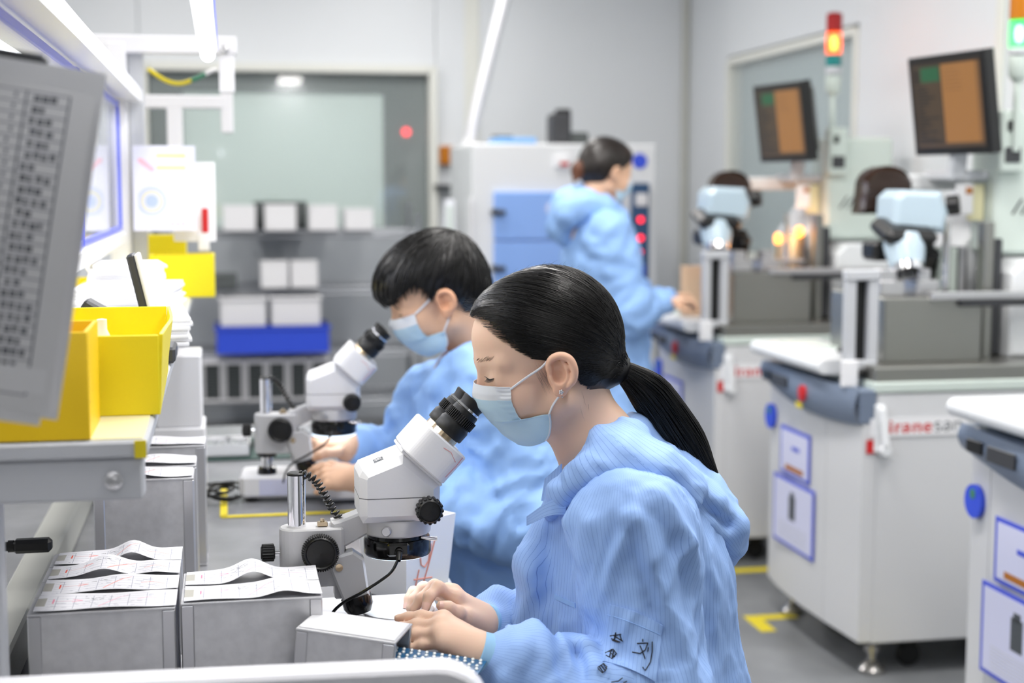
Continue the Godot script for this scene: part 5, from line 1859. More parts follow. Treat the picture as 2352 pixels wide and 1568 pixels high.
const WZ := -1.95
func make_woman() -> void:
	var ear := onz(1283, 866, WZ + 0.07)
	var fr := head_frame(ear, 0.07, deg_to_rad(12))
	var t := thing("person", "woman with a black ponytail and blue striped jacket working at the sharp microscope", "person", V(0, 0, 0), 0.0, "workers in blue jackets")
	# ---- skin: head, neck, arms and hands, one mesh
	var body := mk()
	body.tinted = true
	var hf := head_field(fr, false)
	hf.k = 0.03
	hf.cone(V(-0.030, -0.030, 0), V(-0.046, -0.125, 0), 0.0455, 0.047)
	hf.cone(V(-0.005, -0.06, 0), V(-0.040, -0.135, 0), 0.028, 0.034)
	for s in [-1.0, 1.0]: hf.cone(V(-0.052, -0.12, 0.01 * s), V(-0.072, -0.19, 0.07 * s), 0.045, 0.04)
	hf.egg(V(-0.045, -0.21, 0), V(0.06, 0.08, 0.07))
	var blush := func(p: Vector3) -> Color:
		var l := fr.affine_inverse() * p
		var c := Color(1, 1, 1)
		var red := exp(-pow((l - V(0.10, -0.005, 0)).length() / 0.022, 2.0)) * 0.5 + exp(-pow((l - V(0.065, -0.01, 0.04)).length() / 0.025, 2.0)) * 0.25
		return c.lerp(Color(1.0, 0.78, 0.74), red)
	net_all(body, hf, 0.0032, {}, blush)
	for s in [-1.0, 1.0]: net_all(body, ear_field(fr, s, false), 0.0013, {}, func(_p): return Color(1.0, 0.90, 0.86))
	# near (left) hand, laid over the low magazine
	var sl := onz(1456, 1222, WZ + 0.155)
	var el := onz(1505, 1650, WZ + 0.20)
	var sr := onz(1400, 1195, WZ - 0.16)
	var er := onz(1330, 1510, WZ - 0.19)
	var lh := Field.new()
	lh.k = 0.010
	var wl := at(1108, 1500, 1.835)
	var ml := [at(1018, 1421, 1.885), at(1012, 1436, 1.868), at(1012, 1455, 1.852), at(1022, 1476, 1.842)]
	var pl := [[at(968, 1415, 1.900), at(938, 1417, 1.905), at(914, 1419, 1.908)], [at(955, 1436, 1.885), at(920, 1441, 1.892), at(894, 1445, 1.895)], [at(955, 1458, 1.870), at(922, 1464, 1.876), at(898, 1468, 1.88)], [at(970, 1482, 1.856), at(944, 1489, 1.860), at(924, 1494, 1.862)]]
	lh.cone(wl + (el - wl) * 0.3, wl, 0.026, 0.0235, 0.02)
	for i in 4:
		lh.cone(wl + (ml[i] - wl) * 0.12, ml[i], 0.0175, 0.0105, 0.012)
		finger(lh, [ml[i], pl[i][0], pl[i][1], pl[i][2]], [0.0075, 0.0077, 0.0073, 0.0063][i])
		lh.ball(ml[i], 0.0098, 0.008)
	lh.cone(wl + V(-0.012, 0.004, -0.012), at(1030, 1440, 1.905), 0.018, 0.013, 0.015)
	finger(lh, [at(1050, 1455, 1.905), at(1005, 1450, 1.915), at(975, 1446, 1.918), at(955, 1444, 1.92)], 0.0092)
	net_all(body, lh, 0.0028)
	# far (right) hand, pinching the part under the lens
	var rh := Field.new()
	rh.k = 0.010
	var wr := at(1112, 1432, 2.015)
	var mr := [at(1046, 1374, 1.990), at(1040, 1361, 2.012), at(1030, 1359, 2.034), at(1020, 1364, 2.052)]
	var pr := [[at(1006, 1349, 1.978), at(985, 1370, 1.962), at(978, 1396, 1.955)], [at(998, 1346, 2.000), at(967, 1375, 1.984), at(948, 1403, 1.978)], [at(972, 1350, 2.030), at(950, 1376, 2.020), at(941, 1398, 2.012)], [at(950, 1359, 2.056), at(939, 1374, 2.050), at(934, 1390, 2.045)]]
	rh.cone(wr + (er - wr) * 0.3, wr, 0.026, 0.0235, 0.02)
	for i in 4:
		rh.cone(wr + (mr[i] - wr) * 0.12, mr[i], 0.0180, 0.0110, 0.012)
		finger(rh, [mr[i], pr[i][0], pr[i][1], pr[i][2]], [0.0083, 0.0086, 0.0080, 0.0070][i])
		rh.ball(mr[i], 0.0108, 0.008)
	var tp := [at(1072, 1420, 1.978), at(1050, 1408, 1.962), at(1030, 1396, 1.954), at(1014, 1391, 1.950)]
	rh.cone(wr + V(-0.004, 0.0, 0.012), tp[0], 0.0185, 0.0145, 0.012)
	finger(rh, tp, 0.0100)
	net_all(body, rh, 0.0028)
	# arms inside the sleeves and trunk inside the jacket
	var core := Field.new()
	core.k = 0.04
	core.cone(sl, el, 0.030, 0.026)
	core.cone(el, wl, 0.026, 0.022)
	core.cone(sr, er, 0.030, 0.026)
	core.cone(er, wr, 0.026, 0.022)
	core.cone(onz(1400, 1110, WZ), onz(1450, 1500, WZ), 0.06, 0.08)
	core.cone(sl.lerp(sr, 0.1), sr.lerp(sl, 0.1), 0.03, 0.03)
	net_all(body, core, 0.014)
	obj("body", body, "skin", t)
	for q in [[pr[0][2], pr[0][1], V(-0.5, 0.1, 1.0), 0.0074], [tp[3], tp[2], V(0.0, 0.35, 1.0), 0.0086], [pr[3][2], pr[3][1], V(-0.8, 0.5, 0.5), 0.0060]]:
		var n := mk()
		nail(n, q[0], q[1], q[2], q[3])
		obj("fingernail", n, "nail", t)
	# ---- face: lashes, brow, mask
	for s in [-1.0, 1.0]:
		var ey := mk()
		var lid: Array = []
		var on_face := func(u: float, z: float, off: float) -> Vector3:
			var c := fr * V(0.01, u, 0)
			var d := (fr * V(0.085, u, z) - c).normalized()
			return c + d * (reach(hf, c, d, 0.12) + off)
		for i in 9:
			var a := i / 8.0
			lid.append(on_face.call(0.0148 - 0.0022 * sin(a * PI) - 0.0008 * a, lerpf(0.014, 0.046, a) * s, 0.0002))
		ey.sweep(lid, 0.0007, 6, true, [0.0002, 0.0004, 0.0006, 0.0007, 0.0007, 0.0007, 0.0007, 0.0006, 0.0003])
		for i in 16:
			var a := lerpf(0.25, 1.0, i / 15.0)
			var p: Vector3 = on_face.call(0.0148 - 0.0022 * sin(a * PI) - 0.0008 * a, lerpf(0.014, 0.046, a) * s, 0.0002)
			var q := p + fr.basis * V(0.0055 - 0.002 * a, -0.0035, 0.0042 * a * s)
			ey.sweep([p, p.lerp(q, 0.5) + V(0, -0.0008, 0), q], 0.0003, 4, false, [0.00035, 0.00025, 0.0001])
		obj("eyelashes", ey, "eye_dark", t)
	var rn := RandomNumberGenerator.new()
	rn.seed = 3
	for s in [-1.0, 1.0]:
		var bw := mk()
		for i in 44:
			var a := rn.randf()
			var l := V(lerpf(0.0935, 0.080, a * a), lerpf(0.037, 0.040, a) + rn.randf_range(-0.0025, 0.0025), lerpf(0.012, 0.046, a) * s)
			var p := fr * l
			var c := fr * V(0.02, l.y, 0)
			var q := fr * (l + V(-0.004, 0.0025, 0.004 * s))
			for e in 2:
				var w := p if e == 0 else q
				var dd := (w - c).normalized()
				if e == 0: p = c + dd * (reach(hf, c, dd, 0.12) + 0.0002)
				else: q = c + dd * (reach(hf, c, dd, 0.12) + 0.0004)
			bw.sweep([p, q], 0.0001, 3, false)
		obj("eyebrow", bw, "hair_brown", t)
	mask_parts(t, fr,
		[[0.1010, 0.007, 0.060, 0.000, 0.0520], [0.1050, -0.004, 0.0608, -0.010, 0.0530], [0.1060, -0.014, 0.0612, -0.020, 0.0520], [0.1045, -0.026, 0.0608, -0.030, 0.0530], [0.0985, -0.036, 0.0600, -0.0385, 0.0530], [0.094, -0.045, 0.0575, -0.0465, 0.0520]],
		[[0.0955, -0.042, 0.0560, -0.0470, 0.0535], [0.0900, -0.052, 0.0190, -0.0465, 0.0565], [0.0840, -0.060, 0.0185, -0.0560, 0.0560], [0.0790, -0.070, 0.0205, -0.0670, 0.0545], [0.0690, -0.081, 0.0240, -0.0765, 0.0525], [0.0560, -0.090, 0.0290, -0.0830, 0.0490]], 1.0, hf)
	for s in [-1.0, 1.0]:
		var lp := mk()
		lp.sweep(Array(smooth_path([off_skin(hf, fr, V(0.061, -0.003, 0.053 * s), 0.002), off_skin(hf, fr, V(0.040, 0.008, 0.0600 * s), 0.002), off_skin(hf, fr, V(0.020, 0.0170, 0.0660 * s), 0.002), fr * V(0.008, 0.026, 0.0710 * s), fr * V(-0.004, 0.031, 0.070 * s)], 20)), 0.0015, 8, true, [], 0.45, V(0, 1, 0))
		lp.sweep(Array(smooth_path([fr * V(0.022, -0.050, 0.0580 * s), fr * V(0.014, -0.036, 0.0630 * s), fr * V(0.003, -0.024, 0.0690 * s), fr * V(-0.008, -0.016, 0.070 * s)], 16)), 0.0015, 8, true, [], 0.45, V(0, 1, 0))
		obj("mask_loop", lp, "mask_white", t)
	# earring
	var eg := mk()
	var ec := fr * V(0.0025, -0.0180, 0.0805)
	for i in 5:
		var a := TAU * i / 5.0
		eg.lathe(ec + V(0.0024 * cos(a), 0.0024 * sin(a), 0), V(0, 0, 1), [[-0.001, 0], [-0.001, 0.0015], [0.0008, 0.0014], [0.0018, 0.0006], [0.0018, 0]], 8)
	eg.lathe(ec, V(0, 0, 1), [[-0.001, 0], [0, 0.0016], [0.002, 0.001], [0.0024, 0]], 8)
	eg.lathe(ec + V(0.001, -0.0065, 0), V(0, 0, 1), [[-0.001, 0], [0, 0.0016], [0.002, 0.001], [0.0024, 0]], 8)
	obj("earring", eg, "chrome", t, "small sparkling flower ear stud")
	var nk: Array = []
	for i in 13:
		var a := lerpf(-0.3, 1.9, i / 12.0)
		nk.append(fr * V(-0.052 - 0.050 * cos(a) * 0.9 + 0.0 * i, -0.118 - 0.030 * sin(a * 0.8), 0.052 * sin(a)))
	obj("necklace", mk().sweep(nk, 0.0006, 5), "chrome", t)
	# ---- hair
	var hs := Field.new()
	hs.frame = fr
	hs.k = 0.03
	hs.egg(V(-0.014, 0.052, 0), V(0.094, 0.090, 0.0745))
	hs.egg(V(0.036, 0.082, 0), V(0.052, 0.044, 0.056))
	hs.egg(V(-0.050, 0.030, 0), V(0.056, 0.066, 0.065))
	hs.cone(V(-0.060, 0.002, 0), V(-0.094, -0.017, 0), 0.040, 0.014)
	hs.cone(V(-0.035, -0.020, 0), V(-0.088, -0.019, 0), 0.034, 0.014)
	var line := [[0.094, 0.104], [0.084, 0.091], [0.068, 0.068], [0.050, 0.049], [0.030, 0.030], [0.014, 0.026], [-0.004, 0.031], [-0.018, 0.022], [-0.026, -0.012], [-0.034, -0.036], [-0.050, -0.046], [-0.12, -0.055]]
	var inner: Array = []
	for q in line: inner.append([q[0] - 0.004, q[1] + 0.006])
	var cap := cap_mesh(hs, fr, inner, 0.004)
	obj("hair_cap", cap, "hair", t)
	var hair := mk()
	rn.seed = 17
	var cc := V(-0.012, 0.045, 0)
	var made := 0
	var tries := 0
	while made < 3800 and tries < 16000:
		tries += 1
		var d: Vector3
		if made % 2 == 0:
			# roots along the hairline
			var k := rn.randi() % (line.size() - 1)
			var q := rn.randf()
			var l := V(lerpf(line[k][0], line[k + 1][0], q), lerpf(line[k][1], line[k + 1][1], q) + 0.0012 + pow(rn.randf(), 2.0) * 0.008, 0)
			if l.x < -0.06: continue
			var zmax := 0.07
			var zz := zmax * sqrt(maxf(0.02, 1.0 - pow((l.x + 0.01) / 0.097, 2.0)))
			l.z = zz * (1.0 if rn.randf() < 0.75 else -1.0) * (rn.randf_range(0.0, 1.0) if l.x > 0.078 else 1.0)
			d = (l - cc).normalized()
		else:
			d = V(rn.randf_range(-0.9, 1.2), rn.randf_range(-0.5, 1.2), rn.randf_range(-0.45, 1)).normalized()
		var r0 := reach(hs, fr * cc, fr.basis * d)
		if not hairline_keep(cc + d * r0, line): continue
		var tgt := V(-0.094 + rn.randf_range(-0.002, 0.004), -0.0175 + rn.randf_range(-0.009, 0.009), rn.randf_range(-0.009, 0.009))
		var td := (tgt - cc).normalized()
		if d.angle_to(td) < 0.25: continue
		var midd := ((d + td) + V(0.0, 0.42, 0.66 * (1.0 if d.z > 0.0 else -1.0))).normalized()
		var lift := rn.randf_range(-0.0008, 0.0016)
		var wob := rn.randf() * TAU
		var pts := PackedVector3Array()
		var N := 15
		for i in N + 1:
			var a := i / float(N)
			var dd := d.slerp(midd, a).slerp(midd.slerp(td, a), a)
			var side := d.cross(midd).normalized()
			dd = (dd + side * 0.035 * sin(a * PI) * sin(wob)).normalized()
			var rr := reach(hs, fr * cc, fr.basis * dd) + lift * sin(PI * minf(1.0, a * 1.4 + 0.15)) + 0.0004
			var p := cc + dd * rr
			if i > N - 4: p = p.lerp(tgt, (i - (N - 4)) / 4.0)
			pts.append(fr * p)
		ribbon(hair, pts, rn.randf_range(0.0003, 0.0008), fr * cc)
		made += 1
	# loose hairs standing off at the forehead, crown and nape
	for i in 90:
		var sel := rn.randf()
		var l: Vector3
		var dirn: Vector3
		var sp := rn.randf_range(-0.045, 0.05)
		if sel < 0.8:
			l = V(0.078 - absf(sp) * 0.15, 0.100 + rn.randf_range(-0.01, 0.02), sp)
			dirn = V(0.8, 0.5, rn.randf_range(-0.3, 0.3))
		elif sel < 0.97:
			l = V(rn.randf_range(-0.09, 0.03), 0.13, sp * 0.6)
			dirn = V(-0.6, 0.5, rn.randf_range(-0.3, 0.3))
		else:
			l = V(rn.randf_range(-0.055, -0.03), -0.045, rn.randf_range(0.03, 0.06))
			dirn = V(0.15, -0.9, 0.25)
		var d0 := (l - cc).normalized()
		var p0 := cc + d0 * (reach(hs, fr * cc, fr.basis * d0) + 0.0005)
		if sel >= 0.97: p0 = l
		var ln := rn.randf_range(0.010, 0.026) * (0.6 if sel > 0.8 else 1.0)
		var pts := PackedVector3Array()
		var cur := V(rn.randf_range(-0.6, 0.2), rn.randf_range(-0.9, 0.1), rn.randf_range(-0.4, 0.4))
		for k in 8:
			var a := k / 7.0
			pts.append(fr * (p0 + dirn * ln * a + cur * ln * 0.5 * a * a))
		ribbon(hair, pts, 0.00011, fr * cc)
	# soft short hairs in front of and under the ear
	for i in 30:
		var l := V(rn.randf_range(0.016, 0.036), rn.randf_range(0.002, 0.026), 0.0655) if i < 28 else V(rn.randf_range(-0.070, -0.022), rn.randf_range(-0.050, -0.02), 0.058)
		var pts := PackedVector3Array()
		var c := fr * V(0.0, l.y * 0.6, 0)
		for k in 7:
			var a := k / 6.0
			var q := fr * (l + V(-0.004 - 0.006 * a, -0.030 * a, 0) + V(rn.randf_range(-0.001, 0.001), 0, 0))
			var dd := (q - c).normalized()
			pts.append(c + dd * (reach(hf, c, dd, 0.12) + 0.0005))
		ribbon(hair, pts, 0.00007, c)
	# ponytail
	var pc := smooth_path([fr * V(-0.092, -0.0175, 0), onz(1445, 862, WZ), onz(1500, 912, WZ), onz(1555, 990, WZ), onz(1600, 1065, WZ), onz(1640, 1120, WZ), onz(1700, 1200, WZ)], 40)
	var prof := func(a: float) -> float: return lerpf(0.012, 0.029, smoothstep(0.0, 0.25, a)) * (1.0 - 0.9 * smoothstep(0.45, 1.0, a)) + 0.002
	var core_r: Array = []
	for i in 41: core_r.append(prof.call(i / 40.0) * 0.72)
	var tail := mk()
	tail.sweep(Array(pc), 0.02, 14, true, core_r, 0.8)
	for i in 1100:
		var a0 := rn.randf() * TAU
		var rad := pow(rn.randf(), 0.35)
		var end := 1.0 - 0.45 * pow(rn.randf(), 2.0)
		var tw := rn.randf_range(-0.5, 0.5)
		var st0 := rn.randf() * 0.04
		var pts := PackedVector3Array()
		for k in 19:
			var a := st0 + (end - st0) * k / 18.0
			var w := minf(39.0, a * 40.0)
			var p := pc[int(w)].lerp(pc[int(w) + 1], w - int(w))
			var tg := (pc[int(w) + 1] - pc[int(w)]).normalized()
			var s1 := tg.cross(V(0, 0, 1)).normalized()
			var rr: float = prof.call(a) * rad
			var ang := a0 + tw * a
			pts.append(p + s1 * cos(ang) * rr + V(0, 0, 1) * sin(ang) * rr * 0.85 + V(0.004 * sin(a * 9.0 + a0), 0, 0) * a)
		ribbon(tail, pts, rn.randf_range(0.0004, 0.0010), pc[20])
	obj("hair_strands", hair, "hair", t)
	obj("ponytail", tail, "hair", t, "long black ponytail hanging down the back")
	var tie := mk()
	var tc := fr * V(-0.0935, -0.0178, 0)
	var ta := (pc[3] - pc[0]).normalized()
	for k in 3:
		var rg: Array = []
		var s1 := ta.cross(V(0, 0, 1)).normalized()
		for i in 25:
			var a := TAU * i / 24.0
			rg.append(tc + ta * (k * 0.0055 - 0.004 + 0.002 * sin(a * 2.0 + k)) + (s1 * cos(a) + V(0, 0, 1) * sin(a)) * (0.0170 - 0.0012 * absf(k - 1)))
		tie.sweep(rg, 0.0056, 8, false)
	obj("hair_tie", tie, "black_rubber", t)
	woman_clothes(t, fr, wl, wr, sl, el, sr, er)

func woman_clothes(t: Node3D, fr: Transform3D, wl: Vector3, wr: Vector3, sl: Vector3, el: Vector3, sr: Vector3, er: Vector3) -> void:
	var j := Field.new()
	j.k = 0.045
	# trunk, region 0
	j.reg = 0
	j.egg(onz(1442, 1265, WZ), V(0.120, 0.165, 0.155))
	j.egg(onz(1452, 1440, WZ), V(0.138, 0.20, 0.160))
	for s in [-1.0, 1.0]: j.cone(onz(1400, 1150, WZ + 0.06 * s), onz(1452, 1205, WZ + 0.13 * s), 0.046, 0.056)
	j.egg(onz(1470, 1640, WZ), V(0.150, 0.16, 0.175))
	j.cone(onz(1410, 1150, WZ), sl + V(0.0, 0.0, -0.03), 0.050, 0.055)
	j.cone(onz(1410, 1150, WZ), sr + V(0.0, 0.0, 0.03), 0.050, 0.055)
	# front placket edge and soft chest folds
	j.cone(onz(1268, 1190, WZ + 0.02), onz(1232, 1300, WZ + 0.03), 0.016, 0.018, 0.03)
	j.cone(onz(1232, 1300, WZ + 0.03), onz(1220, 1500, WZ + 0.03), 0.018, 0.022, 0.03)
	# near sleeve: upper arm region 1, forearm region 2
	j.reg = 1
	j.cone(sl + V(0, 0.0, -0.012), el + V(0.005, 0, 0), 0.056, 0.064, 0.06)
	j.reg = 2
	j.cone(el, wl.lerp(el, 0.30), 0.060, 0.038)
	j.cone(wl.lerp(el, 0.30), wl.lerp(el, 0.15), 0.038, 0.033, 0.02)
	j.cone(wl.lerp(el, 0.16), wl.lerp(el, 0.10), 0.034, 0.0295, 0.01)
	# bunched rings towards the cuff
	var fa := (wl - el).normalized()
	for q in [[0.82, 0.037, 0.010, -0.25], [0.71, 0.040, 0.011, 0.3], [0.59, 0.044, 0.011, -0.2], [0.45, 0.050, 0.011, 0.25], [0.30, 0.057, 0.011, -0.3]]:
		ring_fold(j, el.lerp(wl, q[0]), fa, q[1], q[2], q[3])
	# far sleeve: regions 3 and 4
	j.reg = 3
	j.cone(sr, er, 0.066, 0.062)
	j.reg = 4
	j.cone(er, wr.lerp(er, 0.22), 0.058, 0.046)
	j.cone(wr.lerp(er, 0.22), wr.lerp(er, 0.07), 0.044, 0.032, 0.012)
	var fb := (wr - er).normalized()
	for q in [[0.84, 0.043, 0.013, 0.3], [0.70, 0.050, 0.012, -0.3], [0.52, 0.055, 0.011, 0.2]]: ring_fold(j, er.lerp(wr, q[0]), fb, q[1], q[2], q[3])
	# armhole crease and elbow hollow
	j.reg = 1
	j.cone(onz(1350, 1185, WZ + 0.19), onz(1338, 1290, WZ + 0.20), 0.006, 0.008, 0.022, true)
	j.cone(onz(1318, 1488, WZ + 0.205), onz(1300, 1545, WZ + 0.235), 0.006, 0.010, 0.024, true)
	var cr: Array = []
	for i in 9:
		var a := lerpf(-0.4, 2.9, i / 8.0)
		cr.append(onz(1345 + 52 * (1 - cos(a)) * 0.5, 1155 + i * 26, WZ + 0.165 + 0.012 * sin(a)))
	var frames := {0: [onz(1450, 1400, WZ), V(0, 1, 0), V(1, 0, -0.6), 0.15], 1: [sl, (el - sl).normalized(), V(0, 0, -1), 0.075], 2: [el, (wl - el).normalized(), V(0, 0, -1), 0.055], 3: [sr, (er - sr).normalized(), V(0, 0, -1), 0.07], 4: [er, (wr - er).normalized(), V(0, 0, -1), 0.055]}
	var st := mk()
	var rg := FastNoiseLite.new()
	rg.noise_type = FastNoiseLite.TYPE_SIMPLEX_SMOOTH
	rg.fractal_type = FastNoiseLite.FRACTAL_RIDGED
	rg.fractal_octaves = 2
	rg.frequency = 1.0
	rg.seed = 8
	var ce := FastNoiseLite.new()
	ce.noise_type = FastNoiseLite.TYPE_CELLULAR
	ce.cellular_return_type = FastNoiseLite.RETURN_DISTANCE2_SUB
	ce.cellular_jitter = 1.0
	ce.fractal_type = FastNoiseLite.FRACTAL_NONE
	ce.frequency = 1.0
	ce.seed = 5
	# long creases on the camera side: [z offset, height, half width, points ...]
	var creases: Array = []
	for q in [
		[0.19, 0.009, 0.012, [1362, 1205, 1348, 1300, 1356, 1400, 1330, 1462]], [0.20, -0.014, 0.010, [1346, 1180, 1334, 1260, 1336, 1330]],
		[0.21, 0.009, 0.011, [1448, 1196, 1412, 1290, 1384, 1382, 1352, 1470]], [0.21, -0.008, 0.010, [1420, 1215, 1392, 1300, 1366, 1385]],
		[0.215, 0.009, 0.008, [1470, 1190, 1490, 1290, 1520, 1390, 1556, 1480, 1580, 1566]], [0.215, -0.009, 0.011, [1452, 1230, 1470, 1320, 1500, 1420, 1530, 1510]],
		[0.20, 0.009, 0.009, [1520, 1150, 1560, 1220, 1602, 1310, 1632, 1400, 1640, 1560]], [0.20, -0.008, 0.012, [1500, 1180, 1540, 1270, 1580, 1380, 1605, 1500]],
		[0.20, 0.007, 0.008, [1580, 1240, 1530, 1300, 1498, 1372]], [0.21, 0.006, 0.008, [1600, 1400, 1590, 1480, 1545, 1540]], [0.17, 0.008, 0.010, [1640, 1330, 1668, 1430, 1650, 1550]], [0.17, -0.010, 0.010, [1622, 1340, 1630, 1440, 1622, 1550]],
		[0.10, 0.008, 0.011, [1262, 1205, 1236, 1300, 1222, 1400, 1226, 1480]], [0.11, -0.008, 0.010, [1282, 1215, 1258, 1310, 1246, 1400]], [0.12, 0.007, 0.010, [1304, 1195, 1286, 1300, 1276, 1400, 1290, 1470]], [0.12, -0.007, 0.010, [1322, 1230, 1310, 1330, 1306, 1420]],
		[0.17, 0.011, 0.011, [1172, 1462, 1196, 1500, 1178, 1566]], [0.17, -0.010, 0.009, [1200, 1462, 1216, 1510, 1204, 1566]], [0.18, 0.012, 0.012, [1226, 1462, 1248, 1510, 1232, 1566]], [0.19, -0.013, 0.010, [1258, 1480, 1276, 1530, 1270, 1566]], [0.19, 0.011, 0.011, [1286, 1484, 1308, 1530, 1300, 1566]], [0.20, -0.014, 0.009, [1322, 1500, 1326, 1540]], [0.17, 0.008, 0.009, [1140, 1490, 1154, 1530, 1140, 1566]]]:
		var pp: Array = []
		for i in range(0, q[3].size(), 2): pp.append(onz(q[3][i], q[3][i + 1], WZ + q[0]))
		creases.append([q[1], q[2], pp])
	var creased := func(p: Vector3) -> float:
		if p.z < WZ + 0.02: return 0.0
		var s := 0.0
		for c in creases:
			var best := 1.0
			for i in c[2].size() - 1:
				var a: Vector3 = c[2][i]
				var ab: Vector3 = c[2][i + 1] - a
				var u := clampf((p - a).dot(ab) / ab.length_squared(), 0.0, 1.0)
				var d := p - a - ab * u
				d.z *= 0.25
				best = minf(best, d.length())
				if i == 0 and u <= 0.0 or i == c[2].size() - 2 and u >= 1.0: best = maxf(best, 0.0)
			if best < c[1] * 3.0: s += c[0] * exp(-pow(best / c[1], 1.4))
		return s * smoothstep(WZ + 0.02, WZ + 0.08, p.z)
	var wrinkle := func(p: Vector3, reg: int) -> float:
		var fr2: Array = frames[reg]
		var ax: Vector3 = fr2[1]
		var l: Vector3 = p - fr2[0]
		var xr: Vector3 = (fr2[2] - ax * ax.dot(fr2[2])).normalized()
		var x := l.dot(xr)
		var y := l.dot(ax.cross(xr))
		var w := l.dot(ax)
		var cz: float = creased.call(p)
		if reg == 0: return cz - 0.0050 * (0.55 + ce.get_noise_3d(x * 15.0 + w * 6.0, y * 15.0, w * 5.0)) - 0.0062 * (0.5 + ce.get_noise_3d(x * 29.0 - w * 9.0, y * 29.0 + w * 6.0, w * 9.0 + 7.0)) + 0.0050 * rg.get_noise_3d(x * 6.0 + w * 2.5, y * 6.0, w * 2.6) + 0.0022 * rg.get_noise_3d(x * 19.0 + w * 5.0, y * 19.0 + 9.0, w * 7.0)
		if reg == 1 or reg == 3: return cz - 0.0050 * (0.55 + ce.get_noise_3d(x * 16.0 + w * 7.0, y * 16.0 + w * 5.0, w * 5.5 + 4.0)) - 0.0066 * (0.5 + ce.get_noise_3d(x * 31.0 - w * 11.0, y * 31.0 + w * 7.0, w * 9.0 + 1.0)) + 0.0055 * rg.get_noise_3d(x * 7.0 + w * 3.0, y * 7.0 + w * 2.0, w * 2.6 + 4.0) + 0.0022 * rg.get_noise_3d(x * 20.0 + w * 6.0, y * 20.0, w * 7.0 + 3.0)
		return cz - 0.0070 * (0.55 + ce.get_noise_3d(x * 12.0, y * 12.0 + 2.0, w * 30.0 + x * 10.0)) + 0.006 * rg.get_noise_3d(x * 6.0, y * 6.0 + 2.0, w * 14.0 + x * 5.0)
	net_all(st, j, 0.0056, frames, null, wrinkle)
	obj("jacket", st, "cloth", t, "light blue jacket with thin dark stripes")
	# hood lying on the back and collar round the neck
	var h := Field.new()
	h.k = 0.022
	h.reg = 0
	var col := [onz(1268, 1168, WZ + 0.05), onz(1300, 1128, WZ + 0.085), onz(1352, 1088, WZ + 0.105), onz(1425, 1068, WZ + 0.115), onz(1500, 1090, WZ + 0.115), onz(1560, 1130, WZ + 0.10)]
	var far := [onz(1262, 1168, WZ - 0.04), onz(1300, 1120, WZ - 0.085), onz(1370, 1080, WZ - 0.105), onz(1450, 1075, WZ - 0.115), onz(1520, 1100, WZ - 0.11), onz(1570, 1140, WZ - 0.09)]
	var rad := [0.012, 0.018, 0.022, 0.026, 0.030, 0.034]
	h.chain(col, rad)
	h.chain(far, rad)
	# standing edge round the nape
	h.chain([onz(1352, 1060, WZ + 0.075), onz(1400, 1020, WZ + 0.070), onz(1450, 990, WZ + 0.045), onz(1462, 985, WZ), onz(1455, 992, WZ - 0.05), onz(1410, 1020, WZ - 0.075)], [0.012, 0.012, 0.012, 0.012, 0.012, 0.012])
	h.cone(onz(1400, 1045, WZ + 0.09), onz(1510, 1075, WZ + 0.085), 0.026, 0.030)
	h.cone(onz(1455, 1005, WZ), onz(1540, 1100, WZ), 0.025, 0.040)
	h.cone(onz(1400, 1045, WZ - 0.09), onz(1510, 1080, WZ - 0.085), 0.026, 0.030)
	# sagging bag
	h.chain([onz(1540, 1120, WZ), onz(1600, 1175, WZ), onz(1640, 1230, WZ), onz(1650, 1265, WZ)], [0.05, 0.052, 0.042, 0.026])
	h.chain([onz(1545, 1120, WZ + 0.07), onz(1605, 1170, WZ + 0.062), onz(1660, 1215, WZ + 0.045), onz(1668, 1262, WZ + 0.03)], [0.034, 0.034, 0.026, 0.016])
	h.chain([onz(1545, 1120, WZ - 0.07), onz(1605, 1175, WZ - 0.06), onz(1650, 1220, WZ - 0.045)], [0.034, 0.034, 0.026])
	h.egg(onz(1462, 1062, WZ + 0.055), V(0.075, 0.034, 0.058), Basis.from_euler(V(0.25, 0, -0.62)))
	h.egg(onz(1462, 1062, WZ - 0.055), V(0.075, 0.034, 0.058), Basis.from_euler(V(-0.25, 0, -0.62)))
	h.cone(onz(1652, 1190, WZ + 0.02), onz(1680, 1225, WZ + 0.02), 0.012, 0.010, 0.012)
	h.cone(onz(1680, 1225, WZ + 0.02), onz(1672, 1285, WZ + 0.015), 0.010, 0.008, 0.012)
	h.cone(onz(1560, 1120, WZ + 0.115), onz(1640, 1180, WZ + 0.085), 0.008, 0.008, 0.014)
	h.cone(onz(1470, 1062, WZ + 0.12), onz(1590, 1110, WZ + 0.105), 0.007, 0.007, 0.012)
	# the hollow of the neck
	h.cone(fr * V(-0.03, -0.06, 0), fr * V(-0.045, -0.155, 0), 0.052, 0.058, 0.012, true)
	h.cone(onz(1600, 1150, WZ + 0.11), onz(1672, 1205, WZ + 0.07), 0.004, 0.006, 0.018, true)
	var hm := mk()
	var hw := func(p: Vector3, _r: int) -> float: return -0.007 * (0.55 + ce.get_noise_3d(p.x * 13.0 - p.y * 10.0, p.y * 30.0 + p.x * 18.0, p.z * 16.0)) + 0.003 * rg.get_noise_3d(p.x * 7.0 - p.y * 4.0, p.y * 10.0 + p.x * 4.0, p.z * 8.0 + 5.0)
	net_all(hm, h, 0.0055, {0: [onz(1480, 1080, WZ + 0.0), V(0.72, -0.69, 0).normalized(), V(0, 0, -1), 0.10]}, null, hw)
	obj("hood", hm, "cloth", t, "hood hanging behind the neck")
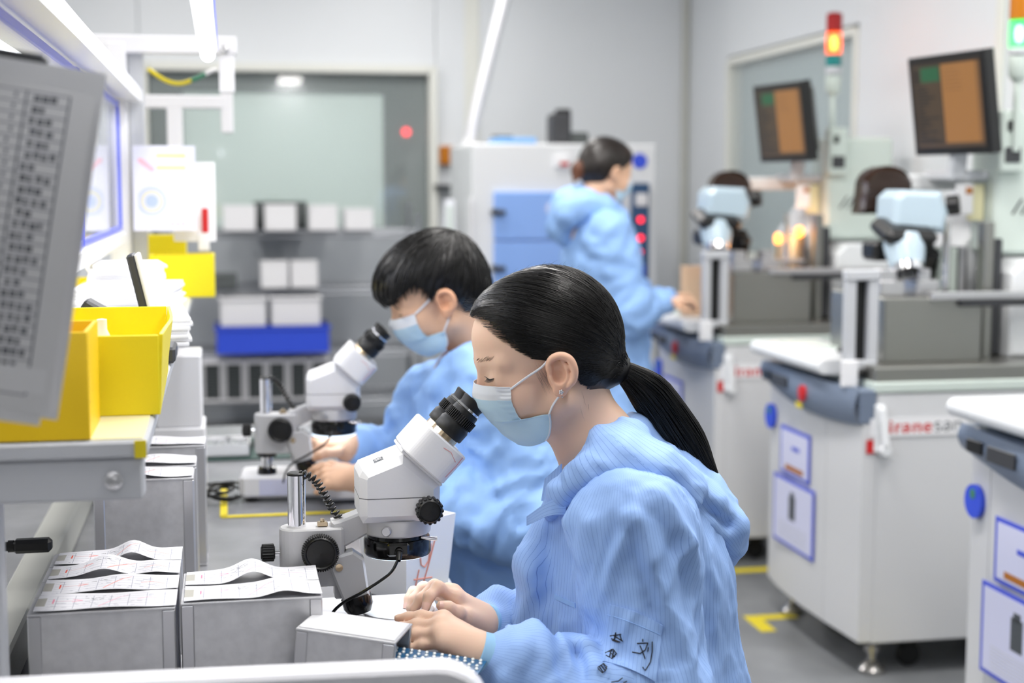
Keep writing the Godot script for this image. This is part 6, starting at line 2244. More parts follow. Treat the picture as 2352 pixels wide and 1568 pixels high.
	# collar tab and throat pieces
	var tab := mk().sheet(6, 16, func(a, b):
		var p := onz(lerpf(1300, 1210, a), lerpf(1142, 1180, a) + b * lerpf(40, 22, a), WZ + lerpf(0.105, 0.065, a) + 0.006 * sin(a * 5.0))
		return p + V(0, 0.004 * sin(a * 4.0), 0), 0.0016)
	for i in tab.u.size(): tab.u[i] = Vector2(tab.u[i].y * 0.022, tab.u[i].x * 0.05)
	obj("collar_tab", tab, "cloth", t)
	obj("shirt", mk().sheet(8, 8, func(a, b): return onz(lerpf(1290, 1325, a), lerpf(1085, 1150, b), WZ + 0.03 - 0.02 * a), 0.002), "pink_shirt", t, "pink shirt showing at the throat")
	var flap := mk().sheet(8, 6, func(a, b): return onz(lerpf(1252, 1290, a) - 8 * b, lerpf(1100, 1150, b) - 35 * a * (1.0 - b), WZ + 0.02 + 0.03 * a), 0.002)
	for i in flap.u.size(): flap.u[i] = Vector2(flap.u[i].x * 0.03, flap.u[i].y * 0.03)
	obj("collar_flap", flap, "cloth", t)
	# mesh strip under the hood edge
	obj("mesh_strip", mk().sheet(6, 12, func(a, b): return onz(lerpf(1535, 1606, a) - 6 * b, lerpf(1132, 1190, a) + b * 14, WZ + lerpf(0.138, 0.112, a)), 0.002), "mesh_white", t)
	# sleeve pocket with flap line and handwriting, laid on the near upper arm
	var put := func(px: float, py: float, off: float) -> Vector3:
		var a := onz(px, py, WZ + 0.40)
		var d := (onz(px, py, WZ) - a).normalized()
		var lo := 0.0
		var x := a
		for i in 40:
			var q := j.value(x, j.prims)
			if q < 0.0004: break
			x += d * q * 0.8
		return x - d * (off + maxf(-0.004, wrinkle.call(x, j.region_at(x))) * 1.15)
	var pk := mk().sheet(12, 16, func(a, b):
		var px: float = lerpf(1400, 1522, a) - 16 * b
		var py: float = lerpf(1388, 1436, a * a * 0.55 + a * 0.45) + b * 130
		return put.call(px, py, 0.0014), 0.0012)
	for i in pk.u.size(): pk.u[i] = Vector2(pk.u[i].x * 0.075, pk.u[i].y * 0.08)
	obj("sleeve_pocket", pk, "cloth", t)
	var sm := mk()
	var seam: Array = []
	for i in 15: seam.append(put.call(lerpf(1394, 1516, i / 14.0), lerpf(1412, 1458, pow(i / 14.0, 1.25)), 0.0022))
	sm.sweep(seam, 0.0005, 5)
	obj("pocket_seam", sm, "cloth_plain", t)
	var ink := mk()
	var strokes := [
		[[1476, 1467], [1476, 1473]], [[1463, 1477], [1488, 1476]], [[1488, 1476], [1482, 1492], [1470, 1500], [1452, 1497]], [[1470, 1482], [1476, 1496], [1482, 1512]], [[1489, 1486], [1488, 1496]], [[1498, 1473], [1498, 1495], [1494, 1520], [1482, 1539], [1476, 1531]],
		[[1401, 1460], [1426, 1456]], [[1414, 1452], [1410, 1470]], [[1404, 1466], [1424, 1474]], [[1424, 1458], [1428, 1472]], [[1408, 1458], [1430, 1472]], [[1406, 1470], [1420, 1474]],
		[[1390, 1499], [1408, 1490], [1416, 1500], [1405, 1512], [1392, 1504]], [[1398, 1494], [1412, 1508]], [[1404, 1490], [1400, 1508]], [[1410, 1492], [1406, 1510]],
		[[1373, 1532], [1386, 1523], [1394, 1530], [1390, 1540], [1384, 1545], [1373, 1534]], [[1380, 1526], [1390, 1540]], [[1376, 1530], [1386, 1544]], [[1386, 1524], [1394, 1536]],
		[[1404, 1566], [1420, 1564], [1430, 1556]], [[1432, 1567], [1440, 1564]]]
	for s in strokes:
		var pp: Array = []
		for q in s: pp.append(put.call(q[0], q[1], 0.0028))
		ink.sweep(pp, 0.0007, 5)
	obj("handwriting", ink, "pen_ink", t, "hand-drawn dark ink strokes on the sleeve pocket")
	# chest slit
	obj("chest_slit", mk().sheet(3, 10, func(a, b): return put.call(lerpf(1274, 1321, a), lerpf(1364, 1385, a) + b * 11, 0.002), 0.0012), "cloth_plain", t)
	# knitted cuffs
	for q in [[wl, el, 0.0262], [wr, er, 0.0268]]:
		var ck := mk()
		var w: Vector3 = q[0]
		var d: Vector3 = (q[1] - w).normalized()
		ck.lathe(w - d * 0.006, d, [[0.0, q[2] - 0.002], [0.001, q[2]], [0.008, q[2] + 0.001], [0.020, q[2] + 0.002], [0.03, q[2] + 0.003]], 28)
		obj("cuff", ck, "cuff_knit", t)
	# seated legs under the bench and shoes
	var lg := Field.new()
	lg.k = 0.04
	for s in [-1.0, 1.0]:
		var hip := V(0.55, 0.52, WZ + 0.09 * s)
		var knee := V(0.18, 0.53, WZ + 0.11 * s)
		var ank := V(0.20, 0.10, WZ + 0.11 * s)
		lg.cone(hip, knee, 0.085, 0.06)
		lg.cone(knee, ank, 0.058, 0.042)
	lg.cone(V(0.55, 0.515, WZ - 0.07), V(0.55, 0.515, WZ + 0.07), 0.09, 0.09)
	var lm := mk()
	net_all(lm, lg, 0.016)
	obj("trousers", lm, "trousers", t)
	for s in [-1.0, 1.0]:
		var sh := mk()
		var sf := Field.new()
		sf.k = 0.03
		sf.cone(V(0.205, 0.045, WZ + 0.11 * s), V(0.06, 0.035, WZ + 0.11 * s), 0.042, 0.034)
		net_all(sh, sf, 0.012)
		obj("shoe", sh, "shoe", t)

func ring_fold(f: Field, c: Vector3, ax: Vector3, r: float, w: float, tilt: float) -> void:
	# a soft bulge all round a sleeve, slanted by tilt
	var x := ax.cross(V(0, 0, 1)).normalized()
	var y := ax.cross(x)
	var pts: Array = []
	for i in 11:
		var a := TAU * i / 10.0
		pts.append(c + (x * cos(a) + y * sin(a)) * (r - w * 0.45) + ax * tilt * r * sin(a + 0.6))
	for i in 10: f.cone(pts[i], pts[i + 1], w * (0.8 + 0.35 * sin(i * 2.1)), w * (0.8 + 0.35 * sin(i * 2.1 + 2.1)), 0.016)

# ---------------------------------------------------------------- the man at the second microscope
const MZ := -2.98
func cloth_relief(frames: Dictionary, sd: int, amp: float):
	var rg := FastNoiseLite.new()
	rg.noise_type = FastNoiseLite.TYPE_SIMPLEX_SMOOTH
	rg.fractal_type = FastNoiseLite.FRACTAL_RIDGED
	rg.fractal_octaves = 2
	rg.frequency = 1.0
	rg.seed = sd
	return func(p: Vector3, reg: int) -> float:
		var fr2: Array = frames[reg]
		var ax: Vector3 = fr2[1]
		var l: Vector3 = p - fr2[0]
		var xr: Vector3 = (fr2[2] - ax * ax.dot(fr2[2])).normalized()
		var x := l.dot(xr)
		var y := l.dot(ax.cross(xr))
		var w := l.dot(ax)
		if reg == 0: return amp * rg.get_noise_3d(x * 9.0 + w * 4.5, y * 9.0, w * 5.0)
		if reg == 1 or reg == 3: return amp * rg.get_noise_3d(x * 9.0 + w * 8.0, y * 9.0 + w * 6.0, w * 8.0 + 4.0)
		return amp * rg.get_noise_3d(x * 6.0, y * 6.0 + 2.0, w * 13.0 + x * 5.0)

func make_man() -> void:
	var ear := onz(1022, 702, MZ + 0.075)
	var fr := head_frame(ear, 0.075, deg_to_rad(19))
	var t := thing("person", "man with short dark hair and blue jacket at the blurred microscope", "person", V(0, 0, 0), 0.0, "workers in blue jackets")
	var body := mk()
	body.tinted = true
	var hf := head_field(fr, true)
	hf.k = 0.03
	hf.cone(V(-0.030, -0.030, 0), V(-0.072, -0.135, 0), 0.054, 0.058)
	hf.cone(V(-0.005, -0.05, 0), V(-0.05, -0.14, 0), 0.030, 0.036)
	hf.egg(V(-0.075, -0.19, 0), V(0.05, 0.06, 0.06))
	net_all(body, hf, 0.005)
	for s in [-1.0, 1.0]: net_all(body, ear_field(fr, s, true), 0.0022, {}, func(_p): return Color(1.0, 0.86, 0.80))
	var sl := onz(1165, 935, MZ + 0.17)
	var el := onz(1225, 1215, MZ + 0.24)
	var wl := at(838, 1098, 2.88)
	var sr := onz(1070, 930, MZ - 0.18)
	var er := onz(985, 1090, MZ - 0.25)
	var wr := at(800, 1025, 3.07)
	# hands: near one resting on the stage, far one pinching
	var lh := Field.new()
	lh.k = 0.012
	var ml := [at(775, 1078, 2.93), at(768, 1088, 2.91), at(768, 1100, 2.89), at(775, 1113, 2.88)]
	for i in 4:
		lh.cone(wl, ml[i], 0.020, 0.012, 0.014)
		var tip := at(712 + i * 5, 1082 + i * 16, 2.95 - i * 0.02)
		finger(lh, [ml[i], ml[i].lerp(tip, 0.42) + V(0, 0.006, 0), ml[i].lerp(tip, 0.75) + V(0, 0.003, 0), tip], 0.0088)
	finger(lh, [at(800, 1075, 2.95), at(760, 1068, 2.97), at(738, 1070, 2.98), at(722, 1074, 2.98)], 0.0095)
	lh.cone(wl + (el - wl) * 0.3, wl, 0.032, 0.027, 0.02)
	net_all(body, lh, 0.0042)
	var rh := Field.new()
	rh.k = 0.012
	var mr := [at(752, 1018, 3.05), at(745, 1012, 3.07), at(740, 1012, 3.09), at(738, 1018, 3.11)]
	for i in 4:
		rh.cone(wr, mr[i], 0.021, 0.013, 0.014)
		var tip := at(716 - i * 14, 1052 - i * 2, 3.04 + i * 0.02)
		finger(rh, [mr[i], mr[i].lerp(tip, 0.45) + V(-0.004, 0.012, 0), mr[i].lerp(tip, 0.78) + V(-0.003, 0.006, 0), tip], 0.0088)
	finger(rh, [at(775, 1038, 3.03), at(748, 1040, 3.01), at(734, 1046, 3.0), at(722, 1053, 3.0)], 0.0098)
	rh.cone(wr + (er - wr) * 0.3, wr, 0.032, 0.027, 0.02)
	net_all(body, rh, 0.0042)
	var core := Field.new()
	core.k = 0.05
	core.cone(sl, el, 0.04, 0.032)
	core.cone(el, wl, 0.032, 0.025)
	core.cone(sr, er, 0.04, 0.032)
	core.cone(er, wr, 0.032, 0.025)
	core.cone(onz(1090, 880, MZ), onz(1110, 1250, MZ), 0.09, 0.11)
	core.cone(sl, sr, 0.055, 0.055)
	net_all(body, core, 0.018)
	obj("body", body, "skin_man", t)
	# eyes and brows
	for s in [-1.0, 1.0]:
		var ey := mk()
		var bq := mk()
		var lid: Array = []
		var br: Array = []
		for i in 7:
			var a := lerpf(-0.9, 1.0, i / 6.0)
			lid.append(fr * (V(0.0735, 0.0078, 0.032 * s) + V(0.0148 * cos(a), 0.0, 0.0165 * sin(a) * s)))
			br.append(off_skin(hf, fr, V(lerpf(0.094, 0.082, i / 6.0), 0.036 + 0.004 * sin(i * 0.5), lerpf(0.012, 0.048, i / 6.0) * s), 0.001))
		ey.sweep(lid, 0.0011, 5)
		bq.sweep(br, 0.002, 5, true, [0.001, 0.002, 0.0024, 0.0024, 0.002, 0.0016, 0.0008])
		obj("eyelashes", ey, "eye_dark", t)
		obj("eyebrow", bq, "eye_dark", t)
	mask_parts(t, fr,
		[[0.1010, 0.002, 0.056, 0.004, 0.0525], [0.1050, -0.010, 0.0568, -0.008, 0.0545], [0.1060, -0.020, 0.0570, -0.020, 0.0555], [0.1045, -0.032, 0.0560, -0.030, 0.0555], [0.1005, -0.042, 0.0540, -0.039, 0.0550], [0.096, -0.050, 0.0500, -0.0470, 0.0540]],
		[[0.0975, -0.046, 0.0500, -0.0470, 0.0545], [0.0930, -0.055, 0.0150, -0.0480, 0.0575], [0.0870, -0.063, 0.0140, -0.0560, 0.0570], [0.0810, -0.072, 0.0150, -0.0670, 0.0560], [0.0720, -0.082, 0.0180, -0.0765, 0.0530], [0.0600, -0.091, 0.0230, -0.0830, 0.0490]], 1.03, hf)
	for s in [-1.0, 1.0]:
		var lp := mk()
		lp.sweep(Array(smooth_path([off_skin(hf, fr, V(0.057, 0.003, 0.055 * s), 0.002), off_skin(hf, fr, V(0.036, 0.014, 0.0610 * s), 0.002), fr * V(0.016, 0.026, 0.0720 * s), fr * V(0.0, 0.034, 0.074 * s)], 14)), 0.0022, 7, true, [], 0.45, V(0, 1, 0))
		lp.sweep(Array(smooth_path([off_skin(hf, fr, V(0.018, -0.050, 0.0590 * s), 0.002), fr * V(0.006, -0.034, 0.0690 * s), fr * V(-0.006, -0.018, 0.0730 * s)], 12)), 0.0022, 7, true, [], 0.45, V(0, 1, 0))
		obj("mask_loop", lp, "mask_white", t)
	# short thick hair with a fringe
	var hs := Field.new()
	hs.frame = fr
	hs.k = 0.03
	hs.egg(V(-0.012, 0.056, 0), V(0.102, 0.094, 0.082))
	hs.egg(V(0.042, 0.078, 0), V(0.062, 0.052, 0.066))
	hs.egg(V(0.074, 0.056, 0), V(0.044, 0.040, 0.056))
	hs.egg(V(-0.050, 0.012, 0), V(0.062, 0.066, 0.070))
	var line := [[0.12, 0.036], [0.092, 0.030], [0.070, 0.046], [0.052, 0.056], [0.036, 0.044], [0.026, 0.020], [0.014, 0.022], [0.004, 0.036], [-0.012, 0.034], [-0.022, 0.006], [-0.034, -0.030], [-0.060, -0.046], [-0.12, -0.055]]
	obj("hair_cap", cap_mesh(hs, fr, line, 0.005), "hair", t)
	var hair := mk()
	var rn := RandomNumberGenerator.new()
	rn.seed = 23
	var cc := V(-0.012, 0.045, 0)
	var crown := V(-0.065, 0.085, 0.01).normalized()
	var n := 0
	while n < 900:
		var d := V(rn.randf_range(-0.9, 1), rn.randf_range(-0.5, 1), rn.randf_range(-0.6, 1)).normalized()
		var r0 := reach(hs, fr * cc, fr.basis * d)
		if not hairline_keep(cc + d * r0, line): continue
		var away := (d - crown).normalized()
		var pts := PackedVector3Array()
		var ln := rn.randf_range(0.35, 0.7)
		for k in 8:
			var a := k / 7.0
			var dd := (d + away * ln * (a - 0.5) + V(0, -0.05 * a, 0)).normalized()
			pts.append(fr * (cc + dd * (reach(hs, fr * cc, fr.basis * dd) + 0.003 * sin(a * PI) - 0.001)))
		ribbon(hair, pts, rn.randf_range(0.0008, 0.0016), fr * cc)
		n += 1
	obj("hair_strands", hair, "hair", t)
	# jacket
	var j := Field.new()
	j.k = 0.05
	j.reg = 0
	j.egg(onz(1100, 1010, MZ), V(0.135, 0.17, 0.18))
	j.egg(onz(1120, 925, MZ), V(0.115, 0.11, 0.16))
	j.egg(onz(1105, 1170, MZ), V(0.145, 0.20, 0.175))
	j.egg(onz(1120, 1320, MZ), V(0.16, 0.16, 0.185))
	for s in [-1.0, 1.0]:
		j.cone(onz(1085, 870, MZ + 0.08 * s), onz(1135, 910, MZ + 0.15 * s), 0.050, 0.062)
	# turned-down collar
	j.chain([onz(985, 905, MZ + 0.03), onz(1015, 880, MZ + 0.075), onz(1060, 838, MZ + 0.09), onz(1100, 815, MZ + 0.07), onz(1115, 810, MZ), onz(1100, 815, MZ - 0.07), onz(1050, 838, MZ - 0.09), onz(995, 880, MZ - 0.07)], [0.014, 0.018, 0.02, 0.022, 0.022, 0.022, 0.02, 0.016], 0.03)
	j.cone(onz(960, 930, MZ - 0.12), onz(938, 1010, MZ - 0.10), 0.045, 0.05)
	j.cone(onz(975, 880, MZ - 0.12), onz(950, 960, MZ - 0.13), 0.03, 0.04)
	j.reg = 1
	j.cone(sl, el, 0.076, 0.070)
	j.reg = 2
	j.cone(el, wl.lerp(el, 0.2), 0.068, 0.046)
	var fa := (wl - el).normalized()
	for q in [[0.75, 0.05, 0.014, 0.3], [0.6, 0.056, 0.014, -0.3], [0.42, 0.062, 0.015, 0.3], [0.22, 0.068, 0.015, -0.2]]: ring_fold(j, el.lerp(wl, q[0]), fa, q[1], q[2], q[3])
	j.reg = 3
	j.cone(sr, er, 0.074, 0.066)
	j.reg = 4
	j.cone(er, wr.lerp(er, 0.12), 0.062, 0.042)
	var fb := (wr - er).normalized()
	for q in [[0.80, 0.044, 0.012, 0.3], [0.6, 0.05, 0.012, -0.3]]: ring_fold(j, er.lerp(wr, q[0]), fb, q[1], q[2], q[3])
	# open neck
	j.cone(fr * V(-0.02, -0.05, 0), fr * V(-0.06, -0.16, 0), 0.058, 0.062, 0.012, true)
	j.cone(fr * V(0.0, -0.13, 0.0), fr * V(0.012, -0.24, -0.01), 0.056, 0.03, 0.02, true)
	var frames := {0: [onz(1100, 1150, MZ), V(0, 1, 0), V(1, 0, -0.6), 0.16], 1: [sl, (el - sl).normalized(), V(0, 0, -1), 0.075], 2: [el, fa, V(0, 0, -1), 0.06], 3: [sr, (er - sr).normalized(), V(0, 0, -1), 0.07], 4: [er, fb, V(0, 0, -1), 0.055]}
	var st := mk()
	net_all(st, j, 0.0095, frames, null, cloth_relief(frames, 12, 0.012))
	obj("jacket", st, "cloth_plain", t, "light blue work jacket with a turned-down collar")
	var tf := Field.new()
	tf.k = 0.03
	tf.cone(fr * V(-0.040, -0.128, 0), fr * V(-0.060, -0.20, 0), 0.060, 0.066)
	tf.cone(fr * V(-0.010, -0.135, 0), fr * V(-0.02, -0.22, 0), 0.034, 0.06)
	var tm := mk()
	net_all(tm, tf, 0.008)
	obj("shirt", tm, "black_shirt", t, "black shirt showing at the neck")
	var lg := Field.new()
	lg.k = 0.04
	for s in [-1.0, 1.0]:
		lg.cone(V(0.66, 0.50, MZ + 0.10 * s), V(0.22, 0.52, MZ + 0.12 * s), 0.09, 0.065)
		lg.cone(V(0.22, 0.52, MZ + 0.12 * s), V(0.24, 0.10, MZ + 0.12 * s), 0.062, 0.045)
	lg.cone(V(0.66, 0.50, MZ - 0.07), V(0.66, 0.50, MZ + 0.07), 0.095, 0.095)
	var lm := mk()
	net_all(lm, lg, 0.018)
	obj("trousers", lm, "trousers", t)
	for s in [-1.0, 1.0]:
		var sh := mk()
		var sf := Field.new()
		sf.cone(V(0.245, 0.046, MZ + 0.12 * s), V(0.08, 0.038, MZ + 0.12 * s), 0.044, 0.036)
		net_all(sh, sf, 0.014)
		obj("shoe", sh, "shoe", t)

# ---------------------------------------------------------------- the worker standing at the far machine
const TZ := -5.20
func make_standing() -> void:
	var fr := head_frame(onz(1402, 404, TZ + 0.07), 0.07, deg_to_rad(10), false, deg_to_rad(18))
	var t := thing("person", "standing woman with a hair bun and blue jacket facing the far machine", "person", V(0, 0, 0), 0.0, "workers in blue jackets")
	var body := mk()
	body.tinted = true
	var hf := head_field(fr, false)
	hf.k = 0.03
	hf.cone(V(-0.030, -0.030, 0), V(-0.055, -0.14, 0), 0.048, 0.05)
	hf.egg(V(-0.06, -0.20, 0), V(0.06, 0.07, 0.08))
	net_all(body, hf, 0.007)
	for s in [-1.0, 1.0]: net_all(body, ear_field(fr, s, false), 0.003)
	var sl := onz(1400, 545, TZ + 0.15)
	var el := onz(1452, 715, TZ + 0.17)
	var wl := onz(1528, 695, TZ + 0.10)
	var sr := onz(1395, 540, TZ - 0.17)
	var er := onz(1460, 700, TZ - 0.18)
	var wr := onz(1530, 685, TZ - 0.04)
	for q in [[wl, 0.02], [wr, -0.02]]:
		var h := Field.new()
		h.k = 0.012
		var w: Vector3 = q[0]
		h.cone(w - V(0.06, 0, 0), w, 0.026, 0.024)
		for i in 4:
			var m := w + V(0.055, 0.008 - i * 0.002, q[1] + 0.024 - i * 0.016)
			h.cone(w, m, 0.018, 0.012)
			finger(h, [m, m + V(0.030, 0.002, 0), m + V(0.045, -0.014, 0), m + V(0.050, -0.030, 0)], 0.0085)
		finger(h, [w + V(0.03, -0.012, q[1] + 0.03), w + V(0.055, -0.022, q[1] + 0.03), w + V(0.07, -0.028, q[1] + 0.026), w + V(0.082, -0.030, q[1] + 0.022)], 0.0095)
		net_all(body, h, 0.006)
	var core := Field.new()
	core.k = 0.05
	core.cone(onz(1380, 500, TZ), onz(1380, 800, TZ), 0.08, 0.09)
	core.cone(sl, sr, 0.05, 0.05)
	core.cone(sl, el, 0.042, 0.036)
	core.cone(el, wl, 0.035, 0.025)
	core.cone(sr, er, 0.042, 0.036)
	core.cone(er, wr, 0.035, 0.025)
	net_all(body, core, 0.025)
	obj("body", body, "skin_man", t)
	mask_parts(t, fr,
		[[0.1010, 0.004, 0.060, 0.000, 0.0520], [0.1060, -0.014, 0.0608, -0.018, 0.0540], [0.1045, -0.030, 0.0600, -0.0385, 0.0540], [0.096, -0.046, 0.0575, -0.0465, 0.0530]],
		[[0.0960, -0.044, 0.0500, -0.0470, 0.0535], [0.0900, -0.055, 0.0190, -0.0480, 0.0565], [0.0790, -0.072, 0.0205, -0.0670, 0.0545], [0.0560, -0.090, 0.0290, -0.0830, 0.0490]], 1.0, hf)
	var hs := Field.new()
	hs.frame = fr
	hs.k = 0.03
	hs.egg(V(-0.014, 0.052, 0), V(0.096, 0.090, 0.0765))
	hs.egg(V(0.036, 0.078, 0), V(0.054, 0.046, 0.060))
	hs.egg(V(-0.050, 0.020, 0), V(0.058, 0.066, 0.067))
	hs.cone(V(-0.06, 0.01, 0), V(-0.10, 0.0, 0), 0.035, 0.02)
	var line := [[0.094, 0.104], [0.084, 0.085], [0.066, 0.058], [0.045, 0.040], [0.020, 0.026], [-0.004, 0.031], [-0.018, 0.022], [-0.026, -0.012], [-0.034, -0.046], [-0.12, -0.06]]
	obj("hair_cap", cap_mesh(hs, fr, line, 0.007), "hair_brown", t)
	var bun := Field.new()
	bun.frame = fr
	bun.k = 0.015
	bun.egg(V(-0.118, 0.004, 0), V(0.024, 0.032, 0.026))
	bun.cone(V(-0.115, -0.015, 0.008), V(-0.135, -0.040, 0.012), 0.014, 0.007)
	bun.cone(V(-0.12, -0.012, -0.01), V(-0.118, -0.042, -0.012), 0.012, 0.005)
	var bm := mk()
	net_all(bm, bun, 0.005)
	obj("hair_bun", bm, "hair_tip", t, "small brown hair bun")
	obj("hair_tie", mk().lathe(fr * V(-0.100, 0.002, 0), fr.basis * V(-1, 0, 0), [[0, 0.020], [0.003, 0.025], [0.008, 0.025], [0.011, 0.02]], 18), "mask_white", t)
	var j := Field.new()
	j.k = 0.06
	j.reg = 0
	j.egg(onz(1378, 600, TZ), V(0.13, 0.19, 0.19))
	j.egg(onz(1385, 740, TZ), V(0.135, 0.22, 0.18))
	j.cone(onz(1395, 800, TZ), onz(1400, 940, TZ), 0.15, 0.17)
	for s in [-1.0, 1.0]: j.cone(onz(1370, 505, TZ + 0.07 * s), onz(1392, 530, TZ + 0.14 * s), 0.05, 0.06)
	j.reg = 1
	j.cone(sl, el, 0.075, 0.066)
	j.reg = 2
	j.cone(el, wl, 0.064, 0.036)
	j.reg = 3
	j.cone(sr, er, 0.072, 0.066)
	j.reg = 4
	j.cone(er, wr, 0.064, 0.036)
	var frames := {0: [onz(1385, 700, TZ), V(0, 1, 0), V(1, 0, -0.6), 0.16], 1: [sl, (el - sl).normalized(), V(0, 0, -1), 0.075], 2: [el, (wl - el).normalized(), V(0, 0, -1), 0.06], 3: [sr, (er - sr).normalized(), V(0, 0, -1), 0.07], 4: [er, (wr - er).normalized(), V(0, 0, -1), 0.055]}
	var st := mk()
	net_all(st, j, 0.015, frames, null, cloth_relief(frames, 31, 0.014))
	obj("jacket", st, "cloth_plain", t)
	var h := Field.new()
	h.k = 0.035
	h.chain([onz(1425, 500, TZ + 0.09), onz(1390, 478, TZ + 0.11), onz(1345, 470, TZ + 0.11), onz(1310, 490, TZ + 0.09)], [0.03, 0.038, 0.045, 0.05])
	h.chain([onz(1425, 500, TZ - 0.09), onz(1390, 478, TZ - 0.11), onz(1345, 470, TZ - 0.11), onz(1310, 490, TZ - 0.09)], [0.03, 0.038, 0.045, 0.05])
	h.chain([onz(1350, 455, TZ), onz(1315, 485, TZ), onz(1300, 520, TZ), onz(1315, 555, TZ)], [0.06, 0.075, 0.06, 0.03])
	h.cone(fr * V(-0.02, -0.06, 0), fr * V(-0.05, -0.15, 0), 0.055, 0.06, 0.015, true)
	var hm := mk()
	net_all(hm, h, 0.012, {0: [onz(1330, 500, TZ), V(0, 1, 0), V(0, 0, -1), 0.1]}, null, cloth_relief({0: [onz(1330, 500, TZ), V(0, 1, 0), V(0, 0, -1), 0.1]}, 44, 0.010))
	obj("hood", hm, "cloth_plain", t)
	var lg := Field.new()
	lg.k = 0.05
	for s in [-1.0, 1.0]: lg.chain([V(1.345, 0.68, TZ + 0.085 * s), V(1.34, 0.45, TZ + 0.085 * s), V(1.30, 0.09, TZ + 0.09 * s)], [0.06, 0.062, 0.048])
	var lm := mk()
	net_all(lm, lg, 0.02)
	obj("trousers", lm, "trousers", t)
	for s in [-1.0, 1.0]:
		var sh := mk()
		var sf := Field.new()
		sf.cone(V(1.29, 0.046, TZ + 0.09 * s), V(1.46, 0.038, TZ + 0.09 * s), 0.044, 0.036)
		net_all(sh, sf, 0.016)
		obj("shoe", sh, "shoe", t)

func make_stool(where: Vector3, label: String) -> void:
	var t := thing("stool", label, "stool", where, 0.0, "round work stools")
	obj("seat", mk().lathe(V(0, 0.37, 0), Vector3.UP, [[0, 0], [0, 0.15], [0.01, 0.17], [0.045, 0.17], [0.055, 0.16], [0.055, 0]], 32), "black_rubber", t)
	obj("column", mk().cyl(V(0, 0.08, 0), V(0, 0.37, 0), 0.025, 18), "chrome", t)
	for i in 5:
		var a := TAU * i / 5.0
		obj("leg", mk().bar(V(0.02 * cos(a), 0.09, 0.02 * sin(a)), V(0.24 * cos(a), 0.055, 0.24 * sin(a)), 0.035, 0.025, 0.006), "black_plastic", t)
		obj("caster", mk().lathe(V(0.24 * cos(a), 0.025, 0.24 * sin(a) - 0.012), V(0, 0, 1), [[0, 0], [0, 0.02], [0.004, 0.025], [0.02, 0.025], [0.024, 0.02], [0.024, 0]], 14), "black_rubber", t)

# ---------------------------------------------------------------- rack, oven and the rest at the back of the room
func crate(where: Vector3, size: Vector3, m: String, label: String, group: String, rim: bool) -> void:
	var t := thing("storage_box", label, "box", where, 0.0, group)
	var w := 0.005
	for s in [-1.0, 1.0]:
		obj("side", mk().box(V(s * (size.x / 2 - w / 2), size.y / 2, 0), V(w, size.y, size.z), 0.001), m, t)
		obj("end", mk().box(V(0, size.y / 2, s * (size.z / 2 - w / 2)), V(size.x - w * 2, size.y, w), 0.001), m, t)
	obj("base", mk().box(V(0, w / 2, 0), V(size.x - w * 2, w, size.z - w * 2)), m, t)
	if rim:
		var r := mk()
		for s in [-1.0, 1.0]:
			r.box(V(s * (size.x / 2), size.y - 0.008, 0), V(0.014, 0.016, size.z + 0.02), 0.003)
			r.box(V(0, size.y - 0.008, s * (size.z / 2)), V(size.x + 0.02, 0.016, 0.014), 0.003)
		obj("rim", r, m, t)
	else:
		obj("lid", mk().box(V(0, size.y + 0.004, 0), V(size.x + 0.004, 0.008, size.z + 0.004), 0.002), m, t)

